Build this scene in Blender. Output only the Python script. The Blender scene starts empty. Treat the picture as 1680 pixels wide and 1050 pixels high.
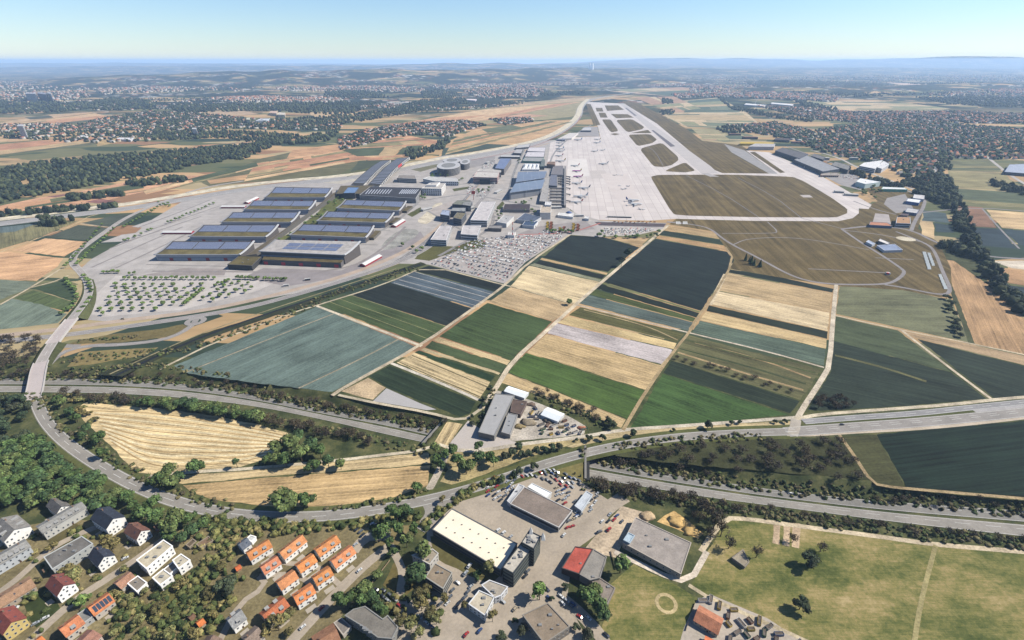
import bpy, math, random
import numpy as np
random.seed(7); RNG = np.random.default_rng(7)
SC = bpy.context.scene
R = math.radians
# ---------------------------------------------------------------- camera
CAM_H = 350.0; FOC = 810.0; PITCH = math.atan(425.0 / FOC)
cam = bpy.data.cameras.new("camera"); co = bpy.data.objects.new("camera", cam); SC.collection.objects.link(co)
co.location = (0, 0, CAM_H); co.rotation_euler = (math.pi / 2 - PITCH, 0, 0)
cam.sensor_width = 36.0; cam.lens = 36.0 * FOC / 1680.0; cam.clip_start = 1.0; cam.clip_end = 200000.0
SC.camera = co
# ---------------------------------------------------------------- light
SUN_EL, SUN_AZ = R(43), math.atan2(0.10, 0.95)          # azimuth of the sun in the ground plane (from +X towards +Y)
world = bpy.data.worlds.new("World"); SC.world = world; world.use_nodes = True
wn = world.node_tree; bg = wn.nodes['Background']; sky = wn.nodes.new('ShaderNodeTexSky')
sky.sky_type = 'NISHITA'; sky.sun_disc = False; sky.sun_elevation = SUN_EL
sky.sun_rotation = math.pi / 2 - SUN_AZ; sky.altitude = 400; sky.air_density = 1.15; sky.dust_density = 0.0; sky.ozone_density = 4.5
tint = wn.nodes.new('ShaderNodeVectorMath'); tint.operation = 'MULTIPLY'; tint.inputs[1].default_value = (0.86, 0.95, 1.10); wn.links.new(sky.outputs[0], tint.inputs[0]); wn.links.new(tint.outputs[0], bg.inputs[0]); bg.inputs[1].default_value = 0.068
sl = bpy.data.lights.new("sun", 'SUN'); sl.energy = 5.0; sl.angle = R(0.6); sl.color = (1.0, 0.94, 0.84)
so = bpy.data.objects.new("sun", sl); SC.collection.objects.link(so)
from mathutils import Vector
sd = Vector((math.cos(SUN_EL) * math.cos(SUN_AZ), math.cos(SUN_EL) * math.sin(SUN_AZ), math.sin(SUN_EL)))
so.rotation_euler = sd.to_track_quat('Z', 'Y').to_euler(); so.location = (0, 0, 600)
SC.view_settings.view_transform = 'Standard'; SC.view_settings.look = 'None'
SC.view_settings.gamma = 1.0; SC.view_settings.exposure = 0.98
SC.cycles.max_bounces = 5; SC.cycles.volume_bounces = 1; SC.cycles.use_denoising = True
GAIN = 2.2
# ---------------------------------------------------------------- helpers
SP, CP = math.sin(PITCH), math.cos(PITCH)
def P(px, py, z=0.0):
    "point at height z that the photograph shows at this pixel"
    u = (px - 840) / FOC; v = (525 - py) / FOC
    t = (CAM_H - z) / (SP - v * CP)
    return (u * t, (CP + v * SP) * t, z)
def P2(px, py, z=0.0): return P(px, py, z)[:2]
def lin(c):
    c = c / 255.0
    return c / 12.92 if c <= 0.04045 else ((c + 0.055) / 1.055) ** 2.4
def C(r, g, b, k=1.0): return tuple(min(0.85, lin(x) / GAIN * k) for x in (r, g, b))
COL = SC.collection
def tag(o, label=None, cat=None, group=None, kind=None):
    if label: o['label'] = label
    if cat: o['category'] = cat
    if group: o['group'] = group
    if kind: o['kind'] = kind
    return o
def mesh(name, vs, fs, mat, parent=None, color=None, midx=None, uv=None, smooth=False, fcol=None):
    me = bpy.data.meshes.new(name); me.from_pydata([tuple(v) for v in vs], [], [tuple(f) for f in fs])
    for m in (mat if isinstance(mat, (list, tuple)) else [mat] if mat else []): me.materials.append(m)
    if midx: me.polygons.foreach_set('material_index', midx)
    if smooth: me.polygons.foreach_set('use_smooth', [True] * len(me.polygons))
    if uv is not None:
        l = me.uv_layers.new(name='UVMap'); vi = [0] * len(me.loops); me.loops.foreach_get('vertex_index', vi)
        l.data.foreach_set('uv', [float(c) for i in vi for c in uv[i]])
    if fcol is not None:
        a = me.attributes.new('Col', 'FLOAT_COLOR', 'FACE'); a.data.foreach_set('color', [c for f in fcol for c in (*f[:3], 1.0)])
    o = bpy.data.objects.new(name, me); COL.objects.link(o)
    if parent is not None: o.parent = parent
    if color is not None: o.color = (*color[:3], color[3] if len(color) > 3 else 0.5)
    return o
def empty(name, loc, rz=0.0):
    o = bpy.data.objects.new(name, None); COL.objects.link(o); o.location = loc; o.rotation_euler = (0, 0, rz); o.empty_display_size = 2
    return o
def npmesh(name, V, F, mats, midx=None, fcol=None, parent=None, color=None):
    "V (n,3) F (m,k) arrays -> one object"
    me = bpy.data.meshes.new(name); n, k = F.shape
    me.vertices.add(len(V)); me.vertices.foreach_set('co', V.astype(np.float32).ravel())
    me.loops.add(n * k); me.loops.foreach_set('vertex_index', F.astype(np.int32).ravel())
    me.polygons.add(n); me.polygons.foreach_set('loop_start', np.arange(0, n * k, k, dtype=np.int32))
    for m in mats: me.materials.append(m)
    if midx: me.polygons.foreach_set('material_index', midx.astype(np.int32))
    me.update(calc_edges=True)
    if fcol is not None:
        a = me.attributes.new('Col', 'FLOAT_COLOR', 'FACE'); c = np.ones((n, 4), np.float32); c[:, :3] = fcol; a.data.foreach_set('color', c.ravel())
    o = bpy.data.objects.new(name, me); COL.objects.link(o)
    if parent is not None: o.parent = parent
    if color is not None: o.color = (*color[:3], 0.5)
    return o
class MB:
    def __init__(s): s.v = []; s.f = []; s.m = []
    def box(s, x0, x1, y0, y1, z0, z1, m=0):
        b = len(s.v); s.v += [(x, y, z) for z in (z0, z1) for x, y in ((x0, y0), (x1, y0), (x1, y1), (x0, y1))]
        s.f += [(b, b+3, b+2, b+1), (b+4, b+5, b+6, b+7)] + [(b+i, b+(i+1) % 4, b+4+(i+1) % 4, b+4+i) for i in range(4)]; s.m += [m] * 6; return s
    def obox(s, c, d, l, w, z0, z1, m=0):
        "box centred at c, long axis along unit d"
        n = (-d[1], d[0]); b = len(s.v)
        for z in (z0, z1):
            for a, e in ((-1, -1), (1, -1), (1, 1), (-1, 1)):
                s.v.append((c[0] + d[0]*l/2*a + n[0]*w/2*e, c[1] + d[1]*l/2*a + n[1]*w/2*e, z))
        s.f += [(b, b+3, b+2, b+1), (b+4, b+5, b+6, b+7)] + [(b+i, b+(i+1) % 4, b+4+(i+1) % 4, b+4+i) for i in range(4)]; s.m += [m] * 6; return s
    def prism(s, pts, z0, z1, m=0, top=True, bot=True):
        b = len(s.v); n = len(pts); z0s = z0 if isinstance(z0, (list, tuple)) else [z0]*n; z1s = z1 if isinstance(z1, (list, tuple)) else [z1]*n
        s.v += [(p[0], p[1], z) for p, z in zip(pts, z0s)] + [(p[0], p[1], z) for p, z in zip(pts, z1s)]
        fs = [(b+i, b+(i+1) % n, b+n+(i+1) % n, b+n+i) for i in range(n)]
        if top: fs.append(tuple(range(b+n, b+2*n)))
        if bot: fs.append(tuple(reversed(range(b, b+n))))
        s.f += fs; s.m += [m] * len(fs); return s
    def cone(s, c0, c1, r0, r1, n=8, m=0, caps=True):
        a = Vector(c0); d = Vector(c1) - a; q = d.to_track_quat('Z', 'Y'); b = len(s.v)
        for o, r in ((a, r0), (Vector(c1), r1)):
            for i in range(n):
                t = 2 * math.pi * i / n; s.v.append(tuple(o + q @ Vector((r * math.cos(t), r * math.sin(t), 0))))
        fs = [(b+i, b+(i+1) % n, b+n+(i+1) % n, b+n+i) for i in range(n)]
        if caps: fs += [tuple(range(b+n, b+2*n)), tuple(reversed(range(b, b+n)))]
        s.f += fs; s.m += [m] * len(fs); return s
    def face(s, pts, m=0):
        b = len(s.v); s.v += [tuple(p) for p in pts]; s.f.append(tuple(range(b, b+len(pts)))); s.m.append(m); return s
    def build(s, name, mat, parent=None, color=None, smooth=False): return mesh(name, s.v, s.f, mat, parent, color, midx=s.m, smooth=smooth)
# ---------------------------------------------------------------- materials
def newmat(name, rough=0.9, spec=0.2):
    m = bpy.data.materials.new(name); m.use_nodes = True; nt = m.node_tree; b = nt.nodes['Principled BSDF']
    b.inputs['Roughness'].default_value = rough; b.inputs['Specular IOR Level'].default_value = spec
    return m, nt, b
def N(nt, t, **kw):
    n = nt.nodes.new(t)
    for k, v in kw.items():
        if k.startswith('i_'): n.inputs[int(k[2:])].default_value = v
        else: setattr(n, k, v)
    return n
def mathn(nt, op, a, b=None, c=None):
    n = nt.nodes.new('ShaderNodeMath'); n.operation = op
    for i, x in enumerate((a, b, c)):
        if x is None: continue
        if isinstance(x, (int, float)): n.inputs[i].default_value = x
        else: nt.links.new(x, n.inputs[i])
    return n.outputs[0]
def mul_color(nt, col, fac):
    n = nt.nodes.new('ShaderNodeVectorMath'); n.operation = 'SCALE'; nt.links.new(col, n.inputs[0]); nt.links.new(fac, n.inputs[3]); return n.outputs[0]
def mixc(nt, fac, a, b):
    n = nt.nodes.new('ShaderNodeMix'); n.data_type = 'RGBA'
    for sock, x in ((n.inputs[0], fac), (n.inputs[6], a), (n.inputs[7], b)):
        if isinstance(x, (int, float)): sock.default_value = x
        elif isinstance(x, tuple): sock.default_value = (*x[:3], 1)
        else: nt.links.new(x, sock)
    return n.outputs[2]
def noise(nt, vec, scale, detail=3, rough=0.6):
    n = nt.nodes.new('ShaderNodeTexNoise'); n.inputs['Scale'].default_value = scale; n.inputs['Detail'].default_value = detail; n.inputs['Roughness'].default_value = rough
    if vec is not None: nt.links.new(vec, n.inputs['Vector'])
    return n.outputs['Fac']
def mapv(nt, vec, sc=(1, 1, 1), rot=(0, 0, 0)):
    n = nt.nodes.new('ShaderNodeMapping'); n.inputs['Scale'].default_value = sc; n.inputs['Rotation'].default_value = rot; nt.links.new(vec, n.inputs['Vector']); return n.outputs[0]
def ramp(nt, fac, stops, interp='LINEAR'):
    n = nt.nodes.new('ShaderNodeValToRGB'); nt.links.new(fac, n.inputs[0]); e = n.color_ramp; e.interpolation = interp
    while len(e.elements) < len(stops): e.elements.new(0.5)
    for el, (p, c) in zip(e.elements, stops): el.position = p; el.color = (*((c, c, c) if isinstance(c, (int, float)) else c[:3]), 1)
    return n.outputs[0]
def remap(nt, x, a, b, c, d):
    n = nt.nodes.new('ShaderNodeMapRange'); nt.links.new(x, n.inputs[0])
    for i, v in enumerate((a, b, c, d)): n.inputs[i+1].default_value = v
    return n.outputs[0]
def geo(nt): return nt.nodes.new('ShaderNodeNewGeometry').outputs['Position']
def attr(nt, name): n = nt.nodes.new('ShaderNodeAttribute'); n.attribute_name = name; return n.outputs['Color']

# crop: object colour, rows along u, alpha = strength of the rows
CROP, nt, b = newmat('crop', 0.95, 0.1)
uvn = nt.nodes.new('ShaderNodeUVMap'); oi = nt.nodes.new('ShaderNodeObjectInfo')
off = nt.nodes.new('ShaderNodeVectorMath'); off.operation = 'ADD'; nt.links.new(uvn.outputs[0], off.inputs[0]); nt.links.new(oi.outputs['Location'], off.inputs[1])
s1 = noise(nt, mapv(nt, uvn.outputs[0], (0.006, 0.30, 1)), 1.0, 4, 0.7)
s2 = noise(nt, mapv(nt, uvn.outputs[0], (0.02, 0.06, 1)), 1.0, 3, 0.6)
s3 = noise(nt, mapv(nt, uvn.outputs[0], (0.3, 0.5, 1)), 1.0, 2, 0.7)
big = noise(nt, geo(nt), 0.012, 3)
a = mathn(nt, 'MULTIPLY', mathn(nt, 'SUBTRACT', s1, 0.5), mathn(nt, 'MULTIPLY', oi.outputs['Alpha'], 3.4))
a = mathn(nt, 'ADD', a, mathn(nt, 'MULTIPLY', mathn(nt, 'SUBTRACT', s2, 0.5), 1.3))
a = mathn(nt, 'ADD', a, mathn(nt, 'MULTIPLY', mathn(nt, 'SUBTRACT', s3, 0.5), 1.2))
a = mathn(nt, 'ADD', a, mathn(nt, 'MULTIPLY', mathn(nt, 'SUBTRACT', big, 0.5), 1.1))
# tractor lanes
sep = nt.nodes.new('ShaderNodeSeparateXYZ'); nt.links.new(uvn.outputs[0], sep.inputs[0])
ln = mathn(nt, 'ABSOLUTE', mathn(nt, 'SINE', mathn(nt, 'MULTIPLY', sep.outputs[1], math.pi / 12.0)))
ln = mathn(nt, 'MULTIPLY', mathn(nt, 'LESS_THAN', ln, 0.14), mathn(nt, 'MULTIPLY', oi.outputs['Alpha'], 0.30))
a = mathn(nt, 'ADD', mathn(nt, 'ADD', a, ln), 1.0)
a = mathn(nt, 'MAXIMUM', a, 0.25)
nt.links.new(mul_color(nt, oi.outputs['Color'], a), b.inputs['Base Color'])

def simple(name, rough, spec, amp, sc, amp2=0.0, sc2=1.0, useattr=False, metal=0.0):
    m, nt, b = newmat(name, rough, spec); p = geo(nt)
    a = remap(nt, noise(nt, p, sc, 4), 0.3, 0.7, 1 - amp, 1 + amp)
    if amp2: a = mathn(nt, 'MULTIPLY', a, remap(nt, noise(nt, p, sc2, 3), 0.3, 0.7, 1 - amp2, 1 + amp2))
    c = attr(nt, 'Col') if useattr else nt.nodes.new('ShaderNodeObjectInfo').outputs['Color']
    nt.links.new(mul_color(nt, c, a), b.inputs['Base Color']); b.inputs['Metallic'].default_value = metal
    return m
PAINT = simple('painted_surface', 0.6, 0.3, 0.05, 0.6, 0.05, 0.08)
WALL = simple('plaster', 0.85, 0.2, 0.10, 0.35, 0.06, 3.0)
ROOF = simple('roof_tiles', 0.9, 0.15, 0.26, 0.35, 0.30, 1.6)
FLAT = simple('roof_felt', 0.95, 0.1, 0.20, 0.12, 0.16, 0.8)
ASPH = simple('asphalt', 0.92, 0.15, 0.15, 0.045, 0.12, 0.5)
CONC = simple('concrete', 0.9, 0.2, 0.06, 0.02, 0.06, 0.4)
SOIL = simple('soil_and_grass', 0.98, 0.05, 0.35, 0.05, 0.30, 0.5)
GRASS = simple('grass', 0.98, 0.05, 0.22, 0.02, 0.22, 0.25)
VCOL = simple('mixed_surface', 0.9, 0.1, 0.08, 0.5, useattr=True)
LEAF = simple('foliage', 0.9, 0.12, 0.25, 0.25, useattr=True)
CARP, nt, b = newmat('car_paint', 0.35, 0.5); oi = nt.nodes.new('ShaderNodeObjectInfo'); nt.links.new(oi.outputs['Color'], b.inputs['Base Color'])
CARV, nt, b = newmat('car_paint_mixed', 0.4, 0.5); nt.links.new(attr(nt, 'Col'), b.inputs['Base Color'])
GLASS, nt, b = newmat('dark_glass', 0.15, 0.6); b.inputs['Base Color'].default_value = (0.03, 0.04, 0.055, 1)
RUB, nt, b = newmat('rubber_and_tunnel_dark', 0.9, 0.2); b.inputs['Base Color'].default_value = (0.02, 0.02, 0.02, 1)
METAL = simple('sheet_metal', 0.5, 0.4, 0.07, 0.2, 0.05, 2.0)
SOLAR, nt, b = newmat('solar_panels', 0.3, 0.5); oi = nt.nodes.new('ShaderNodeObjectInfo'); uvn = nt.nodes.new('ShaderNodeUVMap')
br = nt.nodes.new('ShaderNodeTexBrick'); br.offset = 0; nt.links.new(uvn.outputs[0], br.inputs['Vector']); br.inputs['Scale'].default_value = 1.0
br.inputs['Brick Width'].default_value = 3.2; br.inputs['Row Height'].default_value = 2.2; br.inputs['Mortar Size'].default_value = 0.13
br.inputs['Mortar'].default_value = (0.30, 0.33, 0.38, 1)
nt.links.new(oi.outputs['Color'], br.inputs['Color1']); nt.links.new(mul_color(nt, oi.outputs['Color'], mathn(nt, 'ADD', 0.85, 0.0)), br.inputs['Color2'])
nt.links.new(br.outputs['Color'], b.inputs['Base Color'])
SOLAR2 = SOLAR.copy(); SOLAR2.name = 'solar_roof'; b2 = [n for n in SOLAR2.node_tree.nodes if n.type == 'TEX_BRICK'][0]
b2.inputs['Brick Width'].default_value = 26; b2.inputs['Row Height'].default_value = 7; b2.inputs['Mortar Size'].default_value = 0.9; b2.inputs['Mortar'].default_value = (0.16, 0.17, 0.19, 1)
# airfield grass, mown in stripes along the runway
AIRG, nt, b = newmat('airfield_grass', 0.98, 0.05); p = geo(nt)
rwd = Vector(P(1150, 283)[:2]) - Vector(P(1022, 172)[:2]); rang = math.atan2(rwd.y, rwd.x)
rp = mapv(nt, p, (1, 1, 1), (0, 0, -rang))
st = noise(nt, mapv(nt, rp, (0.002, 0.09, 0.001)), 1.0, 4, 0.7); g2 = noise(nt, p, 0.02, 4); g3 = noise(nt, p, 0.35, 3)
a = mathn(nt, 'ADD', mathn(nt, 'MULTIPLY', mathn(nt, 'SUBTRACT', st, .5), 1.5), mathn(nt, 'ADD', mathn(nt, 'MULTIPLY', mathn(nt, 'SUBTRACT', g2, .5), 0.7), mathn(nt, 'MULTIPLY', mathn(nt, 'SUBTRACT', g3, .5), .8)))
f = mathn(nt, 'ADD', a, 0.5)
nt.links.new(ramp(nt, f, [(0.1, C(80, 70, 48)), (0.5, C(116, 101, 68)), (0.95, C(154, 134, 94))]), b.inputs['Base Color'])
# concrete apron made of slabs
APRON, nt, b = newmat('apron_concrete', 0.85, 0.2); p = geo(nt); rp = mapv(nt, p, (1, 1, 1), (0, 0, -rang))
br = nt.nodes.new('ShaderNodeTexBrick'); br.offset = 0; nt.links.new(rp, br.inputs['Vector']); br.inputs['Scale'].default_value = 1.0
br.inputs['Brick Width'].default_value = 45; br.inputs['Row Height'].default_value = 22; br.inputs['Mortar Size'].default_value = 0.7
br.inputs['Color1'].default_value = (*C(235, 224, 216), 1); br.inputs['Color2'].default_value = (*C(222, 211, 204), 1); br.inputs['Mortar'].default_value = (*C(196, 186, 178), 1)
v = remap(nt, noise(nt, mapv(nt, rp, (0.003, 0.03, 0.01)), 1.0, 4), 0.3, 0.7, 0.9, 1.06)
nt.links.new(mul_color(nt, br.outputs['Color'], v), b.inputs['Base Color'])
# open country: patchwork of fields, woods, scattered houses
LAND, nt, b = newmat('countryside', 0.98, 0.05); p = geo(nt)
def cells(sc, rot, randomness=1.0):
    n = nt.nodes.new('ShaderNodeTexVoronoi'); n.feature = 'F1'; n.distance = 'CHEBYCHEV'; n.inputs['Scale'].default_value = 1.0; n.inputs['Randomness'].default_value = randomness
    nt.links.new(mapv(nt, p, sc, (0, 0, rot)), n.inputs['Vector']); sp = nt.nodes.new('ShaderNodeSeparateColor'); nt.links.new(n.outputs['Color'], sp.inputs[0]); return sp.outputs
c1 = cells((0.0035, 0.011, 0.0), 0.25); c2 = cells((0.0016, 0.0016, 0.0), -0.3)
fld = ramp(nt, c1[0], [(0.0, C(196, 165, 122)), (0.16, C(214, 178, 132)), (0.30, C(112, 116, 82)), (0.50, C(82, 94, 70)), (0.64, C(190, 172, 132)), (0.74, C(130, 128, 92)), (0.86, C(170, 132, 100)), (0.92, C(66, 80, 66))], 'CONSTANT')
fld = mul_color(nt, fld, remap(nt, noise(nt, mapv(nt, p, (0.01, 0.06, 0.01), (0, 0, 0.25)), 1.0, 3), 0.3, 0.7, 0.85, 1.15))
wn1 = noise(nt, p, 0.0013, 5, 0.62)
woodm = remap(nt, wn1, 0.49, 0.505, 0.0, 1.0)
wood = ramp(nt, noise(nt, p, 0.05, 3, 0.8), [(0.38, C(24, 34, 30)), (0.66, C(70, 80, 58))])
tn = noise(nt, p, 0.0009, 3, 0.5)
townm = mathn(nt, 'MULTIPLY', remap(nt, tn, 0.475, 0.50, 1.0, 0.0), 1.0)
tv = nt.nodes.new('ShaderNodeTexVoronoi'); tv.inputs['Scale'].default_value = 0.016; nt.links.new(p, tv.inputs['Vector'])
tsp = nt.nodes.new('ShaderNodeSeparateColor'); nt.links.new(tv.outputs['Color'], tsp.inputs[0])
town = ramp(nt, tsp.outputs[0], [(0.0, C(44, 54, 44)), (0.62, C(92, 94, 74)), (0.74, C(170, 120, 96)), (0.84, C(205, 198, 190)), (0.93, C(236, 232, 226))], 'CONSTANT')
spy = nt.nodes.new('ShaderNodeSeparateXYZ'); nt.links.new(p, spy.inputs[0]); far_ = remap(nt, spy.outputs[1], 3600, 4600, 0.0, 1.0)
c = mixc(nt, mathn(nt, 'MULTIPLY', townm, far_), fld, town); c = mixc(nt, mathn(nt, 'MULTIPLY', woodm, far_), c, wood)
nt.links.new(c, b.inputs['Base Color'])
# near ground: rough grass, scrub and bare earth
NEAR, nt, b = newmat('rough_grass', 0.98, 0.05); p = geo(nt)
f = mathn(nt, 'ADD', mathn(nt, 'MULTIPLY', noise(nt, p, 0.045, 5, 0.65), 0.7), mathn(nt, 'MULTIPLY', noise(nt, p, 0.5, 4, 0.7), 0.3))
nt.links.new(ramp(nt, f, [(0.30, C(52, 62, 42)), (0.45, C(78, 86, 56)), (0.58, C(112, 112, 74)), (0.72, C(150, 138, 98))]), b.inputs['Base Color'])
MEAD, nt, b = newmat('dry_meadow', 0.98, 0.05); p = geo(nt)
f = mathn(nt, 'ADD', mathn(nt, 'MULTIPLY', noise(nt, mapv(nt, p, (0.016, 0.03, 0.02), (0, 0, 0.5)), 1.0, 7, 0.68), 0.62), mathn(nt, 'MULTIPLY', noise(nt, p, 0.25, 6, 0.85), 0.38))
f = mathn(nt, 'ADD', f, mathn(nt, 'MULTIPLY', mathn(nt, 'SUBTRACT', noise(nt, mapv(nt, p, (0.05, 0.9, 0.05), (0, 0, -0.45)), 1.0, 3, 0.6), 0.5), 0.14))
nt.links.new(ramp(nt, f, [(0.36, C(76, 88, 48)), (0.44, C(108, 114, 64)), (0.50, C(140, 136, 82)), (0.56, C(170, 154, 102)), (0.64, C(204, 182, 134))]), b.inputs['Base Color'])
# ================================================================ ground
CUTA_T = [(-110, 620), (0, 621), (103, 621), (206, 623), (309, 630), (420, 648), (529, 672), (631, 686), (719, 707)]
CUTA_B = [(-110, 644), (0, 643), (123, 644), (206, 646), (309, 653), (420, 666), (529, 688), (631, 712), (701, 727)]
CUTB_T = [(958, 752), (1060, 772), (1160, 787), (1260, 803), (1435, 822), (1680, 838), (1850, 850)]
CUTB_B = [(958, 782), (1065, 800), (1160, 816), (1260, 829), (1470, 857), (1680, 880), (1850, 898)]
CUTD = 7.5
def arr(pts, z=0.0): return np.array([P2(x, y, z) for x, y in pts])
def resample(A, step=10.0):
    d = np.r_[0, np.cumsum(np.linalg.norm(np.diff(A, axis=0), axis=1))]; n = max(2, int(d[-1] / step) + 1); t = np.linspace(0, d[-1], n)
    return np.c_[np.interp(t, d, A[:, 0]), np.interp(t, d, A[:, 1])]
def smooth_path(A, step=10.0, it=2):
    "Chaikin then even steps"
    A = np.asarray(A, float)
    for _ in range(it):
        Q = A[:-1] * .75 + A[1:] * .25; S = A[:-1] * .25 + A[1:] * .75
        A = np.vstack([A[:1], np.stack([Q, S], 1).reshape(-1, A.shape[1]), A[-1:]])
    d = np.r_[0, np.cumsum(np.linalg.norm(np.diff(A[:, :2], axis=0), axis=1))]; n = max(2, int(d[-1] / step) + 1); t = np.linspace(0, d[-1], n)
    return np.stack([np.interp(t, d, A[:, k]) for k in range(A.shape[1])], 1)
def cut_depth(X, Y):
    z = np.zeros_like(X)
    for T, B in ((CUTA_T, CUTA_B), (CUTB_T, CUTB_B)):
        t, b_ = resample(arr(T, -CUTD), 8), None
        n = len(t); bb = arr(B, -CUTD); d = np.r_[0, np.cumsum(np.linalg.norm(np.diff(bb, axis=0), axis=1))]; s = np.linspace(0, d[-1], n)
        b_ = np.c_[np.interp(s, d, bb[:, 0]), np.interp(s, d, bb[:, 1])]
        c = (t + b_) / 2; hw = np.linalg.norm(t - b_, axis=1).mean() / 2 + 1.5
        A, Bp = c[:-1], c[1:]
        best = np.full(X.shape, 1e9)
        for a_, e in zip(A, Bp):
            v = e - a_; L = v @ v; u = ((X - a_[0]) * v[0] + (Y - a_[1]) * v[1]) / L; ok = (u >= -0.02) & (u <= 1.02); u = np.clip(u, 0, 1)
            dd = np.hypot(X - a_[0] - u * v[0], Y - a_[1] - u * v[1]); best = np.where(ok & (dd < best), dd, best)
        k = np.clip((best - hw) / 13.0, 0, 1); k = k * k * (3 - 2 * k)
        z = np.minimum(z, -(CUTD + 0.15) * (1 - k))
    return z
GX, GY, ST = (-760, 760), (60, 560), 4.0
xs = np.arange(GX[0], GX[1] + .1, ST); ys = np.arange(GY[0], GY[1] + .1, ST)
XX, YY = np.meshgrid(xs, ys); ZZ = cut_depth(XX, YY)
V = np.c_[XX.ravel(), YY.ravel(), ZZ.ravel()]; nx, ny = len(xs), len(ys)
i = (np.arange(ny - 1)[:, None] * nx + np.arange(nx - 1)[None, :]).ravel()
F = np.c_[i, i + 1, i + nx + 1, i + nx]
o = npmesh('ground', V, F, [NEAR]); tag(o, kind='structure'); o.data.polygons.foreach_set('use_smooth', [True] * len(F))
def ground_z(x, y): return float(cut_depth(np.array([x]), np.array([y]))[0]) if (GX[0] < x < GX[1] and GY[0] < y < GY[1]) else 0.0
S = 70000.0; m = MB(); m.v = [(-S, -400, 0), (S, -400, 0), (S, GY[0], 0), (-S, GY[0], 0), (-S, GY[1], 0), (GX[0], GY[1], 0), (GX[0], GY[0], 0), (GX[1], GY[0], 0), (GX[1], GY[1], 0), (S, GY[1], 0), (S, S, 0), (-S, S, 0)]
m.f = [(0, 1, 2, 7, 6, 3), (3, 6, 5, 4), (7, 2, 9, 8), (4, 5, 8, 9, 10, 11)]; m.m = [0] * 4
tag(m.build('countryside', LAND), kind='structure')
# hills: (px centre, half width px, distance m, depth m, height m)
HIL = [(130, 90, 9800, 1500, 60), (300, 190, 11000, 2200, 105), (480, 190, 11500, 2300, 85), (620, 180, 11500, 2000, 95), (790, 200, 12500, 2200, 115), (920, 170, 14500, 2300, 150), (1080, 200, 17500, 2600, 150),
       (1330, 130, 7600, 700, 55), (1480, 130, 7000, 600, 45), (1640, 160, 8200, 700, 70), (1100, 90, 9800, 800, 60), (1000, 380, 30000, 5000, 220), (300, 600, 42000, 6000, 215), (60, 260, 36000, 4000, 170),
       (1300, 260, 38000, 5000, 360), (1565, 110, 34000, 5000, 385), (1740, 120, 33000, 5000, 350), (1440, 90, 35000, 5000, 150), (1640, 90, 35000, 5000, 150), (1080, 160, 38000, 5000, 300), (1420, 300, 22000, 3500, 120), (120, 260, 24000, 3000, 130), (560, 320, 23000, 3000, 150), (330, 200, 31000, 4000, 170), (850, 260, 25000, 3000, 155)]
rows = np.geomspace(6000, 60000, 150); colsx = np.linspace(-200, 1880, 420)
U = (colsx[None, :] - 840) / FOC; Yr = rows[:, None]; Xr = U * Yr * (CP + (SP / CP) * SP) ** -1 if False else U * Yr / 1.129
Zr = np.zeros((150, 420)) - 12.0
for cx, hw, d, dep, h in HIL:
    Zr += (h * 1.0) * np.exp(-((colsx[None, :] - cx) / hw) ** 2) * np.exp(-((Yr - d) / dep) ** 2)
nz = np.zeros((150, 420)); r0 = np.random.default_rng(3)
for k in range(26):
    kx = r0.uniform(0.01, 0.10); ky = r0.uniform(2, 18); ph = r0.uniform(0, 6.3)
    nz += np.sin(colsx[None, :] * kx + np.log(Yr) * ky + ph) / (1 + kx * 18)
Zr += np.clip(Zr + 12, 0, 400) * 0.03 * nz
V = np.stack([np.broadcast_to(Xr, Zr.shape), np.broadcast_to(Yr, Zr.shape), Zr], -1).reshape(-1, 3)
i = (np.arange(149)[:, None] * 420 + np.arange(419)[None, :]).ravel(); F = np.c_[i, i + 1, i + 421, i + 420]
o = npmesh('hills', V, F, [LAND]); tag(o, kind='structure'); o.data.polygons.foreach_set('use_smooth', [True] * len(F))
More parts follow.
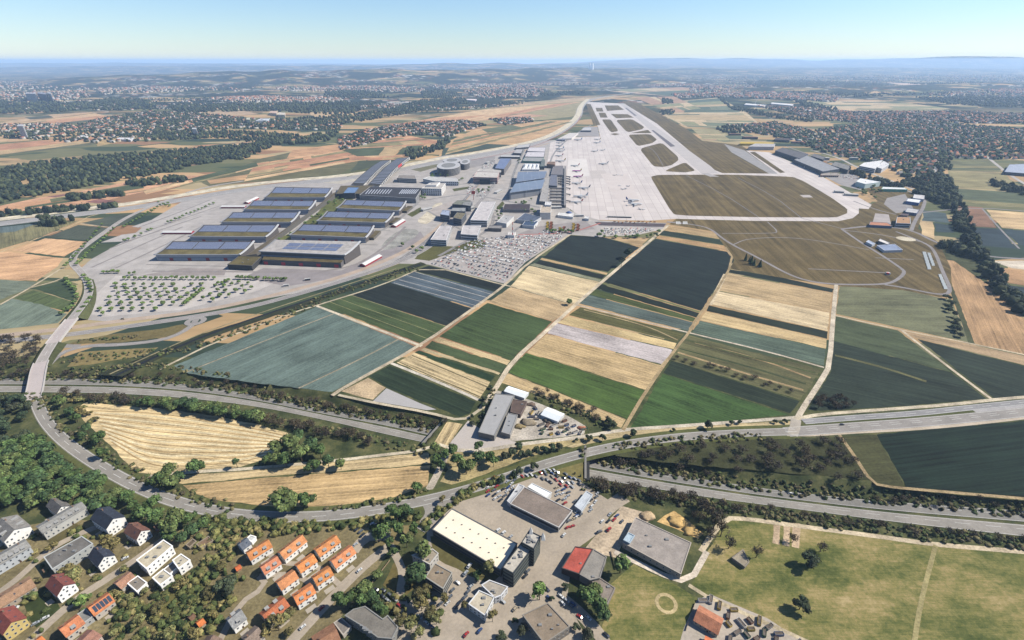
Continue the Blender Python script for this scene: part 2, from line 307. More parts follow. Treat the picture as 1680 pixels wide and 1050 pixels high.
# ---------------------------------------------------------------- sheets and ribbons
PLACED = []
def free_z(pts, z):
    "lift a flat sheet until nothing it overlaps lies within 5 mm of it"
    x0 = min(p_[0] for p_ in pts); x1 = max(p_[0] for p_ in pts); y0 = min(p_[1] for p_ in pts); y1 = max(p_[1] for p_ in pts); go = True
    near = [q for q in PLACED if q[0] < x1 and q[1] > x0 and q[2] < y1 and q[3] > y0]
    while go:
        go = False
        for q in near:
            if abs(q[4] - z) < 0.0045: z = q[4] + 0.005; go = True
    PLACED.append((x0, x1, y0, y1, z)); return z
def sheet(name, pts, col, z=0.05, mat=None, d=None, rows=0.5, smooth=False, zpix=0.0):
    pp = [P2(x, y, zpix) for x, y in pts]
    if smooth:
        A = np.array(pp + pp[:1])
        fr_ = .25 if smooth > 1 else .11
        for _ in range(smooth if smooth > 1 else 2):
            Q = A[:-1] * (1 - fr_) + A[1:] * fr_; S_ = A[:-1] * fr_ + A[1:] * (1 - fr_); A = np.stack([Q, S_], 1).reshape(-1, 2); A = np.vstack([A, A[:1]])
        pp = [tuple(q) for q in A[:-1]]
    if mat in (None, CROP, SOIL, GRASS, MEAD):     # ragged natural edges
        rg = random.Random(int(abs(pp[0][0] * 13 + pp[0][1] * 7))); dist = math.hypot(*pp[0]); amp = .9 if dist < 1500 else 2.5; qq = []
        for (x0_, y0_), (x1_, y1_) in zip(pp, pp[1:] + pp[:1]):
            Ln = math.hypot(x1_ - x0_, y1_ - y0_); n_ = max(1, min(40, int(Ln / (9 if dist < 1500 else 40)))); qq.append((x0_, y0_))
            for k_ in range(1, n_): qq.append((x0_ + (x1_ - x0_) * k_ / n_ + rg.uniform(-amp, amp), y0_ + (y1_ - y0_) * k_ / n_ + rg.uniform(-amp, amp)))
        e0 = pp[:2]; pp = qq
    else: e0 = pp[:2]
    if d is None: e = np.array(e0[1]) - np.array(e0[0])
    else: e = np.array(P2(*d[1])) - np.array(P2(*d[0]))
    e = e / np.linalg.norm(e); n = np.array((-e[1], e[0]))
    uv = [(float(np.dot(q, e)), float(np.dot(q, n))) for q in pp]
    z = free_z(pp, z)
    o = mesh(name, [(q[0], q[1], z) for q in pp], [list(range(len(pp)))], mat or CROP, color=(*col, rows), uv=uv)
    return tag(o, kind='structure')
def ribbon(name, pts, w, col, z=0.2, mat=None, it=2, step=12.0, zs=None, skirt=None, lines=None, zpix=0.0):
    "strip of constant width along a pixel path; zs = height at each point"
    W = np.array([(*P2(x, y, (zs[k] if zs else zpix)), (zs[k] if zs else zpix)) for k, (x, y) in enumerate(pts)], float)
    A = smooth_path(W, step, it) if it else W
    T = np.gradient(A[:, :2], axis=0); T /= np.linalg.norm(T, axis=1)[:, None] + 1e-9; Nn = np.c_[-T[:, 1], T[:, 0]]
    z = free_z([tuple(q) for q in A[:, :2]], z)
    L = A[:, :2] + Nn * w / 2; Rr = A[:, :2] - Nn * w / 2; n = len(A)
    vs = [(*L[k], A[k, 2] + z) for k in range(n)] + [(*Rr[k], A[k, 2] + z) for k in range(n)]
    fs = [(n + k, n + k + 1, k + 1, k) for k in range(n - 1)]
    o = mesh(name, vs, fs, mat or ASPH, color=(*col, .5)); tag(o, kind='structure')
    for off_, lw, dash in (lines or []):
        q = MB(); acc = 0
        for k in range(n - 1):
            a_ = A[k, :2] + Nn[k] * off_; e = A[k + 1, :2] + Nn[k + 1] * off_; 
            if dash:
                if k % 2: continue
            q.face([(*(a_ + Nn[k] * lw / 2), A[k, 2] + z + .04), (*(a_ - Nn[k] * lw / 2), A[k, 2] + z + .04), (*(e - Nn[k + 1] * lw / 2), A[k + 1, 2] + z + .04), (*(e + Nn[k + 1] * lw / 2), A[k + 1, 2] + z + .04)])
        q.build('road_marking', PAINT, o, color=C(238, 236, 228))
    return o
GREYR, CREAM, PAVE = C(158, 154, 148), C(212, 198, 172), C(176, 170, 166)
exec_fields = True
Fd = [  # pts, colour, row strength, direction (px, px)
 ([(285, 600), (520, 503), (686, 570), (545, 643), (400, 626), (310, 613)], (110, 131, 117), .35, ((555, 640), (686, 570))),
 ([(526, 501), (575, 484), (736, 537), (692, 564)], (82, 100, 70), .5, ((526, 501), (692, 564))),
 ([(577, 484), (640, 464), (778, 507), (738, 536)], (50, 60, 67), .3, ((640, 464), (778, 507))),
 ([(641, 464), (677, 445), (815, 480), (779, 506)], (92, 108, 130), .6, ((641, 464), (779, 506))),
 ([(679, 444), (704, 436), (828, 467), (816, 479)], (44, 54, 62), .3, ((704, 436), (828, 467))),
 ([(868, 436), (984, 463), (945, 499), (838, 469)], (224, 202, 160), .45, ((868, 436), (984, 463))),
 ([(838, 471), (942, 500), (907, 527), (802, 495)], (198, 172, 132), .35, ((838, 471), (942, 500))),
 ([(800, 497), (906, 528), (838, 591), (721, 552)], (68, 97, 66), .55, ((800, 497), (906, 528))),
 ([(719, 553), (837, 592), (832, 599), (711, 558)], (208, 184, 140), .5, None),
 ([(709, 559), (830, 600), (822, 611), (697, 570)], (80, 98, 72), .4, None),
 ([(696, 571), (821, 612), (818, 615), (690, 574)], (196, 178, 138), .4, None),
 ([(688, 575), (812, 617), (805, 626), (680, 578)], (52, 76, 56), .4, None),
 ([(679, 579), (804, 627), (787, 653), (651, 595)], (212, 190, 146), .9, ((651, 595), (787, 653))),
 ([(640, 600), (781, 659), (772, 678), (755, 684), (632, 634), (605, 617)], (56, 74, 64), .6, ((640, 600), (782, 658))),
 ([(935, 386), (990, 389), (1049, 406), (997, 446), (891, 422)], (47, 59, 66), .25, ((891, 422), (997, 446))),
 ([(990, 389), (1066, 390), (1050, 404)], (186, 158, 118), .4, None),
 ([(889, 423), (997, 448), (995, 451), (886, 426)], (200, 170, 125), .3, None),
 ([(885, 427), (994, 452), (987, 458), (878, 432)], (46, 55, 60), .3, None),
 ([(877, 432), (986, 459), (984, 462), (869, 435)], (150, 156, 124), .9, None),
 ([(1097, 370), (1172, 382), (1180, 392), (1088, 377)], (196, 168, 124), .4, ((1088, 377), (1180, 392))),
 ([(1088, 378), (1181, 393), (1187, 402), (1081, 385)], (54, 70, 66), .3, ((1088, 377), (1180, 392))),
 ([(1080, 386), (1188, 403), (1193, 412), (1076, 391)], (196, 160, 116), .4, ((1088, 377), (1180, 392))),
 ([(1075, 392), (1193, 413), (1204, 427), (1150, 510), (990, 462)], (44, 57, 64), .35, ((990, 462), (1150, 510))),
 ([(988, 463), (1149, 511), (1147, 513), (986, 465)], (128, 128, 86), .3, None),
 ([(985, 466), (1148, 514), (1142, 521), (977, 473)], (42, 54, 54), .3, None),
 ([(976, 474), (1141, 522), (1137, 528), (967, 483)], (84, 98, 62), .5, None),
 ([(966, 484), (1137, 529), (1129, 543), (951, 498)], (96, 112, 116), .5, ((951, 498), (1129, 543))),
 ([(952, 504), (1124, 547), (1111, 562), (933, 517)], (98, 100, 68), .9, ((952, 504), (1124, 547))),
 ([(932, 519), (1110, 563), (1105, 573), (914, 529)], (212, 188, 138), .4, None),
 ([(913, 530), (1103, 574), (1090, 599), (898, 547)], (208, 197, 192), .3, ((913, 530), (1103, 574))),
 ([(897, 548), (1088, 600), (1060, 640), (865, 578)], (205, 178, 132), .5, ((897, 548), (1088, 600))),
 ([(863, 579), (1058, 641), (1029, 687), (835, 611)], (74, 110, 62), .5, ((865, 578), (1058, 641))),
 ([(834, 612), (1027, 688), (1019, 702), (920, 662), (820, 627)], (208, 182, 136), .5, ((834, 612), (1027, 688))),
 ([(1197, 442), (1290, 457), (1368, 474), (1366, 480), (1195, 447)], (46, 60, 60), .3, None),
 ([(1194, 449), (1364, 481), (1361, 512), (1180, 477)], (200, 174, 132), .5, ((1194, 449), (1364, 481))),
 ([(1179, 478), (1361, 513), (1358, 543), (1167, 499)], (224, 202, 162), .6, ((1194, 449), (1364, 481))),
 ([(1163, 501), (1358, 544), (1357, 556), (1159, 510)], (56, 68, 64), .3, None),
 ([(1158, 511), (1356, 557), (1355, 572), (1149, 525)], (212, 186, 138), .4, None),
 ([(1148, 526), (1355, 573), (1352, 600), (1137, 545)], (98, 117, 112), .6, ((1148, 526), (1355, 573))),
 ([(1131, 550), (1348, 607), (1313, 656), (1098, 590), (1112, 567)], (108, 106, 72), .7, ((1131, 550), (1348, 607))),
 ([(1102, 592), (1312, 658), (1296, 678), (1088, 612)], (56, 70, 64), .4, ((1102, 592), (1312, 658))),
 ([(1087, 613), (1294, 680), (1200, 690), (1034, 703)], (66, 103, 62), .55, ((1087, 613), (1294, 680))),
 ([(1377, 470), (1460, 471), (1545, 489), (1560, 490), (1590, 562), (1482, 539), (1372, 515)], (124, 130, 94), .3, ((1377, 470), (1460, 471))),
 ([(1371, 519), (1473, 542), (1560, 610), (1366, 558)], (86, 100, 80), .4, ((1371, 519), (1473, 542))),
 ([(1366, 559), (1560, 611), (1619, 654), (1500, 665), (1350, 674), (1325, 672), (1364, 608)], (58, 72, 70), .4, ((1366, 590), (1560, 630))),
 ([(1505, 556), (1700, 606), (1700, 650), (1634, 655)], (56, 70, 68), .4, ((1505, 556), (1700, 606))),
 ([(1484, 544), (1605, 568), (1700, 588), (1700, 604), (1502, 554)], (186, 160, 125), .4, None),
 ([(1545, 425), (1592, 432), (1632, 470), (1700, 545), (1700, 586), (1610, 566), (1597, 560)], (187, 152, 112), .5, ((1545, 425), (1597, 560))),
 ([(1438, 713), (1700, 688), (1700, 815), (1560, 806), (1487, 799)], (37, 56, 52), .6, ((1500, 760), (1700, 735))),
 ([(1383, 716), (1437, 713), (1485, 798), (1437, 795)], (84, 88, 62), .3, None),
]
K_ = 0
for pts, c, rw, d in Fd: sheet('field', pts, C(c[0] * (1.12 if c[1] > c[0] + 20 and c[2] < c[1] - 20 else 1.0), c[1] * (.96 if c[1] > c[0] else 1), c[2] * (.80 if max(c) < 75 else .86 if c[0] < 100 else 1), .78 if max(c) < 75 else 1), 0.05 + 0.0 * K_, CROP, d, min(1, rw + .35) if max(c) < 75 else rw)
# pale lanes inside fields
LANE = [([(1370, 583), (1400, 590), (1460, 606), (1520, 626)], 5, (112, 110, 76)), ([(305, 611), (480, 541), (547, 515)], 2.5, (168, 158, 134)), ([(490, 637), (590, 590), (657, 555)], 2.5, (168, 158, 134)),
        ([(540, 495), (702, 556)], 1.2, (150, 150, 106)), ([(556, 490), (716, 547)], 1.2, (150, 150, 106)), ([(575, 484), (737, 537)], 1.5, (156, 152, 110)),
        ([(681, 446), (810, 484)], 1.6, (190, 186, 178)), ([(668, 452), (802, 489)], 1.6, (190, 186, 178)), ([(655, 459), (794, 496)], 1.6, (190, 186, 178)), ([(646, 464), (786, 503)], 1.6, (190, 186, 178)),
        ([(642, 596), (700, 619), (757, 643), (785, 656)], 4.5, (218, 208, 190)), ([(653, 593), (700, 614), (787, 651)], 1.4, (96, 90, 64)), ([(676, 583), (800, 635)], 1.4, (96, 90, 64)),
        ([(958, 508), (1060, 534), (1112, 558)], 2.5, (190, 170, 130)), ([(975, 528), (1090, 556)], 2.0, (190, 170, 130)), ([(1140, 562), (1250, 590), (1330, 620)], 3.5, (176, 150, 112)), ([(1112, 578), (1220, 612), (1318, 640)], 4, (182, 158, 118)),
        ([(1120, 556), (1230, 586), (1338, 612)], 2.5, (84, 96, 60)), ([(1115, 572), (1230, 602), (1322, 630)], 3, (74, 84, 58))]
for p_, w_, c_ in LANE: ribbon('track', p_, w_, C(*c_), 0.10, SOIL, it=1)
# meadows, yards, gardens
sheet('meadow', [(1195, 851), (1330, 868), (1525, 893), (1760, 912), (1900, 1100), (1600, 1120), (1290, 1090), (1160, 975), (1132, 962), (1160, 905)], (0, 0, 0), .05, MEAD)
sheet('meadow', [(1000, 960), (1040, 925), (1110, 960), (1150, 985), (1135, 1030), (1120, 1090), (975, 1090)], (0, 0, 0), .05, MEAD)
for k in range(3): sheet('vegetable_bed', [(1269 + 16 * k, 856 + k), (1281 + 16 * k, 857 + k), (1279 + 16 * k, 894 + 3 * k), (1267 + 16 * k, 891 + 3 * k)], C(205, 180, 148), .09, SOIL)
sheet('soil', [(1078, 856), (1090, 846), (1106, 838), (1130, 855), (1154, 876), (1145, 884), (1110, 868)], C(228, 190, 128), .09, SOIL)
WH = sheet('field', [(121, 672), (141, 660), (237, 668), (330, 679), (420, 695), (478, 712), (445, 750), (395, 766), (330, 771), (255, 780), (222, 775), (185, 735), (150, 702)], C(226, 201, 152), .05, CROP, ((150, 690), (450, 722)), .95)
sheet('field', [(300, 796), (400, 787), (560, 775), (706, 763), (702, 797), (640, 818), (540, 832), (450, 832), (360, 822), (315, 808)], C(204, 174, 126), .05, CROP, ((315, 808), (560, 790)), .7)
sheet('field', [(240, 783), (400, 773), (560, 757), (650, 747), (703, 742), (706, 761), (560, 773), (400, 785), (300, 794)], C(214, 190, 144), .06, CROP, ((400, 773), (560, 757)), .5)
sheet('field', [(733, 692), (759, 696), (733, 737), (712, 727)], C(212, 188, 142), .12, CROP, ((733, 692), (712, 727)), .7)
sheet('field', [(722, 742), (800, 738), (890, 722), (1000, 716), (900, 738), (830, 765), (745, 796), (722, 790), (735, 770)], C(186, 168, 122), .05, SOIL)
sheet('soil', [(604, 620), (633, 636), (612, 656), (560, 642)], C(206, 182, 146), .07, SOIL)
sheet('gravel_yard', [(634, 637), (690, 662), (716, 672), (700, 673), (612, 658)], C(194, 190, 186), .07, CONC)
sheet('field', [(1020, 706), (1310, 690), (1312, 699), (1150, 711), (960, 737), (930, 733)], C(204, 184, 140), .06, CROP, ((1020, 706), (1310, 690)), .4)
sheet('concrete_yard', [(768, 690), (800, 712), (846, 725), (850, 732), (790, 742), (742, 738), (736, 730)], C(206, 196, 186), .12, CONC)
sheet('concrete_yard', [(813, 640), (866, 655), (912, 672), (962, 700), (958, 713), (845, 724), (808, 716), (786, 708)], C(202, 192, 176), .12, SOIL)
sheet('concrete_yard', [(700, 868), (742, 832), (790, 795), (850, 778), (880, 772), (955, 792), (1010, 828), (986, 872), (940, 905), (930, 985), (985, 1090), (590, 1090), (650, 1010), (700, 960)], C(190, 176, 156), .07, ASPH)
sheet('concrete_yard', [(985, 870), (1020, 830), (1075, 845), (1020, 895), (1010, 915), (960, 900)], C(208, 188, 160), .07, SOIL)
sheet('concrete_yard', [(1143, 985), (1165, 975), (1260, 1015), (1330, 1062), (1250, 1090), (1105, 1090), (1122, 1030)], C(196, 184, 168), .09, ASPH)
sheet('lawn', [(706, 880), (722, 880), (826, 940), (805, 958), (770, 945), (714, 915)], C(110, 104, 66), .12, GRASS)
sheet('lawn', [(645, 925), (670, 905), (695, 930), (688, 960), (655, 985), (628, 960)], C(122, 110, 68), .12, GRASS)
sheet('lawn', [(880, 771), (905, 752), (955, 750), (957, 790)], C(136, 126, 80), .12, GRASS)
sheet('gravel_yard', [(250, 870), (600, 862), (640, 905), (585, 985), (480, 1090), (-60, 1090), (-60, 880), (110, 850)], C(138, 126, 92), .04, SOIL)
for p_, c_ in (([(262, 985), (340, 940), (345, 965), (275, 1040)], (120, 116, 70)), ([(30, 985), (78, 960), (100, 1000), (60, 1030)], (66, 76, 44)), ([(60, 880), (110, 852), (150, 870), (100, 900)], (108, 100, 66)), ([(590, 870), (680, 862), (640, 905)], (150, 136, 96))):  # second lawn is coloured darker for the white gabled house's shadow
    sheet('lawn', p_, C(*c_), .08, GRASS)
# foreground streets
ST_ = [([(-20, 985), (30, 950), (75, 905), (120, 880), (165, 862)], 6), ([(40, 1060), (120, 985), (200, 935), (255, 895), (285, 872)], 7), ([(470, 1062), (540, 985), (600, 925), (640, 895)], 8), ([(640, 895), (665, 940), (650, 985), (720, 1060)], 6),
       ([(355, 1062), (395, 985), (440, 962), (425, 945)], 4.5), ([(425, 945), (485, 940), (525, 970)], 4), ([(440, 905), (455, 925), (520, 925), (560, 962)], 4), ([(765, 1062), (850, 985), (905, 925), (950, 880), (1000, 830), (1025, 815)], 13), ([(870, 950), (930, 985), (985, 1040), (1000, 1070)], 9), ([(640, 880), (600, 878), (580, 905)], 9)]
for p_, w_ in ST_: ribbon('street', p_, w_, C(188, 174, 154), .15, ASPH, step=8)
# ---------------------------------------------------------------- tracks and roads
TR = [([(790, 670), (812, 640), (840, 593), (900, 540), (945, 499), (1020, 435), (1097, 369)], 6.5, (222, 206, 178)),
      ([(545, 649), (555, 641), (690, 567), (775, 507), (830, 467), (865, 432), (935, 385)], 5.5, (208, 192, 164)), ([(520, 502), (692, 568)], 5, (220, 206, 180)),
      ([(262, 606), (355, 560), (480, 513), (520, 501), (630, 467), (702, 435), (828, 468), (838, 470)], 4, (204, 190, 162)),
      ([(945, 500), (1130, 546), (1260, 577), (1352, 603)], 3.5, (214, 200, 178)), ([(838, 470), (945, 500)], 2.5, (214, 196, 160)),
      ([(1190, 405), (1205, 427), (1162, 500), (1150, 512), (1130, 547), (1112, 567), (1060, 641), (1022, 706)], 4, (182, 160, 122)),
      ([(1372, 467), (1367, 517), (1361, 600), (1350, 620), (1312, 678), (1306, 692), (1303, 706)], 6, (220, 206, 182)), ([(1190, 450), (1165, 500)], 7, (224, 206, 172)),
      ([(1367, 517), (1475, 541), (1605, 566), (1700, 586)], 3.5, (212, 196, 166)), ([(1478, 541), (1560, 605), (1628, 656)], 4, (222, 206, 178)),
      ([(1306, 688), (1340, 680), (1450, 672), (1560, 664), (1628, 656), (1700, 650)], 5, (220, 206, 178)),
      ([(735, 738), (790, 740), (850, 729), (950, 718), (1020, 705), (1100, 700), (1200, 693), (1306, 685)], 5, (218, 206, 184)),
      ([(225, 784), (330, 773), (400, 770), (560, 755), (640, 745), (690, 740), (718, 728), (740, 735)], 4, (220, 206, 178)), ([(735, 738), (722, 770), (706, 800), (698, 812)], 7, (205, 192, 172)),
      ([(555, 648), (620, 662), (700, 676), (760, 692), (790, 670)], 4, (212, 198, 170)),
      ([(1150, 905), (1185, 852), (1210, 849), (1330, 866), (1440, 880), (1528, 893), (1600, 899), (1760, 912)], 4.5, (220, 202, 170)), ([(1535, 895), (1520, 950), (1508, 1000), (1498, 1070)], 3, (176, 164, 116)),
      ([(1008, 905), (1060, 930), (1128, 962), (1160, 905)], 4.5, (222, 208, 188)), ([(1130, 960), (1150, 975), (1240, 1015), (1320, 1050), (1400, 1090)], 3, (208, 192, 160)),
      ([(1376, 712), (1400, 745), (1425, 785), (1437, 797), (1560, 808), (1750, 824)], 3.5, (182, 160, 122)), ([(1105, 578), (1085, 600)], 3, (190, 170, 130)),
      ([(0, 414), (60, 392), (125, 368), (150, 352), (200, 348)], 3.5, (214, 192, 150)), ([(132, 367), (188, 374)], 3.5, (206, 190, 160)), ([(0, 500), (50, 472), (105, 438)], 4, (206, 190, 160)), ([(50, 472), (90, 462), (112, 452)], 4, (206, 190, 160))]
for p_, w_, c_ in TR: ribbon('track', p_, w_, C(*c_), 0.17, SOIL, it=1)
# garden ring in the meadow
rc = P(1093, 990); q = MB()
for k in range(24):
    a0, a1 = 2 * math.pi * k / 24, 2 * math.pi * (k + 1) / 24
    q.face([(rc[0] + r_ * math.cos(a_), rc[1] + r_ * math.sin(a_), .2) for r_, a_ in ((5.5, a0), (8, a0), (8, a1), (5.5, a1))])
tag(q.build('path', SOIL, color=C(206, 186, 140)), kind='structure')
# main road at grade, and its far end over the two bridges
RC = [(1306, 708), (1200, 711), (1100, 718), (1000, 733), (900, 759), (830, 784), (760, 806), (700, 821), (620, 837), (540, 847), (460, 849), (390, 845), (330, 835), (270, 818), (215, 794), (160, 763), (110, 729), (78, 697), (62, 668), (57, 645)]
ribbon('road', RC, 12, C(164, 158, 148), 0.25, ASPH, lines=[(0, .35, True), (5.0, .35, False), (-5.0, .35, False)])
ribbon('verge', [(x, y) for x, y in RC[:-2]], 22, C(104, 108, 66), 0.20, GRASS)
ribbon('road', [(1290, 709), (1400, 701), (1500, 694), (1600, 685), (1760, 668)], 15, C(166, 160, 152), 0.25, ASPH, lines=[(0, .35, True), (6.5, .35, False), (-6.5, .35, False), (3, .3, True)])
ribbon('road', [(1318, 692), (1400, 685.5), (1500, 679), (1600, 668), (1760, 652)], 9, C(160, 158, 156), 0.27, ASPH, lines=[(0, .35, True), (3.8, .35, False), (-3.8, .35, False)])
ribbon('verge', [(1318, 700), (1400, 693), (1500, 686), (1590, 676), (1640, 671)], 7, C(96, 100, 62), 0.22, GRASS)
ribbon('road', [(1600, 676), (1680, 668), (1760, 660)], 9, C(186, 182, 178), .24, ASPH)
ribbon('track', [(1290, 713), (1330, 714), (1400, 709), (1500, 704), (1600, 695), (1760, 676)], 5, C(212, 196, 172), 0.23, ASPH)
ribbon('verge', [(1325, 710), (1400, 705), (1500, 699.5), (1600, 690), (1760, 672)], 5, C(88, 96, 56), 0.21, GRASS)
ribbon('road', [(1300, 714), (1304, 704), (1306, 688)], 10, C(196, 186, 170), 0.26, ASPH)
ribbon('road', [(724, 812), (712, 850), (690, 870)], 9, C(166, 160, 150), 0.24, ASPH)
sheet('road', [(690, 824), (745, 812), (742, 830), (718, 850), (700, 866), (685, 858), (700, 842)], C(164, 158, 148), .23, ASPH, smooth=2)
BR = [(57, 645, 0.2), (60, 625, 1.2), (64, 603, 2.2), (72, 585, 3.2), (86, 563, 4.6), (100, 545, 5.4), (118, 523, 5.6), (130, 508, 4.6), (142, 492, 2.6), (147, 475, .8), (144, 460, .1), (132, 445, 0), (120, 434, 0), (119, 424, 0), (127, 413, 0), (150, 396, 0), (180, 375, 0), (205, 358, 0), (240, 342, 0), (275, 328, 0), (330, 308, 0), (400, 297, 0)]
ribbon('road', [(x, y) for x, y, z in BR], 13, C(184, 176, 168), 0.25, ASPH, zs=[z for x, y, z in BR], lines=[(0, .35, True), (5.6, .35, False), (-5.6, .35, False)])
def embank(pts, w, slope, col):
    W = np.array([(*P2(x, y, z), z) for x, y, z in pts]); A = smooth_path(W, 10, 2); T = np.gradient(A[:, :2], axis=0); T /= np.linalg.norm(T, axis=1)[:, None]; Nn = np.c_[-T[:, 1], T[:, 0]]
    n = len(A); vs = []
    for k in range(n):
        zz = A[k, 2] + .1; e = max(0, zz) * slope
        for s_, ww, z_ in ((1, w / 2 + e, -.1), (1, w / 2, zz), (-1, w / 2, zz), (-1, w / 2 + e, -.1)): vs.append((A[k, 0] + Nn[k, 0] * s_ * ww, A[k, 1] + Nn[k, 1] * s_ * ww, z_))
    fs = [(4 * k + j + 4, 4 * k + j + 5, 4 * k + j + 1, 4 * k + j) for k in range(n - 1) for j in range(3)]
    tag(mesh('embankment', vs, fs, GRASS, color=(*col, .5)), kind='structure')
embank([b_ for b_ in BR if b_[1] <= 523 and b_[1] > 455], 16, 1.8, C(96, 100, 66)); embank([b_ for b_ in BR if 558 <= b_[1] <= 606], 16, 1.6, C(84, 88, 58))
def bridge(label, pts, w, zbot, npier):
    W = np.array([(*P2(x, y, z), z) for x, y, z in pts]); A = smooth_path(W, 8, 1); T = np.gradient(A[:, :2], axis=0); T /= np.linalg.norm(T, axis=1)[:, None]; Nn = np.c_[-T[:, 1], T[:, 0]]; n = len(A)
    r = empty('road_bridge', (A[n // 2, 0], A[n // 2, 1], 0)); tag(r, label, 'bridge'); ox, oy = A[n // 2, 0], A[n // 2, 1]
    def strip(name, o0, o1, z0, z1, col):
        q = MB()
        for k in range(n - 1):
            pp = [(A[j, 0] + Nn[j, 0] * o - ox, A[j, 1] + Nn[j, 1] * o - oy) for j, o in ((k, o0), (k, o1), (k + 1, o1), (k + 1, o0))]
            q.prism(pp, [A[k, 2] + z0, A[k, 2] + z0, A[k + 1, 2] + z0, A[k + 1, 2] + z0], [A[k, 2] + z1, A[k, 2] + z1, A[k + 1, 2] + z1, A[k + 1, 2] + z1])
        q.build(name, CONC, r, color=col)
    strip('deck', -w / 2, w / 2, -1.2, .28, C(206, 194, 188)); strip('parapet', w / 2, w / 2 + .5, -1.4, 1.4, C(214, 208, 202)); strip('parapet', -w / 2 - .5, -w / 2, -1.4, 1.4, C(214, 208, 202))
    for j in range(npier):
        k = int((j + 1) * (n - 1) / (npier + 1))
        q = MB().obox((A[k, 0] - ox, A[k, 1] - oy), Nn[k], w * .8, 1.2, zbot, A[k, 2] - 1.1); q.build('pier', CONC, r, color=C(170, 164, 158))
    return r
bridge('long pale concrete road bridge crossing the sunken motorway at the left edge', [(53, 656, .1), (58, 636, .8), (63, 606, 2.1), (68, 594, 2.8)], 15, -CUTD, 2)
bridge('pale concrete road bridge beyond the sunken motorway, over the road beside the car park', [(86, 563, 4.6), (100, 545, 5.4), (118, 523, 5.6)], 15, 0, 2)
# sunken motorway carriageways
def carriage(T, B, f0, f1, col, z=0.1):
    t = arr(T, -CUTD); b_ = arr(B, -CUTD); A = t * (1 - f0) + b_ * f0; D = t * (1 - f1) + b_ * f1
    A = smooth_path(A, 12, 2); D = smooth_path(D, 12, 2); n = min(len(A), len(D)); k = np.linspace(0, 1, n)
    ia = np.linspace(0, len(A) - 1, n).round().astype(int); idd = np.linspace(0, len(D) - 1, n).round().astype(int); A = A[ia]; D = D[idd]
    o = mesh('motorway', [(*p_, -CUTD + z) for p_ in A] + [(*p_, -CUTD + z) for p_ in D], [(n + j, n + j + 1, j + 1, j) for j in range(n - 1)], ASPH, color=(*col, .5)); tag(o, kind='structure')
    for f_, dash in ((0.06, 0), (0.38, 1), (0.94, 0)):
        q = MB(); M_ = A * (1 - f_) + D * f_; M2 = A * (1 - f_ - .025) + D * (f_ + .025)
        for j in range(n - 1):
            if dash and j % 2: continue
            q.face([(*M_[j], -CUTD + z + .04), (*M2[j], -CUTD + z + .04), (*M2[j + 1], -CUTD + z + .04), (*M_[j + 1], -CUTD + z + .04)])
        q.build('road_marking', PAINT, o, color=C(232, 230, 224))
for T, B in ((CUTA_T, CUTA_B), (CUTB_T, CUTB_B)):
    carriage(T, B, 0.0, 0.44, C(150, 146, 138)); carriage(T, B, 0.56, 1.0, C(166, 160, 150))
def portal(label, a_, b_, face):
    A = Vector(P(*a_, -CUTD)); B = Vector(P(*b_, -CUTD)); d = (B - A).normalized(); n = Vector((-d.y, d.x, 0)) * face
    r = empty('tunnel_portal', ((A + B) / 2 + Vector((0, 0, 0)))); tag(r, label, 'tunnel portal'); o = (A + B) / 2; L = (B - A).length / 2 + 10
    q = MB(); q.obox((n.x * 1.0, n.y * 1.0), d, 2 * L, 2.0, CUTD - 1.8, CUTD + .6)
    for s_ in (-1, 0, 1): q.obox((d.x * s_ * (L - 6) + n.x, d.y * s_ * (L - 6) + n.y), d, 2.5 if s_ == 0 else 12, 2.0, 0, CUTD - 1.8)
    q.build('wall', CONC, r, color=C(150, 146, 138))
    MB().obox((n.x * 3.5, n.y * 3.5), d, 2 * L, 3, 0, CUTD - 1.0).build('tunnel_dark', RUB, r)  # solid black block stands in for the darkness inside the tunnel
    # earth deck over the tunnel
    return r
portal('concrete tunnel portal at the right end of the left sunken motorway', (719, 707), (701, 727), 1)
portal('concrete tunnel portal at the left end of the right sunken motorway', (958, 752), (958, 782), 1)
# ---------------------------------------------------------------- exhibition ground, motorway corridor
sheet('pavement', [(132, 441), (150, 425), (210, 392), (250, 360), (300, 330), (345, 318), (405, 308), (470, 300), (580, 285), (700, 262), (760, 248), (850, 235), (905, 230), (945, 228), (935, 300), (935, 345), (985, 362), (1094, 366), (1086, 378), (985, 389), (935, 385), (860, 430), (830, 466), (702, 434), (640, 432), (575, 455), (480, 482), (300, 515), (170, 527), (135, 524), (158, 495), (158, 470), (130, 452)], C(190, 183, 176), .06, ASPH)
sheet('pavement', [(160, 480), (190, 452), (470, 456), (420, 478), (300, 508), (170, 520), (150, 516)], C(208, 200, 192), .10, ASPH)
for p_ in ([(135, 440), (205, 408), (250, 410), (172, 442)], [(190, 441), (245, 405), (300, 382), (262, 432), (255, 441)], [(216, 372), (245, 362), (352, 326), (378, 330), (330, 352), (240, 374)], [(225, 385), (330, 353), (358, 352), (300, 378), (262, 400), (180, 408)], [(165, 398), (200, 385), (255, 378), (205, 396)]):
    sheet('pavement', p_, C(198, 191, 184), .11, ASPH)
for p_ in ([(150, 439), (225, 405), (300, 372)], [(190, 440), (275, 400), (330, 372)], [(225, 374), (290, 350), (345, 328)], [(180, 408), (240, 385), (330, 355)], [(200, 398), (262, 379)], [(250, 376), (360, 338)]): ribbon('track', p_, 5, C(158, 150, 146), .16, ASPH, it=1)
sheet('concrete_yard', [(340, 452), (372, 438), (428, 440), (400, 455)], C(206, 198, 190), .12, CONC)
sheet('pavement', [(400, 455), (432, 440), (560, 444), (640, 405), (690, 380), (700, 395), (620, 435), (560, 455), (470, 470)], C(162, 154, 152), .11, ASPH)
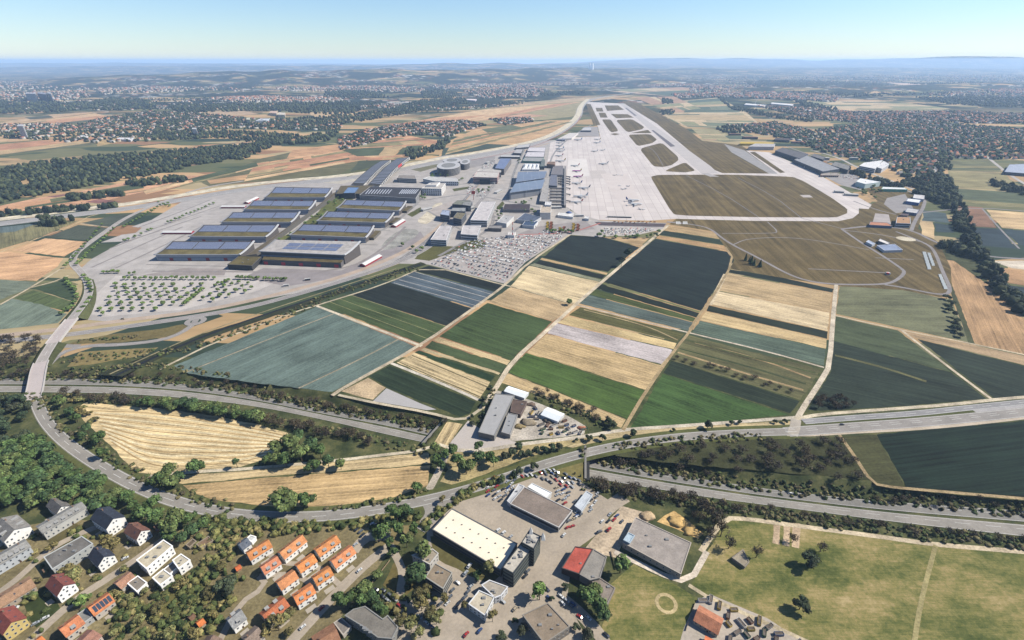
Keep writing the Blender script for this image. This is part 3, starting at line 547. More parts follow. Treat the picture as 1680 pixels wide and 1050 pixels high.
sheet('gravel_yard', [(683, 362), (696, 352), (715, 333), (728, 332), (722, 345), (705, 367), (692, 368)], C(222, 210, 186), .14, SOIL, smooth=3)
sheet('gravel_yard', [(622, 404), (655, 376), (682, 375), (690, 383), (660, 402), (632, 412)], C(168, 166, 158), .14, SOIL, smooth=3)
AUT = [(-60, 372), (0, 366), (110, 352), (210, 341), (300, 326), (380, 312), (470, 300), (560, 293), (650, 279), (720, 264), (773, 256), (840, 244), (900, 226), (937, 203), (950, 188), (952, 174), (965, 163), (985, 158), (1040, 150)]
ribbon('motorway', [(x, y + 1.5) for x, y in AUT], 52, C(176, 172, 168), .20, ASPH, step=20, lines=[(-10, .8, False), (-14, .6, True), (-20, .8, False)])
ribbon('gravel_yard', [(x, y - (6 if x < 450 else 4 if x < 900 else .6)) for x, y in AUT[:-2]], 40, C(230, 218, 192), .27, SOIL, step=20)
ribbon('track', [(773, 263), (850, 248), (905, 230), (945, 206), (953, 190)], 4, C(168, 84, 84), .40, CONC, step=20)
ribbon('road', [(-60, 556), (0, 551), (100, 540), (200, 526), (330, 511), (440, 487), (560, 455), (640, 425), (690, 398), (730, 365), (770, 320), (800, 285), (850, 250), (900, 235)], 13, C(198, 178, 158), .2, ASPH, step=15)
ribbon('road', [(-60, 566), (0, 560), (100, 551), (200, 537), (310, 521), (400, 506), (470, 488), (560, 462), (640, 436), (700, 410), (745, 370), (790, 330), (820, 290)], 14, C(164, 158, 154), .22, ASPH, step=15, lines=[(0, .4, True), (6, .4, False), (-6, .4, False)])
ribbon('road', [(78, 600), (100, 578), (140, 567), (200, 566), (270, 558), (300, 545), (318, 532), (322, 524)], 9, C(166, 160, 154), .24, ASPH, lines=[(0, .35, True)])
ribbon('road', [(90, 560), (100, 568), (130, 568)], 9, C(166, 160, 154), .23, ASPH)
rc = P(321, 527); q = MB()
for k in range(28):
    a0, a1 = 2 * math.pi * k / 28, 2 * math.pi * (k + 1) / 28
    q.face([(rc[0] + r_ * math.cos(a_), rc[1] + r_ * math.sin(a_), .28) for r_, a_ in ((7, a0), (15, a0), (15, a1), (7, a1))])
tag(q.build('roundabout', ASPH, color=C(172, 166, 160)), kind='structure')
sheet('meadow', [(125, 560), (180, 549), (260, 540), (300, 532), (310, 537), (285, 552), (200, 562), (110, 565)], C(128, 116, 78), .1, GRASS)
sheet('meadow', [(110, 602), (130, 578), (180, 574), (260, 570), (240, 582), (150, 598)], C(150, 134, 90), .1, GRASS)
sheet('canal_bank', [(160, 614), (250, 580), (330, 548), (440, 515), (560, 475), (690, 430), (700, 434), (560, 482), (440, 522), (340, 556), (262, 588), (200, 618)], C(66, 70, 52), .1, SOIL)
ribbon('canal', [(190, 616), (262, 582), (340, 549), (440, 514), (560, 475), (640, 448), (690, 434)], 5, C(40, 44, 52), .15, FLAT)
ribbon('track', [(180, 614), (262, 576), (340, 543), (440, 509), (560, 470), (650, 441)], 2.5, C(170, 158, 122), .2, SOIL)
sheet('garden', [(447, 397), (480, 380), (520, 350), (548, 318), (590, 320), (560, 340), (525, 365), (480, 395)], C(112, 116, 68), .14, GRASS)
sheet('car_park', [(704, 434), (720, 422), (770, 395), (835, 385), (930, 386), (862, 430), (829, 465)], C(190, 181, 174), .12, ASPH)
sheet('car_park', [(985, 372), (1070, 374), (1083, 377), (1040, 387), (990, 387)], C(206, 196, 186), .12, ASPH)
sheet('lawn', [(680, 425), (700, 400), (745, 405), (780, 392), (795, 395), (750, 412), (704, 428)], C(104, 102, 62), .13, GRASS)
sheet('car_park', [(975, 364), (1093, 367), (1089, 372.5), (983, 370)], C(98, 88, 90), .14, ASPH)
# fields left of the exhibition ground
OR = (226, 184, 140)
LF = [([(20, 411), (74, 391), (146, 397), (105, 421)], OR, .3), ([(-20, 416), (15, 413), (104, 424), (95, 437), (60, 461), (-20, 456)], (224, 180, 136), .3), ([(76, 389), (129, 369), (187, 375), (150, 395)], (92, 98, 82), .3),
      ([(134, 366), (190, 353), (228, 349), (205, 368), (188, 373)], (88, 94, 80), .3), ([(-20, 415), (-20, 384), (70, 364), (130, 362), (60, 391)], (134, 128, 92), .7), ([(-20, 384), (-20, 375), (60, 367), (25, 380)], (110, 124, 122), .4),
      ([(-20, 457), (60, 463), (45, 474), (-20, 500)], (128, 136, 116), .3), ([(48, 474), (95, 462), (110, 455), (125, 480), (120, 495), (60, 475)], (70, 84, 58), .6), ([(-20, 512), (20, 490), (70, 500), (110, 515), (95, 530), (-20, 543)], (128, 140, 122), .3), ([(22, 489), (55, 476), (122, 496), (112, 512)], (92, 104, 66), .8),
      ([(-20, 342), (60, 325), (120, 316), (200, 300), (300, 288), (330, 288), (240, 314), (165, 331), (60, 344), (-20, 352)], (216, 168, 132), .9), ([(240, 314), (330, 288), (420, 268), (420, 276), (330, 296)], (206, 160, 124), .9),
      ([(75, 323), (110, 318), (170, 320), (110, 325)], (140, 104, 98), .4), ([(140, 331), (165, 326), (200, 331), (160, 334)], (150, 108, 100), .4),
      ([(420, 262), (500, 245), (560, 235), (600, 262), (560, 285), (470, 295), (400, 300), (345, 306), (330, 300)], (116, 112, 80), .7), ([(440, 270), (520, 262), (500, 280), (420, 288)], (92, 98, 78), .4), ([(480, 246), (560, 236), (575, 246), (470, 260)], (208, 164, 122), .7), ([(340, 296), (420, 284), (410, 294), (345, 302)], (206, 166, 122), .5),
      ([(560, 245), (600, 228), (660, 222), (730, 232), (700, 248), (660, 262), (590, 262)], (216, 172, 128), .8), ([(590, 262), (660, 258), (640, 268), (575, 282)], (86, 92, 70), .4), ([(560, 246), (665, 242), (660, 248), (565, 253)], (96, 90, 62), .3),
      ([(735, 232), (780, 212), (900, 198), (945, 196), (905, 222), (840, 240), (770, 252), (720, 256)], (206, 170, 126), .9), ([(728, 243), (800, 236), (840, 238), (770, 250), (724, 256)], (76, 88, 74), .5), ([(760, 225), (820, 216), (850, 220), (770, 232)], (146, 146, 106), .6), ([(790, 212), (840, 205), (860, 210), (800, 218)], (112, 116, 86), .6),
      ([(700, 195), (800, 178), (960, 165), (948, 190), (900, 196), (770, 205), (640, 205)], (168, 156, 116), .9), ([(740, 193), (850, 186), (900, 190), (760, 200)], (210, 166, 134), .9), ([(800, 177), (940, 162), (1050, 155), (980, 165), (950, 168)], (198, 172, 134), .9),
      ([(-40, 208), (80, 188), (150, 184), (185, 193), (100, 206), (-40, 214)], (206, 176, 138), .8), ([(40, 193), (80, 189), (90, 194), (50, 196)], (92, 96, 80), .3), ([(95, 202), (150, 192), (180, 194), (110, 206)], (104, 106, 84), .4),
      ([(-40, 232), (60, 225), (115, 224), (40, 236), (-40, 244)], (214, 176, 136), .7), ([(-40, 245), (60, 236), (150, 228), (200, 222), (150, 238), (60, 248), (-40, 258)], (112, 112, 84), .7), ([(-40, 268), (60, 262), (140, 255), (100, 266), (0, 272)], (176, 152, 112), .8), ([(150, 226), (230, 222), (200, 232), (160, 240)], (196, 168, 118), .6),
      ([(240, 250), (330, 238), (420, 232), (390, 242), (300, 256)], (190, 150, 124), .6), ([(330, 183), (400, 182), (425, 187), (380, 190), (325, 188)], (200, 172, 138), .4), ([(505, 185), (580, 184), (580, 190), (515, 192)], (214, 184, 142), .4), ([(600, 188), (625, 184), (615, 194), (590, 196)], (176, 160, 118), .4),
      ([(1086, 188), (1120, 165), (1180, 160), (1225, 185), (1260, 215), (1205, 212), (1150, 208), (1125, 208)], (206, 184, 146), .9), ([(1125, 190), (1215, 190), (1222, 195), (1130, 195)], (122, 132, 112), .6), ([(1120, 200), (1235, 202), (1240, 206), (1125, 206)], (186, 146, 124), .6), ([(1135, 211), (1200, 213), (1235, 222), (1232, 230), (1190, 233), (1155, 228)], (128, 130, 98), .9),
      ([(1140, 178), (1210, 180), (1216, 186), (1140, 184)], (140, 146, 124), .6), ([(1300, 165), (1420, 165), (1560, 178), (1480, 185), (1380, 183), (1330, 177)], (214, 186, 146), .9), ([(1420, 175), (1560, 180), (1500, 184), (1400, 180)], (150, 144, 106), .8),
      ([(1555, 263), (1625, 262), (1650, 290), (1700, 318), (1700, 342), (1620, 338), (1560, 326)], (142, 134, 92), .95), ([(1560, 298), (1650, 304), (1690, 318), (1560, 303)], (86, 96, 70), .6), ([(1570, 337), (1612, 340), (1635, 374), (1572, 370)], (152, 116, 92), .5), ([(1618, 344), (1700, 350), (1700, 378), (1644, 374)], (214, 184, 138), .5), ([(1572, 372), (1640, 376), (1668, 408), (1600, 402)], (58, 72, 78), .3), ([(1645, 376), (1700, 380), (1700, 405), (1672, 402)], (62, 76, 80), .3),
      ([(1515, 345), (1552, 350), (1558, 366), (1512, 362)], (84, 98, 98), .3), ([(1510, 362), (1530, 365), (1533, 392), (1512, 385)], (212, 184, 140), .5), ([(1533, 366), (1560, 370), (1565, 382), (1535, 380)], (60, 74, 78), .3), ([(1625, 436), (1700, 448), (1700, 472), (1640, 462)], (188, 150, 110), .5), ([(1640, 466), (1700, 474), (1700, 512), (1665, 495)], (62, 74, 78), .3), ([(1626, 428), (1700, 428), (1700, 444), (1660, 440)], (226, 212, 190), .2),
      ([(1205, 153), (1290, 153), (1400, 158), (1300, 160)], (205, 180, 146), .8), ([(1000, 150), (1120, 145), (1200, 153), (1100, 158)], (208, 182, 152), .9), ([(1450, 135), (1560, 140), (1660, 140), (1700, 144), (1500, 142)], (222, 192, 166), .6)]
for p_, c_, rw in LF: sheet('field', p_, C(*c_), .12 + .03 * (Fd is None) + (0.04 if rw in (.4, .6, .3) else 0), CROP, None if p_[0][1] > 365 else ((p_[0][0], p_[0][1]), (p_[0][0] + 100, p_[0][1] + 3)), rw)
# ---------------------------------------------------------------- airfield
sheet('airfield_grass', [(1112, 357), (1375, 360), (1440, 330), (1400, 290), (1450, 300), (1520, 320), (1515, 345), (1506, 375), (1540, 398), (1560, 440), (1562, 480), (1545, 488), (1480, 476), (1372, 469), (1290, 457), (1197, 441), (1205, 427), (1172, 380), (1098, 368)], (0, 0, 0), .09, AIRG)
sheet('airfield_grass', [(1020, 165), (1045, 168), (1080, 186), (1126, 211), (1152, 231), (1187, 235), (1215, 238), (1290, 285), (1180, 290), (1060, 200)], (0, 0, 0), .09, AIRG)
sheet('apron', [(960, 167), (1024, 170), (1078, 203), (1165, 276), (1185, 284), (1276, 285), (1224, 247), (1262, 250), (1337, 283), (1430, 336), (1425, 343), (1409, 342), (1409, 350), (1399, 358), (1375, 363), (1240, 362.5), (1110, 359), (1068, 362), (983, 361), (947, 351), (928, 338), (928, 272), (897, 274), (903, 234), (939, 225), (985, 224), (981, 208), (970, 185)], (0, 0, 0), .15, APRON)
sheet('apron', [(1340, 283), (1390, 280), (1420, 297), (1412, 312), (1380, 304)], C(170, 164, 160), .14, ASPH)
sheet('apron', [(1455, 325), (1485, 318), (1500, 345), (1470, 350), (1450, 335)], C(164, 158, 154), .14, ASPH)
sheet('apron', [(1436, 350), (1458, 352), (1462, 368), (1432, 364)], C(190, 180, 174), .14, ASPH)
ISL = [[(1067, 290), (1080, 287), (1200, 286.5), (1300, 290), (1318, 297), (1365, 325), (1390, 343), (1390, 350), (1372, 357), (1240, 356.5), (1130, 354), (1106, 352), (1098, 342)],
       [(1089, 281), (1124, 266), (1141, 280), (1125, 283)], [(1049, 244), (1086, 234), (1112, 257), (1113, 263), (1102, 271), (1088, 274), (1072, 273)], [(1030, 221), (1067, 220), (1078, 229), (1070, 235), (1046, 240)], [(1034, 218.5), (1063, 213), (1069, 218.5)],
       [(1010, 197), (1037, 195.5), (1057, 208), (1054, 212), (1029, 217.5)], [(987, 196), (1002, 196), (1015, 215), (1002, 217.5)], [(1002, 187), (1030, 187.5), (1040, 193), (1011, 194)], [(982, 185), (993, 185), (997, 193), (985, 193)], [(992, 173), (1014, 173), (1024, 180), (996, 182)], [(977, 177), (988, 177), (990, 183), (979, 183)], [(1001, 220), (1009, 218.5), (1017, 220), (1009, 222)],
       [(961, 170), (969, 171), (985, 205), (974, 206)], [(1230, 250), (1238, 249), (1288, 283), (1280, 284)]]
for k, p_ in enumerate(ISL): sheet('airfield_grass', p_, (0, 0, 0), .30, AIRG, smooth=(k in (0, 1, 2, 3, 5, 6)))
sheet('apron', [(1188, 236), (1222, 247), (1276, 285), (1262, 285), (1200, 250)], C(170, 166, 162), .20, ASPH)
sheet('runway', [(1016, 170), (1023, 169.5), (1165, 272), (1178, 284), (1152, 286), (1142, 277)], C(206, 198, 192), .25, CONC)
sheet('runway', [(1069, 214), (1072, 213.5), (1108, 240), (1100, 241)], C(120, 112, 116), .32, ASPH)
sheet('runway', [(1025, 177), (1028, 177), (1045, 190), (1041, 190)], C(128, 120, 122), .32, ASPH)
for p_ in ([(1150, 284.5), (1162, 284.5), (1180, 290), (1165, 290)],): sheet('apron', p_, C(186, 180, 176), .34, ASPH)
sheet('apron', [(1312, 320), (1328, 320), (1334, 324), (1318, 324)], C(200, 190, 182), .34, CONC)
for a_ in ((931, 290, 965, 262), (988, 288, 1003, 315), (1035, 288, 1048, 330), (966, 278, 992, 279)): pass
sheet('apron', [(932, 262), (962, 260), (967, 289), (930, 291)], C(238, 230, 222), .30, CONC); sheet('apron', [(967, 280), (992, 279), (1000, 292), (970, 293)], C(210, 200, 192), .30, CONC)
sheet('apron', [(985, 285), (1030, 284), (1058, 350), (1030, 352), (1000, 310)], C(226, 214, 206), .30, CONC)
sheet('pavement', [(939, 224), (960, 208), (980, 208), (984, 224)], C(172, 166, 162), .24, ASPH)
PR = [([(1126, 367), (1163, 373), (1185, 391), (1202, 402), (1244, 423), (1296, 452), (1333, 463), (1374, 467), (1451, 467), (1470, 461), (1486, 447), (1477, 439), (1444, 417), (1414, 399), (1381, 376)], 6), ([(1094, 364), (1126, 367)], 9), ([(1451, 467), (1484, 472), (1540, 484), (1558, 482), (1558, 470), (1547, 447), (1532, 408), (1514, 397), (1470, 380)], 6),
      ([(1381, 376), (1429, 370), (1495, 376), (1536, 399), (1610, 421), (1700, 426)], 8), ([(1495, 378), (1501, 362), (1514, 343), (1519, 325), (1495, 315), (1440, 296), (1400, 280), (1350, 262), (1290, 240)], 8), ([(1202, 402), (1226, 391), (1300, 389), (1374, 400), (1425, 410)], 3), ([(1259, 364), (1278, 381), (1265, 383), (1185, 383)], 3), ([(1326, 441), (1459, 448)], 3), ([(1436, 423), (1499, 426)], 3), ([(1385, 378), (1440, 384), (1480, 392), (1514, 397)], 4),
      ([(1500, 350), (1600, 340), (1700, 348)], 6), ([(1315, 358), (1385, 376)], 3), ([(1400, 330), (1440, 345), (1470, 352)], 5), ([(1612, 343), (1640, 375), (1672, 408)], 4)]
for p_, w_ in PR: ribbon('road', p_, w_, C(156, 150, 148), .22, ASPH)
for p_ in ([(1126, 288), (1190, 320), (1244, 356)], [(1211, 292), (1270, 322), (1315, 358)], [(1062, 240), (1076, 250), (1088, 272)], [(1187, 236), (1126, 234), (1095, 234)]): ribbon('track', p_, 2.2, C(140, 138, 146), .36, ASPH, it=1)
ribbon('road', [(1245, 160), (1235, 175), (1260, 195), (1330, 210), (1380, 230), (1440, 262), (1500, 300), (1522, 322)], 6, C(150, 146, 146), .24, ASPH)
for k in range(10):  # painted threshold bars on the closed taxiway stub
    if k in (4, 5): continue
    x = 1109 + k * 1.9; sheet('road_marking', [(x, 363.5), (x + 1.2, 363.5), (x + 1.9, 368), (x + .6, 368)], C(240, 238, 232), .45, PAINT)
q = MB(); rc = P(1486, 392)
for k in range(32):
    a0, a1 = 2 * math.pi * k / 32, 2 * math.pi * (k + 1) / 32
    q.face([(rc[0] + r_ * math.cos(a_) * 1.1, rc[1] + r_ * math.sin(a_), .3) for r_, a_ in ((0 if k % 2 else .1, a0), (17, a0), (17, a1), (.1, a1))])
tag(q.build('sand_circle', SOIL, color=C(222, 210, 184)), kind='structure')
sheet('meadow', [(1530, 400), (1600, 424), (1625, 470), (1560, 425), (1545, 424), (1600, 565), (1590, 565)], C(88, 92, 66), .08, SOIL)

# ---------------------------------------------------------------- air
hz = MB().box(-71000, 71000, -390, 71000, -12, 448).build('haze', None)
hm = bpy.data.materials.new('haze'); hm.use_nodes = True; nt = hm.node_tree; nt.nodes.remove(nt.nodes['Principled BSDF'])
pv = nt.nodes.new('ShaderNodeVolumePrincipled'); pv.inputs['Color'].default_value = (0.50, 0.71, 1.0, 1); pv.inputs['Density'].default_value = 4.3e-5; pv.inputs['Anisotropy'].default_value = 0.1
nt.links.new(pv.outputs[0], nt.nodes['Material Output'].inputs['Volume']); hz.data.materials.clear(); hz.data.materials.append(hm); tag(hz, kind='stuff')

# service roads and seams of the airport town and the exhibition ground
SR = [([(640, 436), (700, 398), (742, 352), (770, 318), (800, 285), (835, 255)], 9, (150, 146, 144)), ([(690, 330), (735, 322), (770, 318), (830, 330), (885, 340)], 8, (154, 150, 148)), ([(800, 330), (812, 360), (800, 380), (760, 398), (720, 420)], 8, (150, 146, 144)), ([(835, 385), (870, 360), (900, 345), (905, 300), (900, 262), (925, 232), (970, 205)], 7, (156, 152, 150)),
      ([(640, 300), (690, 298), (740, 306), (770, 300)], 7, (158, 154, 150)), ([(600, 390), (640, 372), (690, 330), (700, 312)], 8, (160, 156, 152)), ([(832, 330), (838, 300), (846, 275), (860, 245)], 8, (150, 148, 146)), ([(250, 445), (400, 446), (560, 447), (625, 412), (665, 372)], 6, (158, 150, 146)), ([(240, 434), (372, 437)], 4, (164, 158, 154)),
      ([(300, 400), (430, 402)], 5, (160, 156, 152)), ([(345, 378), (470, 379)], 5, (160, 156, 152)), ([(385, 355), (500, 356)], 5, (160, 156, 152)), ([(500, 398), (620, 402)], 5, (160, 156, 152)), ([(540, 375), (640, 378)], 5, (160, 156, 152)), ([(420, 312), (560, 312)], 5, (168, 162, 156)), ([(700, 345), (760, 380), (800, 392)], 6, (160, 156, 152)), ([(850, 385), (935, 383), (985, 366)], 5, (190, 120, 110))]
for p_, w_, c_ in SR: ribbon('street', p_, w_, C(*c_), .20, ASPH, lines=[(0, .4, True)] if w_ > 6 else None)
for p_, c_ in (([(700, 345), (740, 330), (760, 345), (735, 362)], (190, 180, 172)), ([(640, 312), (690, 308), (688, 322), (640, 325)], (186, 178, 170)), ([(770, 262), (812, 256), (812, 268), (770, 276)], (166, 160, 156)), ([(835, 345), (880, 343), (875, 352), (835, 350)], (160, 154, 150)), ([(880, 372), (960, 362), (975, 375), (930, 384), (850, 384)], (168, 160, 156)), ([(300, 440), (372, 441), (368, 452), (230, 452)], (168, 158, 152)), ([(530, 300), (640, 276), (655, 282), (560, 302)], (204, 196, 180)), ([(660, 275), (735, 262), (738, 268), (690, 282)], (128, 124, 96)), ([(590, 300), (640, 290), (650, 300), (600, 305)], (178, 170, 160))):
    sheet('pavement', p_, C(*c_), .17, ASPH)
for p_ in ([(745, 405), (795, 398), (800, 404), (760, 412)], [(668, 352), (690, 340), (694, 346), (676, 356)], [(815, 340), (824, 330), (828, 334), (820, 345)], [(742, 310), (770, 306), (768, 310), (745, 314)], [(560, 286), (600, 278), (640, 270), (640, 274), (570, 290)]): sheet('lawn', p_, C(98, 100, 62), .24, GRASS)

def strips(quad, n, pal, seed, splits=3, rw=.6, z=.30):
    "narrow fields side by side, long side along the first edge of the quad"
    r = random.Random(seed); a, b_, c_, d = [np.array(p, float) for p in quad]; t = np.r_[0, np.sort([r.uniform(0, 1) for _ in range(n - 1)]), 1]
    for i in range(n):
        s_ = sorted([0, 1] + [r.uniform(.15, .85) for _ in range(r.randint(0, splits))])
        for u0, u1 in zip(s_, s_[1:]):
            if u1 - u0 < .05 or t[i + 1] - t[i] < .008: continue
            q = [tuple((a * (1 - u) + b_ * u) * (1 - v) + (d * (1 - u) + c_ * u) * v) for u, v in ((u0, t[i]), (u1, t[i]), (u1, t[i + 1]), (u0, t[i + 1]))]
            sheet('field', q, C(*r.choice(pal)), z, CROP, (q[0], q[1]), rw)
OP = ((222, 176, 132), (212, 164, 124), (196, 146, 112), (224, 190, 146), (118, 120, 84), (88, 98, 70), (150, 140, 100), (200, 172, 128), (206, 158, 120))
GP = ((206, 184, 146), (214, 190, 150), (122, 130, 100), (150, 150, 110), (186, 150, 120), (92, 106, 84), (196, 172, 130), (170, 160, 120))
strips([(420, 268), (560, 246), (600, 262), (400, 298)], 11, OP, 1); strips([(565, 243), (700, 236), (655, 262), (575, 264)], 8, OP, 2); strips([(600, 229), (665, 221), (728, 234), (580, 243)], 7, OP, 3); strips([(745, 230), (900, 199), (940, 200), (730, 254)], 12, OP, 4)
strips([(640, 205), (790, 180), (955, 167), (800, 197)], 8, OP, 5); strips([(800, 178), (960, 161), (1040, 153), (860, 168)], 6, GP, 6); strips([(-30, 208), (150, 185), (183, 193), (-30, 214)], 7, OP, 7); strips([(-30, 234), (115, 224), (225, 224), (-30, 258)], 9, OP, 8)
strips([(1090, 186), (1215, 184), (1258, 214), (1128, 208)], 12, GP, 9); strips([(1118, 166), (1182, 161), (1214, 183), (1092, 185)], 7, GP, 10); strips([(1135, 211), (1205, 213), (1232, 230), (1155, 230)], 7, GP, 11); strips([(1310, 166), (1480, 168), (1560, 178), (1335, 178)], 7, GP, 12)
strips([(1557, 264), (1625, 263), (1700, 336), (1562, 326)], 14, ((142, 134, 92), (120, 120, 84), (156, 146, 104), (96, 104, 76), (170, 154, 112)), 13, 0); strips([(-30, 345), (230, 300), (240, 313), (-30, 353)], 5, OP, 14); strips([(235, 313), (420, 266), (425, 275), (240, 320)], 5, OP, 15)
strips([(1000, 147), (1120, 143), (1200, 152), (1100, 158)], 5, GP, 16); strips([(1205, 153), (1290, 150), (1420, 156), (1300, 160)], 4, GP, 17); strips([(240, 250), (330, 238), (425, 233), (300, 256)], 4, OP, 18); strips([(1040, 160), (1105, 158), (1150, 178), (1100, 184)], 5, GP, 19)
sheet('slope', [(1010, 739), (1200, 722), (1380, 717), (1430, 788), (1260, 773), (1120, 762), (1010, 748)], C(78, 80, 54), .06, SOIL)

for p_ in ([(1540, 252), (1536, 275), (1528, 300), (1518, 312)], [(1330, 236), (1390, 250), (1450, 262), (1500, 285)], [(1400, 205), (1470, 225), (1530, 250)], [(1260, 205), (1340, 222), (1400, 226), (1480, 222), (1600, 225)], [(1560, 210), (1600, 240), (1625, 262)], [(1330, 246), (1375, 258), (1408, 276), (1470, 300), (1530, 322)], [(1480, 205), (1500, 235), (1490, 270)], [(1625, 262), (1660, 290), (1700, 312)]): ribbon('street', p_, 11, C(196, 188, 178), .3, ASPH, it=2, step=25)
sheet('lawn', [(1335, 232), (1362, 236), (1400, 256), (1370, 256), (1345, 246)], C(150, 140, 100), .26, GRASS)

# swaths of the stubble field and dry patches of the meadow
TP = np.array([P2(*p) for p in ((150, 672), (240, 673), (330, 685), (410, 699), (465, 713))]); BP = np.array([P2(*p) for p in ((185, 728), (250, 774), (330, 767), (395, 762), (440, 748))])
for k in range(17):
    f = .04 + k * .057; W = smooth_path(TP * (1 - f) + BP * f, 9, 2); T = np.gradient(W, axis=0); T /= np.linalg.norm(T, axis=1)[:, None]; Nn = np.c_[-T[:, 1], T[:, 0]] * (.9 if k % 2 else .6)
    tag(mesh('swath', [(*p, .085) for p in W + Nn] + [(*p, .085) for p in W - Nn], [(len(W) + j, len(W) + j + 1, j + 1, j) for j in range(len(W) - 1)], SOIL, color=C(*((240, 222, 180) if k % 2 else (190, 160, 112)))), kind='structure')
# ================================================================ trees
def blob(n_lat, n_lon, seed, amp=.25):
    r = random.Random(seed); vs = [(0, 0, 1)]; 
    for i in range(1, n_lat):
        for j in range(n_lon):
            th = math.pi * i / n_lat; ph = 2 * math.pi * (j + .5 * (i % 2)) / n_lon; k = 1 + r.uniform(-amp, amp); vs.append((k * math.sin(th) * math.cos(ph), k * math.sin(th) * math.sin(ph), k * math.cos(th)))
    vs.append((0, 0, -1)); fs = [(0, 1 + j, 1 + (j + 1) % n_lon) for j in range(n_lon)]
    for i in range(n_lat - 2):
        for j in range(n_lon):
            a = 1 + i * n_lon + j; b_ = 1 + i * n_lon + (j + 1) % n_lon; fs += [(a, a + n_lon, b_ + n_lon), (a, b_ + n_lon, b_)]
    e = len(vs) - 1; s0 = 1 + (n_lat - 2) * n_lon; fs += [(e, s0 + (j + 1) % n_lon, s0 + j) for j in range(n_lon)]
    return np.array(vs), np.array(fs)
def crown_mesh(name, seed, base, n=950, shape='round', core=True, leaf=.07, spread=.22):
    "unit crown: radius about 1, centre at z=0; clumps of leaf faces over lobes"
    r = np.random.default_rng(seed); V = []; F = []; Cc = []
    nl = 12 if shape == 'round' else 6; lobes = []
    for k in range(nl):
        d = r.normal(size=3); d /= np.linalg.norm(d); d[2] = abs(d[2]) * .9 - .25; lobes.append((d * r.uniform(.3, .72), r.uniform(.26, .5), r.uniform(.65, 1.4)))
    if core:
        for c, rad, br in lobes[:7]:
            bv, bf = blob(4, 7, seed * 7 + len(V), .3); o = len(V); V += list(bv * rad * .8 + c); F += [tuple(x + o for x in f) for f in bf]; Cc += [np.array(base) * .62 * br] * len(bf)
    for i in range(n):
        c, rad, br = lobes[i % nl]; d = r.normal(size=3); d /= np.linalg.norm(d)
        if d[2] < -.4: d[2] *= -.5
        p = c + d * rad * r.uniform(.8, 1.12)
        if shape == 'cone':
            h = r.uniform(-1, 1.25); a = r.uniform(0, 6.28); rr = (1.3 - h) / 2.3 * r.uniform(.75, 1.0) * .8; p = np.array((math.cos(a) * rr, math.sin(a) * rr, h)); d = np.array((math.cos(a), math.sin(a), .4)); d /= np.linalg.norm(d); br = r.uniform(.7, 1.3)
        t = np.cross(d, r.normal(size=3)); t /= np.linalg.norm(t) + 1e-6; b_ = np.cross(d, t) * .8 + d * r.uniform(-.6, .6); s = leaf * r.uniform(.7, 1.8); o = len(V)
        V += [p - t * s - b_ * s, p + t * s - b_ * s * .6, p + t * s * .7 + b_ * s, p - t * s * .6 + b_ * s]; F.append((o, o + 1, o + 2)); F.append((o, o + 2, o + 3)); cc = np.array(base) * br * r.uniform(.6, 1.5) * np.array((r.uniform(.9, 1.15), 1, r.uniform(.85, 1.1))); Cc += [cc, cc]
    me = npmesh(name, np.array(V), np.array(F), [LEAF], fcol=np.array(Cc)); d = me.data; bpy.data.objects.remove(me); return d
def trunk_mesh(name, seed, bare=False):
    "unit tree: height 1 = crown centre"
    r = random.Random(seed); m = MB(); m.cone((0, 0, -.05), (0, 0, 1.0 if not bare else .8), .07, .035, 6)
    for k in range(5 if not bare else 16):
        a = r.uniform(0, 6.28); z0 = r.uniform(.45, .85); L = r.uniform(.35, .6) if not bare else r.uniform(.45, .95); up = r.uniform(.3, .7) if not bare else r.uniform(.3, 1.0)
        e = (math.cos(a) * L, math.sin(a) * L, z0 + up); m.cone((0, 0, z0), e, .03, .012, 4, caps=False)
        if bare:
            for j in range(4):
                t = r.uniform(.3, 1); s = tuple(x * t for x in (e[0], e[1], 0)); z = z0 + up * t; b_ = r.uniform(0, 6.28); m.cone((s[0], s[1], z), (s[0] + math.cos(b_) * .3, s[1] + math.sin(b_) * .3, z + r.uniform(.1, .35)), .014, .006, 3, caps=False)
    me = mesh(name, m.v, m.f, WALL); d = me.data; bpy.data.objects.remove(me); return d
LK = 2.0
G1, G2, G3, G4 = C(70, 88, 50, LK), C(86, 98, 58, LK), C(98, 98, 62, LK), C(50, 62, 44, LK)
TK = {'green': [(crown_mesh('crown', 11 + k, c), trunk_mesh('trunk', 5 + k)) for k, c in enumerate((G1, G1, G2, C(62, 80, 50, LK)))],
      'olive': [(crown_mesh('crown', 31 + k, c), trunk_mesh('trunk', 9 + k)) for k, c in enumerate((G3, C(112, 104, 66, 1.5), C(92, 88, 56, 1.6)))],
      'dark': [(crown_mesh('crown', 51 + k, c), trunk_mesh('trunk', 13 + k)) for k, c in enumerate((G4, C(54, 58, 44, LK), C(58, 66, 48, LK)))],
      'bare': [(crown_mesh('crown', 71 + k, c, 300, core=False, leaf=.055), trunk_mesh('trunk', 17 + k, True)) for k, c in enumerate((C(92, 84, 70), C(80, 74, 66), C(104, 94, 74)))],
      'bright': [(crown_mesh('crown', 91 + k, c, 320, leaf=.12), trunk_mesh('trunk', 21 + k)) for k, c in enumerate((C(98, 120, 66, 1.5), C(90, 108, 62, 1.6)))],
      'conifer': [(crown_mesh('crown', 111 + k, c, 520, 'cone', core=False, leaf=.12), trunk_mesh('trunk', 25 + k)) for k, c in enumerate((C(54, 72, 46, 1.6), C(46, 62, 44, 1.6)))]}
NTREE = 0
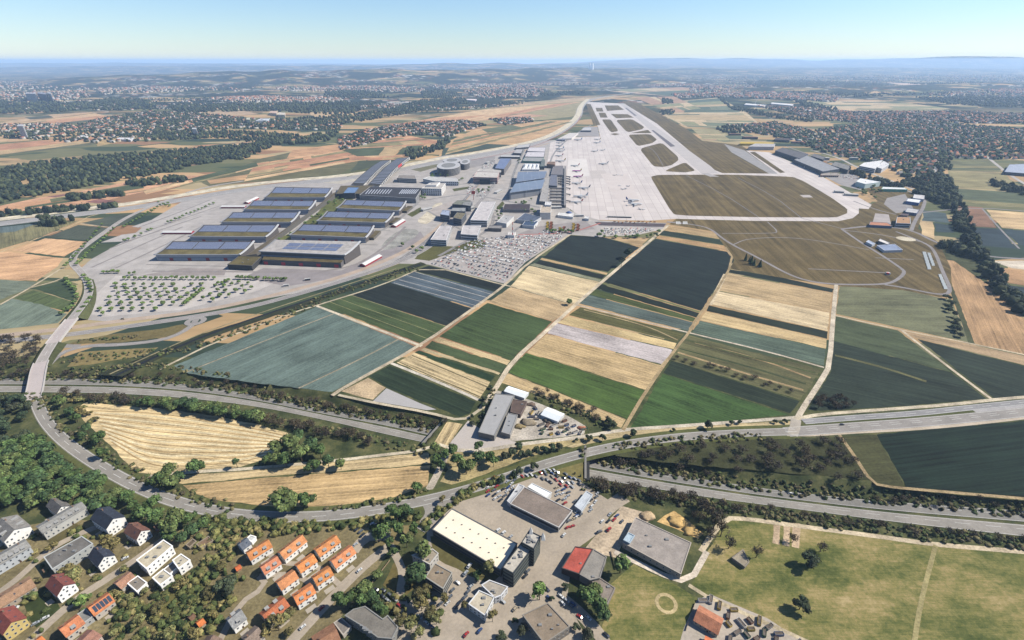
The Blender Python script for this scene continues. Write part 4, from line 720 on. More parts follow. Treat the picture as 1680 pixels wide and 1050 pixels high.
def tree(x, y, dia, h, kind, label, group=None, name=None, cat='tree', rnd=random, bark=(88, 76, 62)):
    global NTREE; NTREE += 1
    cm, tm = rnd.choice(TK[kind]); z = ground_z(x, y); nm_ = {'bare': 'bare_tree', 'conifer': 'conifer', 'bright': 'young_tree'}.get(kind, 'tree')
    if nm_ == 'tree' and dia < 11: nm_ = 'shrub'
    if cat == 'tree': cat = nm_.replace('_', ' ')
    t = empty(name or nm_, (x, y, z), rnd.uniform(0, 6.28)); tag(t, label, cat, group)
    r = dia / 2; rz = min(r * rnd.uniform(.85, 1.1), h * .48); zc = h - rz * .95
    if kind == 'conifer': rz = h * .44; zc = h * .5
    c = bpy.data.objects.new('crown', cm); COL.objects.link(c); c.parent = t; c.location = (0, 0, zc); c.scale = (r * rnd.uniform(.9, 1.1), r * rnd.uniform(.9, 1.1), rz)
    k = bpy.data.objects.new('trunk', tm); COL.objects.link(k); k.parent = t; k.scale = (max(2.2, r * .8), max(2.2, r * .8), max(zc, 1)); k.color = (*C(*bark), 1)
    if kind == 'bare': k.scale = (r, r, max(zc * .9, 1))
    return t
def inpoly(x, y, poly):
    c = False; n = len(poly); j = n - 1
    for i in range(n):
        xi, yi = poly[i]; xj, yj = poly[j]
        if (yi > y) != (yj > y) and x < (xj - xi) * (y - yi) / (yj - yi) + xi: c = not c
        j = i
    return c
def scatter(poly, n, seed, mind=0.0):
    "n ground points inside a pixel polygon, evenly spread on the ground"
    W = [P2(*p) for p in poly]; r = random.Random(seed); x0 = min(p[0] for p in W); x1 = max(p[0] for p in W); y0 = min(p[1] for p in W); y1 = max(p[1] for p in W); out = []; k = 0
    while len(out) < n and k < n * 60:
        k += 1; x, y = r.uniform(x0, x1), r.uniform(y0, y1)
        if inpoly(x, y, W) and (mind == 0 or all((x - a) ** 2 + (y - b_) ** 2 > mind * mind for a, b_ in out)): out.append((x, y))
    return out
def along(pts, n, jit=0.0, seed=1):
    A = np.array([P2(*p) for p in pts]); d = np.r_[0, np.cumsum(np.linalg.norm(np.diff(A, axis=0), axis=1))]; r = random.Random(seed)
    return [(float(np.interp(t, d, A[:, 0])) + r.uniform(-jit, jit), float(np.interp(t, d, A[:, 1])) + r.uniform(-jit, jit)) for t in np.linspace(0, d[-1], n)]
# mass of trees or shrubs nobody could count -> one object
_bl = [blob(4, 6, 200 + k, .32) for k in range(6)]; _bl2 = [blob(5, 9, 300 + k, .30) for k in range(5)]
def mass(name, pts, label, cat, dia=(7, 12), ht=(8, 15), cols=((58, 70, 48), (78, 84, 56), (48, 60, 46)), seed=1, fine=False, squash=.6, kind='stuff'):
    r = np.random.default_rng(seed); Vs, Fs, Cs = [], [], []; o = 0; B = _bl2 if fine else _bl; cl = [np.array(C(*c, 1.45)) for c in cols]
    for x, y in pts:
        v, f = B[r.integers(len(B))]; a = r.uniform(0, 6.28); R2 = np.array(((math.cos(a), -math.sin(a)), (math.sin(a), math.cos(a)))); d = r.uniform(*dia) / 2; h = r.uniform(*ht); rz = min(h * squash, d * 1.5); q = v.copy(); q[:, :2] = q[:, :2] @ R2 * d; q[:, 2] = q[:, 2] * rz + h - rz
        Vs.append(q + np.array((x, y, ground_z(x, y) if y < 600 else 0))); Fs.append(f + o); o += len(v); c = cl[r.integers(len(cl))] * r.uniform(.75, 1.25); Cs.append(c * r.uniform(.72, 1.25, (len(f), 1)))
        if fine:
            m_ = 34; dd = r.normal(size=(m_, 3)); dd /= np.linalg.norm(dd, axis=1)[:, None]; dd[:, 2] = abs(dd[:, 2]) * 1.1 - .1
            p = dd * np.array((d, d, rz)) * r.uniform(.9, 1.3, (m_, 1)) + np.array((x, y, (ground_z(x, y) if y < 600 else 0) + h - rz)); t = r.normal(size=(m_, 3)) * d * .16; b_ = r.normal(size=(m_, 3)) * d * .16
            Vs.append(np.stack([p - t, p + t, p + b_], 1).reshape(-1, 3)); k = np.arange(m_) * 3; Fs.append(np.c_[k, k + 1, k + 2] + o); o += 3 * m_; Cs.append(c * r.uniform(.6, 1.5, (m_, 1)))
    ob = npmesh(name, np.vstack(Vs), np.vstack(Fs), [LEAF], fcol=np.vstack(Cs)); return tag(ob, label, cat, kind=kind)
# ================================================================ buildings
UNITWIN = {}
def winmesh(w, h):
    k = (w, h)
    if k not in UNITWIN:
        m = MB().box(-w / 2 - .12, w / 2 + .12, -.06, .05, -h / 2 - .12, h / 2 + .12, 0).box(-w / 2, w / 2, -.1, .05, -h / 2, h / 2, 1)
        o = mesh('window', m.v, m.f, [PAINT, GLASS], midx=m.m); UNITWIN[k] = o.data; bpy.data.objects.remove(o)
    return UNITWIN[k]
def put_window(parent, p, ang, z, w=1.1, h=1.35):
    "p on the wall, ang = direction of the outward normal"
    o = bpy.data.objects.new('window', winmesh(w, h)); COL.objects.link(o); o.parent = parent; o.location = (p[0], p[1], z); o.rotation_euler = (0, 0, ang + math.pi / 2); o.color = (*C(225, 222, 215), 1); return o
def wall_windows(parent, a, b_, z0, z1, maxn=100, w=1.1, hgt=1.35, pitch=3.0, fl=2.9, cent=None):
    a = np.array(a[:2]); b_ = np.array(b_[:2]); d = b_ - a; L = np.linalg.norm(d)
    if L < 2.5: return 0
    d /= L; n = np.array((d[1], -d[0]))
    if cent is not None and np.dot((a + b_) / 2 - np.array(cent), n) < 0: n = -n
    ang = math.atan2(n[1], n[0]); k = max(1, int((L - 1) / pitch)); rows_ = max(1, int((z1 - z0) / fl)); c = 0
    for r_ in range(rows_):
        z = z0 + (r_ + .55) * (z1 - z0) / rows_
        for j in range(k):
            if c >= maxn: return c
            p = a + d * (L * (j + .5) / k) + n * .02; put_window(parent, p, ang, z, w, hgt); c += 1
    return c
def gable(name, label, p1, p2, w, he, hr, wall, roof, cat='house', group=None, dormers=0, chim=1, win=True, solar=None, over=.5, side=0, skyl=0, roofmat=None):
    "gabled house from the two ends of its ridge in the picture"
    A = np.array(P2(*p1, hr)); B = np.array(P2(*p2, hr)); d = B - A; L = float(np.linalg.norm(d)); d = d / L; c = (A + B) / 2; ang = math.atan2(d[1], d[0])
    t = empty(name, (c[0], c[1], ground_z(*c)), ang); tag(t, label, cat, group); hw = w / 2; hl = L / 2 - .3
    prof = [(-hw, 0), (hw, 0), (hw, he), (0, hr - .15), (-hw, he)]
    vs = [(s * hl, y, z) for s in (-1, 1) for y, z in prof]; fs = [(4, 3, 2, 1, 0), (5, 6, 7, 8, 9), (0, 1, 6, 5), (1, 2, 7, 6), (4, 0, 5, 9)]
    mesh('wall', vs, fs, WALL, t, color=wall)
    q = MB(); sl_ = (hr - he) / hw; ho = hw + over; ze = hr - sl_ * ho; th = .28; xl = hl + over
    for s in (-1, 1):
        q.v += []; b0 = len(q.v); q.v += [(-xl, 0, hr), (xl, 0, hr), (xl, s * ho, ze), (-xl, s * ho, ze), (-xl, 0, hr + th), (xl, 0, hr + th), (xl, s * ho, ze + th), (-xl, s * ho, ze + th)]
        q.f += [(b0, b0 + 3, b0 + 2, b0 + 1), (b0 + 4, b0 + 5, b0 + 6, b0 + 7)] + [(b0 + i, b0 + (i + 1) % 4, b0 + 4 + (i + 1) % 4, b0 + 4 + i) for i in range(4)]; q.m += [0] * 6
    rf = q.build('roof', roofmat or ROOF, t, roof)
    for k in range(chim):
        x = (-.25 + .55 * k) * L; MB().box(x - .4, x + .4, .5, 1.2, hr - 1.5, hr + 1.1).box(x - .5, x + .5, .4, 1.3, hr + 1.1, hr + 1.3).build('chimney', WALL, rf, C(150, 120, 100))
    for k in range(dormers):
        for s in ((1, -1) if side == 0 else (side,)):
            x = L * ((k + .5) / dormers - .5) * .8; y0 = hw * .35; y1 = hw * .85; zb = hr - sl_ * y1; zt = hr - sl_ * y0
            m = MB(); m.box(x - 1.1, x + 1.1, min(s * y0, s * y1), max(s * y0, s * y1), zb - .3, zt - .1, 0); m.box(x - 1.4, x + 1.4, min(s * (y0 - .3), s * (y1 + .35)), max(s * (y0 - .3), s * (y1 + .35)), zt - .1, zt + .12, 1); m.box(x - .75, x + .75, s * y1 + (.02 if s > 0 else -.07), s * y1 + (.07 if s > 0 else -.02), zb + .25, zt - .3, 2)
            mesh('dormer', m.v, m.f, [WALL, PAINT, GLASS], t, color=C(186, 184, 178), midx=m.m)
    for k in range(skyl):
        x = L * ((k + .5) / skyl - .5) * .7; y = hw * .5 * (-1) ** k; z = hr - sl_ * abs(y) + th + .03
        m = MB(); s = 1 if y > 0 else -1; m.face([(x - .5, y - .6, z + s * sl_ * .6), (x + .5, y - .6, z + s * sl_ * .6), (x + .5, y + .6, z - s * sl_ * .6), (x - .5, y + .6, z - s * sl_ * .6)]); m.build('skylight', GLASS, rf)
    if solar:
        s = solar; y0, y1 = hw * .15, hw * .85; z0, z1 = hr - sl_ * y0 + th + .06, hr - sl_ * y1 + th + .06
        for k in range(5):
            x = -hl * .8 + k * hl * .36; mesh('solar_panel', [(x, s * y0, z0), (x + hl * .3, s * y0, z0), (x + hl * .3, s * y1, z1), (x, s * y1, z1)], [(0, 1, 2, 3) if s > 0 else (3, 2, 1, 0)], GLASS, t)
    if win:
        n = 0
        for s in (-1, 1):
            wall_windows(t, (s * hl, -hw), (s * hl, hw), .4, he, 8, pitch=2.6, cent=(0, 0))
            if hr - he > 3: put_window(t, (s * (hl + .02), -1.1), 0 if s > 0 else math.pi, he + 1.1, 1, 1.2); put_window(t, (s * (hl + .02), 1.1), 0 if s > 0 else math.pi, he + 1.1, 1, 1.2)
            wall_windows(t, (-hl, s * hw), (hl, s * hw), .4, he, 12, cent=(0, 0))
        dm = MB().box(-.55, .55, -.08, .05, 0, 2.1).build('door', PAINT, t, C(96, 70, 54)); dm.location = (hl * .2, -hw - .03, 0)
    return t
def flat(name, label, roofpx, h, wall, roof, cat='building', group=None, win='auto', kit=None, parapet=.5, band=(60, 66, 74), z0=0.0, floor=3.1, rmat=None, wmat=None, parent=None, hs=None, pitch=3.2):
    "flat-roofed block from the corners of its roof in the picture"
    hh = hs or [h] * len(roofpx); pts = [P2(x, y, z) for (x, y), z in zip(roofpx, hh)]; c = np.mean(pts, axis=0); L = [(p[0] - c[0], p[1] - c[1]) for p in pts]
    ar = sum(L[i][0] * L[(i + 1) % len(L)][1] - L[(i + 1) % len(L)][0] * L[i][1] for i in range(len(L)))
    if ar < 0: L = L[::-1]; hh = hh[::-1]
    gz = ground_z(*c); t = empty(name, (c[0], c[1], gz)); tag(t, label, cat, group); n = len(L)
    MB().prism(L, z0, [z - .35 for z in hh], top=False).build('wall', wmat or WALL, t, wall)
    def off(L, e):
        out = []
        for i in range(n):
            a, b_, d = np.array(L[i - 1]), np.array(L[i]), np.array(L[(i + 1) % n]); u = (b_ - a) / np.linalg.norm(b_ - a); v = (d - b_) / np.linalg.norm(d - b_); n1 = np.array((u[1], -u[0])); n2 = np.array((v[1], -v[0])); m = n1 + n2; k = m @ m
            out.append(tuple(b_ + m * (2 * e / max(k, .5))))
        return out
    O = off(L, .25); I = off(L, -.45)
    rf = MB().prism(I, [z - .35 for z in hh], [z - .1 for z in hh]).build('roof', rmat or FLAT, t, roof)
    q = MB()
    for i in range(n):
        j = (i + 1) % n; q.prism([I[i], O[i], O[j], I[j]], [hh[i] - .35, hh[i] - .35, hh[j] - .35, hh[j] - .35], [hh[i] + parapet - .1, hh[i] + parapet - .1, hh[j] + parapet - .1, hh[j] + parapet - .1])
    q.build('parapet', PAINT, t, tuple(min(.7, x * 1.15) for x in wall[:3]))
    per = sum(math.dist(L[i], L[(i + 1) % n]) for i in range(n)); hm = min(hh)
    if win == 'auto': win = 'single' if per < 110 and hm < 14 else 'band'
    if win == 'single':
        for i in range(n):
            a, b_ = L[i], L[(i + 1) % n]; wall_windows(t, a, b_, z0 + .3, hm - .4, 24, cent=(0, 0), pitch=pitch)
    elif win in ('band', 'grid'):
        nf = max(1, int((hm - .6 - z0) / floor)); fh = (hm - .6 - z0) / nf
        for f in range(nf):
            m = MB()
            for i in range(n):
                a, b_ = np.array(L[i]), np.array(L[(i + 1) % n]); Ln = np.linalg.norm(b_ - a)
                if Ln < 3: continue
                d = (b_ - a) / Ln; nn = np.array((d[1], -d[0])); za, zb_ = z0 + f * fh + fh * .30, z0 + f * fh + fh * .82
                if win == 'band': m.obox(tuple((a + b_) / 2 + nn * .03), d, Ln - 1.2, .12, za, zb_)
                else:
                    k = max(2, int(Ln / pitch))
                    for j in range(k): m.obox(tuple(a + d * Ln * (j + .5) / k + nn * .03), d, Ln / k * .55, .12, za, zb_)
            m.build('window_band', GLASS if band is None else PAINT, t, C(*band) if band else None)
    r = random.Random(int(abs(c[0] * 7 + c[1] * 3)))
    for k in range(kit if kit is not None else (2 if per > 60 else 1)):
        a, b_, d = L[0], L[1], L[-1]; u, v = r.uniform(.2, .8), r.uniform(.2, .8); x = a[0] + (b_[0] - a[0]) * u + (d[0] - a[0]) * v; y = a[1] + (b_[1] - a[1]) * u + (d[1] - a[1]) * v; s = r.uniform(.5, 1.4); z = np.mean(hh)
        MB().box(x - s, x + s, y - s * .7, y + s * .7, z - .2, z + r.uniform(.5, 1.2)).build('roof_vent', METAL, rf, C(150, 150, 148))
    return t
# ================================================================ cars, aircraft
def car_data():
    prof = [(-2.2, .35), (2.2, .35), (2.2, .75), (1.3, .95), (.7, 1.42), (-1.1, 1.45), (-1.9, 1.0), (-2.2, .9)]; w = .86; m = MB(); n = len(prof)
    m.v = [(x, s * w * (.82 if z > 1.1 else 1), z) for s in (-1, 1) for x, z in prof]; m.f = [tuple(range(n - 1, -1, -1))[::-1], tuple(range(n, 2 * n))[::-1]] + [(i, i + n, (i + 1) % n + n, (i + 1) % n) for i in range(n)]; m.m = [0] * len(m.f)
    o = mesh('body', m.v, m.f, CARP); body = o.data; bpy.data.objects.remove(o)
    g = MB(); g.face([(1.32, -.72, .98), (1.32, .72, .98), (.74, .66, 1.40), (.74, -.66, 1.40)]).face([(-1.88, .7, 1.04), (-1.88, -.7, 1.04), (-1.14, -.64, 1.44), (-1.14, .64, 1.44)])
    for s in (-1, 1): g.face([(1.15, s * .885, .98), (-1.6, s * .885, 1.0), (-1.05, s * .75, 1.40), (.66, s * .75, 1.38)])
    o = mesh('window_glass', g.v, g.f, GLASS); gl = o.data; bpy.data.objects.remove(o)
    q = MB().cone((0, -.1, 0), (0, .1, 0), .33, .33, 10); o = mesh('wheel', q.v, q.f, RUB); wh = o.data; bpy.data.objects.remove(o)
    far = MB(); far.v = list(m.v); far.f = list(m.f); far.m = [0] * len(m.f); b0 = len(far.v); far.v += g.v; far.f += [tuple(i + b0 for i in f) for f in g.f]; far.m += [1] * len(g.f); o = mesh('car', far.v, far.f, [CARP, GLASS], midx=far.m); fd = o.data; bpy.data.objects.remove(o)
    return body, gl, wh, fd, (np.array(m.v), m.f)
CBODY, CGL, CWH, CFAR, CNP = car_data()
CCOL = {'white': (236, 236, 232), 'silver': (186, 190, 192), 'black': (42, 44, 48), 'grey': (110, 114, 118), 'red': (190, 52, 44), 'blue': (56, 84, 136), 'beige': (196, 180, 150)}
def car(x, y, ang, colr, label, group=None, z=.15, near=True, s=1.0, van=False):
    k = (1.12 if van else 1) * s
    if near:
        t = empty('van' if van else 'car', (x, y, z + ground_z(x, y)), ang); t.scale = (k * 1.08, k, k * (1.35 if van else 1))
        b_ = bpy.data.objects.new('body', CBODY); COL.objects.link(b_); b_.parent = t; b_.color = (*C(*CCOL[colr]), 1)
        g = bpy.data.objects.new('window_glass', CGL); COL.objects.link(g); g.parent = t
        for sx in (-1.35, 1.35):
            for sy in (-.8, .8): w = bpy.data.objects.new('wheel', CWH); COL.objects.link(w); w.parent = t; w.location = (sx, sy, .33)
    else:
        t = bpy.data.objects.new('car', CFAR); COL.objects.link(t); t.location = (x, y, z - .25); t.rotation_euler = (0, 0, ang); t.color = (*C(*CCOL[colr]), 1)
    return tag(t, label, 'van' if van else 'car', group)
def plane(x, y, ang, tail, label, s=1.0, fus=(238, 238, 236), group='airliners parked on the apron'):
    t = empty('airliner', (x, y, .4), ang); t.scale = (s,) * 3; tag(t, label, 'aircraft', group)
    R_ = [(-17, 3.6, .4), (-14, 3.9, 1.1), (-9, 3.6, 1.9), (9, 3.5, 2.0), (13, 3.4, 1.9), (15.5, 3.1, 1.3), (17, 2.8, .3)]; m = MB(); n = 12
    for xx, zz, rr in R_: m.v += [(xx, rr * math.cos(2 * math.pi * j / n), zz + rr * math.sin(2 * math.pi * j / n)) for j in range(n)]
    m.f = [(k * n + j, k * n + (j + 1) % n, (k + 1) * n + (j + 1) % n, (k + 1) * n + j) for k in range(len(R_) - 1) for j in range(n)] + [tuple(range(n))[::-1], tuple(range((len(R_) - 1) * n, len(R_) * n))]; m.m = [0] * len(m.f)
    m.build('fuselage', PAINT, t, C(*fus), smooth=True)
    for sgn in (-1, 1):
        q = MB().prism([(4, sgn * 1.5), (-2.5, sgn * 1.5), (-6.5, sgn * 17), (-4.8, sgn * 17)], [2.4, 2.4, 3.6, 3.6], [3.0, 3.0, 3.8, 3.8]); q.build('wing', PAINT, t, C(214, 216, 218))
        MB().prism([(-13, sgn * .6), (-16.5, sgn * .6), (-18, sgn * 6), (-16.5, sgn * 6)], 4.3, 4.6).build('tailplane', PAINT, t, C(214, 216, 218))
        MB().cone((3.6, sgn * 5.6, 1.7), (-.5, sgn * 5.6, 1.8), 1.15, .8, 10).build('engine', PAINT, t, C(200, 204, 208))
    q = MB(); q.v = [(xx, yy, zz) for yy in (-.2, .2) for xx, zz in ((-11.5, 5), (-16.5, 5), (-18.5, 11.5), (-16.3, 11.5))]; q.f = [(0, 1, 2, 3), (7, 6, 5, 4), (0, 4, 5, 1), (1, 5, 6, 2), (2, 6, 7, 3), (3, 7, 4, 0)]; q.m = [0] * 6; q.build('tail_fin', PAINT, t, C(*tail))
    g = MB()
    for xx in (12.5, -1, -1.01):
        g.cone((xx, -.01 if xx > 0 else (2.6 if xx == -1 else -2.6), 0), (xx, -.0 if xx > 0 else (2.6 if xx == -1 else -2.6), 2.2), .35, .35, 6)
    g.build('landing_gear', RUB, t)
    return t
# ================================================================ foreground houses
WHT, CRM = C(238, 236, 230, 1.35), C(226, 210, 176); ORG = C(222, 146, 98); DKR = C(72, 72, 76); GRR = C(148, 144, 138); BRR = C(158, 98, 80)
gable('house', 'large grey-roofed white block of flats at the left edge, next to the dark wood', (2, 850), (24, 869), 17, 9, 14, WHT, GRR, dormers=2, chim=1)
gable('house', 'small white gabled house with grey roof directly below the dark wood', (84, 818), (101, 831), 10, 7.5, 11.5, WHT, C(120, 116, 112))
gable('apartment_house', 'long grey-roofed terrace of light windows behind the dark-roofed white house', (62, 866), (134, 824), 13, 8.5, 11, C(214, 212, 204), C(158, 156, 150), dormers=5, side=-1, chim=2)
gable('house', 'tall white gabled house with very dark blue-grey roof and balconies, beside the round green trees', (160, 834), (186, 851), 14, 10, 15, WHT, C(62, 68, 80), skyl=4)
gable('apartment_house', 'long pale grey terrace at the left picture edge below the large grey-roofed flats', (-18, 922), (43, 887), 13, 8.5, 11, C(206, 210, 212), C(160, 158, 152), dormers=5, side=-1, chim=2)
flat('apartment_house', 'grey terrace of flats with roof terraces left of the white house with dark roof', [(72, 914), (134, 880), (152, 892), (86, 934)], 9, C(196, 198, 194), C(128, 124, 118), cat='house', kit=5)
gable('house', 'white gabled house with slate-dark roof at the junction of the two lanes', (154, 898), (171, 913.5), 11, 8, 12.5, WHT, C(66, 70, 82), skyl=3)
gable('house', 'white gabled house with faded red-brown roof under the big green trees', (211, 858.5), (232, 871), 10.5, 8, 12.5, WHT, C(132, 96, 84), skyl=2)
flat('apartment_house', 'white flats with long cream roof, rear wing of the terraced white complex', [(224, 919), (268, 886), (283, 896), (240, 933)], 9, WHT, C(216, 204, 176), cat='house', kit=4)
flat('apartment_house', 'white cube-shaped flats with cream roof, front left wing of the white complex', [(250, 948), (268, 934), (283, 945), (263, 960)], 7, WHT, C(216, 206, 182), cat='house', kit=1)
flat('apartment_house', 'white cube-shaped flats with cream roof, front right wing of the white complex', [(283, 919), (297, 909), (312, 919), (293, 933)], 8, WHT, C(216, 206, 182), cat='house', kit=2)
flat('link_building', 'low flat grey roof joining the two front wings of the white flats', [(264, 938), (284, 922), (292, 930), (277, 944)], 4, WHT, C(150, 142, 132), cat='house', win=None, kit=0)
gable('house', 'bright white gabled house with dark red roof beside the green tree on the lane', (85, 944), (104.5, 961), 11, 8.5, 13, C(240, 240, 236, 1.4), C(140, 84, 76), skyl=3)
gable('house', 'yellow gabled house with red roof in the bottom left corner', (-2, 1000), (19, 1021), 12.5, 8.5, 13, C(226, 200, 130), C(150, 84, 74), skyl=3)
gable('apartment_house', 'long low row with sandy pink roof left of the white house with dark red roof', (-12, 988), (51, 950), 14, 5, 7.5, C(196, 180, 160), C(178, 142, 112), chim=3, skyl=3)
gable('house', 'orange-roofed house with a grey glass annex below the green tree on the lane', (98, 1033), (129, 1010), 12, 6, 9.5, C(216, 206, 190), C(214, 138, 98), dormers=1, side=-1)
flat('annex', 'small grey flat annex on the right of the orange-roofed house', [(127, 1008), (141, 999), (152, 1012), (138, 1022)], 5, C(190, 190, 186), C(150, 150, 146), cat='house', kit=0)
gable('house', 'orange-roofed house carrying rows of solar panels', (145, 998), (179, 974), 12, 6, 9.5, C(214, 204, 190), C(218, 140, 94), solar=-1)
gable('house', 'low house with pinkish brown roof left of the white flats, long roof slot', (190, 958), (214, 939), 10, 5.5, 8, C(206, 196, 180), C(182, 138, 112), chim=1)
flat('house', 'low house with grey-brown flat roof in front of the white flats', [(209, 957), (226, 945), (241, 956), (225, 971)], 5.5, WHT, C(158, 148, 134), cat='house')
gable('shed', 'small brown-roofed shed in the gardens', (310, 1014), (318, 1007), 5, 2.5, 4, C(170, 150, 130), C(128, 98, 76), win=False, chim=0, cat='shed')
gable('shed', 'small orange-roofed garden house between hedges', (323, 1023), (333, 1015), 5.5, 2.8, 4.5, C(196, 180, 160), C(220, 130, 76), win=False, chim=0, cat='shed')
gable('house', 'white house with pale grey roof and dormers left of the faded orange roof', (374, 1018), (396, 1001), 11, 6, 10, WHT, C(156, 156, 154), dormers=1)
gable('house', 'old house with faded orange hipped roof below the orange terrace houses', (431, 1010), (466, 981), 12, 6, 9.5, C(216, 200, 180), C(196, 118, 82), dormers=2)
gable('house', 'brown-grey roofed house at the bottom edge left of the street', (402, 1050), (424, 1030), 11, 6, 9, C(200, 190, 176), C(150, 132, 118))
gable('house', 'large tan-roofed house cut by the bottom edge beside the street', (516, 1056), (552, 1033), 15, 6, 9, C(206, 196, 180), C(166, 122, 94))
flat('annex', 'flat grey annex on the right of the tan-roofed house at the bottom edge', [(548, 1022), (560, 1014), (576, 1028), (563, 1042)], 4, C(196, 186, 174), C(150, 142, 134), cat='house', kit=0)
gable('house', 'reddish brown roof cut by the bottom edge right of the orange house with the annex', (124, 1062), (152, 1034), 13, 5, 8, C(206, 190, 176), C(168, 124, 106))
gable('house', 'tiny orange roof at the bottom edge, left of the lane', (58, 1052), (68, 1044), 8, 4, 6.5, C(206, 190, 176), C(222, 134, 80), win=False)
gable('house', 'brown roof in the bottom edge right of the garden hedges', (338, 1060), (350, 1042), 11, 5, 8, C(196, 180, 160), C(134, 112, 98))
gable('house', 'small white and blue-grey house left of the first orange roof', (392, 893), (406, 883), 9, 6, 9, WHT, C(110, 116, 126), skyl=2)
flat('garage', 'small white flat garage behind the blue-grey house', [(404, 884), (411, 878), (420, 881), (413, 889)], 4, WHT, C(222, 222, 218), cat='garage', win=None, kit=0)
flat('shed', 'long brown flat shed roof under the round green tree', [(305, 894), (316, 884), (322, 888), (311, 898)], 3, C(160, 146, 126), C(120, 106, 88), cat='shed', win=None, kit=0)
flat('shed', 'brown weathered garage roof right of the round green tree', [(322, 893), (342, 880), (350, 887), (330, 899)], 3, C(160, 146, 126), C(142, 118, 94), cat='shed', win=None, kit=0)
flat('shed', 'tiny red-brown hut beside the white flats, under the trees', [(252, 864), (260, 859), (266, 864), (258, 870)], 3, C(160, 120, 100), C(140, 84, 64), cat='shed', win=None, kit=0)
gable('shed', 'tiny orange roofed hut in the hedges left of the orange terrace houses', (386, 932), (394, 927), 4, 2.4, 3.6, C(190, 150, 120), C(214, 116, 70), win=False, chim=0, cat='shed')
ROWH = [((405, 908), (441, 886), 2, 'upper left one of the orange terrace houses'), ((459, 907), (496, 878), 2, 'upper middle one of the orange terrace houses, a long one'), ((518, 903), (552, 879), 2, 'upper right one of the orange terrace houses, next to the parking bay'), ((428, 931), (455, 913), 2, 'short orange terrace house left in the second row'),
        ((487, 929), (514, 910), 1, 'short orange terrace house in the middle of the group'), ((544, 921), (577, 896), 2, 'orange terrace house at the right end of the group, along the hedge'), ((455, 957), (483, 937), 0, 'plain orange roof without dormers, lower left of the group'), ((514, 949), (541, 931), 2, 'orange terrace house by the street, third from the bottom of the group'), ((482, 980), (512, 960), 2, 'lowest orange terrace house, nearest the red car')]
rh = random.Random(4)
for a, b_, nd, lb in ROWH: gable('terraced_house', lb, a, b_, 10, rh.uniform(6, 6.6), 9.6, WHT, C(rh.uniform(216, 236), rh.uniform(140, 156), rh.uniform(88, 108)), group='orange-roofed terraced houses', dormers=nd, chim=1, skyl=1, side=-1)
# commercial buildings
flat('warehouse', 'large white-roofed warehouse with black roof vents beside the dark tower', [(709.6, 868.7), (741.7, 834.5), (848.5, 892), (821.5, 935.6)], 8, C(120, 120, 118), C(246, 232, 206, 1.25), cat='warehouse', kit=0, rmat=PAINT, win='band')
wh = [o for o in COL.objects if o.get('label', '').startswith('large white-roofed')][0]
for k in range(14):
    u = .12 + .76 * (k % 7) / 6; v = .34 if k < 7 else .7; px = 741.7 * (1 - v) + 709.6 * v + u * (109 if v < .5 else 110); py = 834.5 * (1 - v) + 868.7 * v + u * (60 if v < .5 else 64)
    q = P(px, py, 8); MB().box(q[0] - wh.location.x - .6, q[0] - wh.location.x + .6, q[1] - wh.location.y - .35, q[1] - wh.location.y + .35, 7.85, 8.4).build('roof_vent', METAL, wh, C(90, 90, 90))
flat('office_tower', 'dark glass office block with pale flat roof, lower front part beside the white warehouse', [(824.6, 931), (842, 941), (871.5, 902), (855, 891)], 16, C(54, 60, 64), C(214, 206, 190), cat='office', kit=6, band=(96, 104, 100))
flat('office_tower', 'taller dark glass office block with two pointed white fins on its roof', [(855.8, 890), (868, 871), (887, 880), (876, 901)], 20, C(56, 62, 66), C(206, 200, 188), cat='office', kit=6, band=(112, 118, 110))
ot = [o for o in COL.objects if o.get('label', '').startswith('taller dark')][0]
for fx, fy in ((871, 872), (891, 881)):
    q = P(fx, fy, 20); x, y = q[0] - ot.location.x, q[1] - ot.location.y; m = MB(); m.v = [(x - 1.6, y - 3, 19.5), (x + 1.6, y - 3, 19.5), (x + 1.6, y + 1, 19.5), (x - 1.6, y + 1, 19.5), (x, y, 25.5)]; m.f = [(0, 1, 4), (1, 2, 4), (2, 3, 4), (3, 0, 4), (3, 2, 1, 0)]; m.m = [0] * 5; m.build('roof_fin', PAINT, ot, C(226, 226, 222))
flat('warehouse', 'brown-grey flat warehouse among the parked cars of the dealer', [(837, 826.5), (860, 799), (938.6, 838), (916.6, 865.5)], 6, C(206, 202, 196), C(152, 138, 126), cat='warehouse', win='band', kit=0)
flat('showroom', 'white and blue end section on the left of the brown-grey warehouse', [(832, 822), (851, 794.5), (860, 798), (837, 826)], 5, C(220, 220, 218), C(206, 206, 206), cat='showroom', win=None, kit=1)
flat('showroom', 'bright white flat roof on the far side of the brown-grey warehouse', [(866, 799), (873, 793), (905, 808.5), (897.5, 817)], 5.5, C(226, 226, 222), C(244, 244, 240, 1.4), cat='showroom', rmat=PAINT, win=None, kit=0)
flat('office_building', 'dark banded office cube with gravel roof behind the lawn of the white warehouse', [(698, 947), (713.6, 924), (741.7, 939.5), (727, 966)], 10, C(176, 172, 160), C(158, 142, 120), cat='office', win='band', kit=2)
flat('office_building', 'small pale flat-roofed block touching the round tree, behind the gravel-roofed office cube', [(676, 911), (710, 901), (719, 908), (705, 926)], 8, C(206, 202, 194), C(178, 166, 146), cat='office', kit=2)
flat('office_building', 'white L-shaped office, main block with cream roof beside the parked cars', [(768.7, 991), (786, 969), (811, 980), (796, 1010)], 7, C(230, 230, 228), C(216, 204, 180), cat='office', kit=3)
flat('office_building', 'white L-shaped office, rear block with sunken terrace', [(790, 960), (803, 952), (833, 963), (822, 977), (812, 981)], 7, C(230, 230, 230), C(190, 180, 164), cat='office', kit=2)
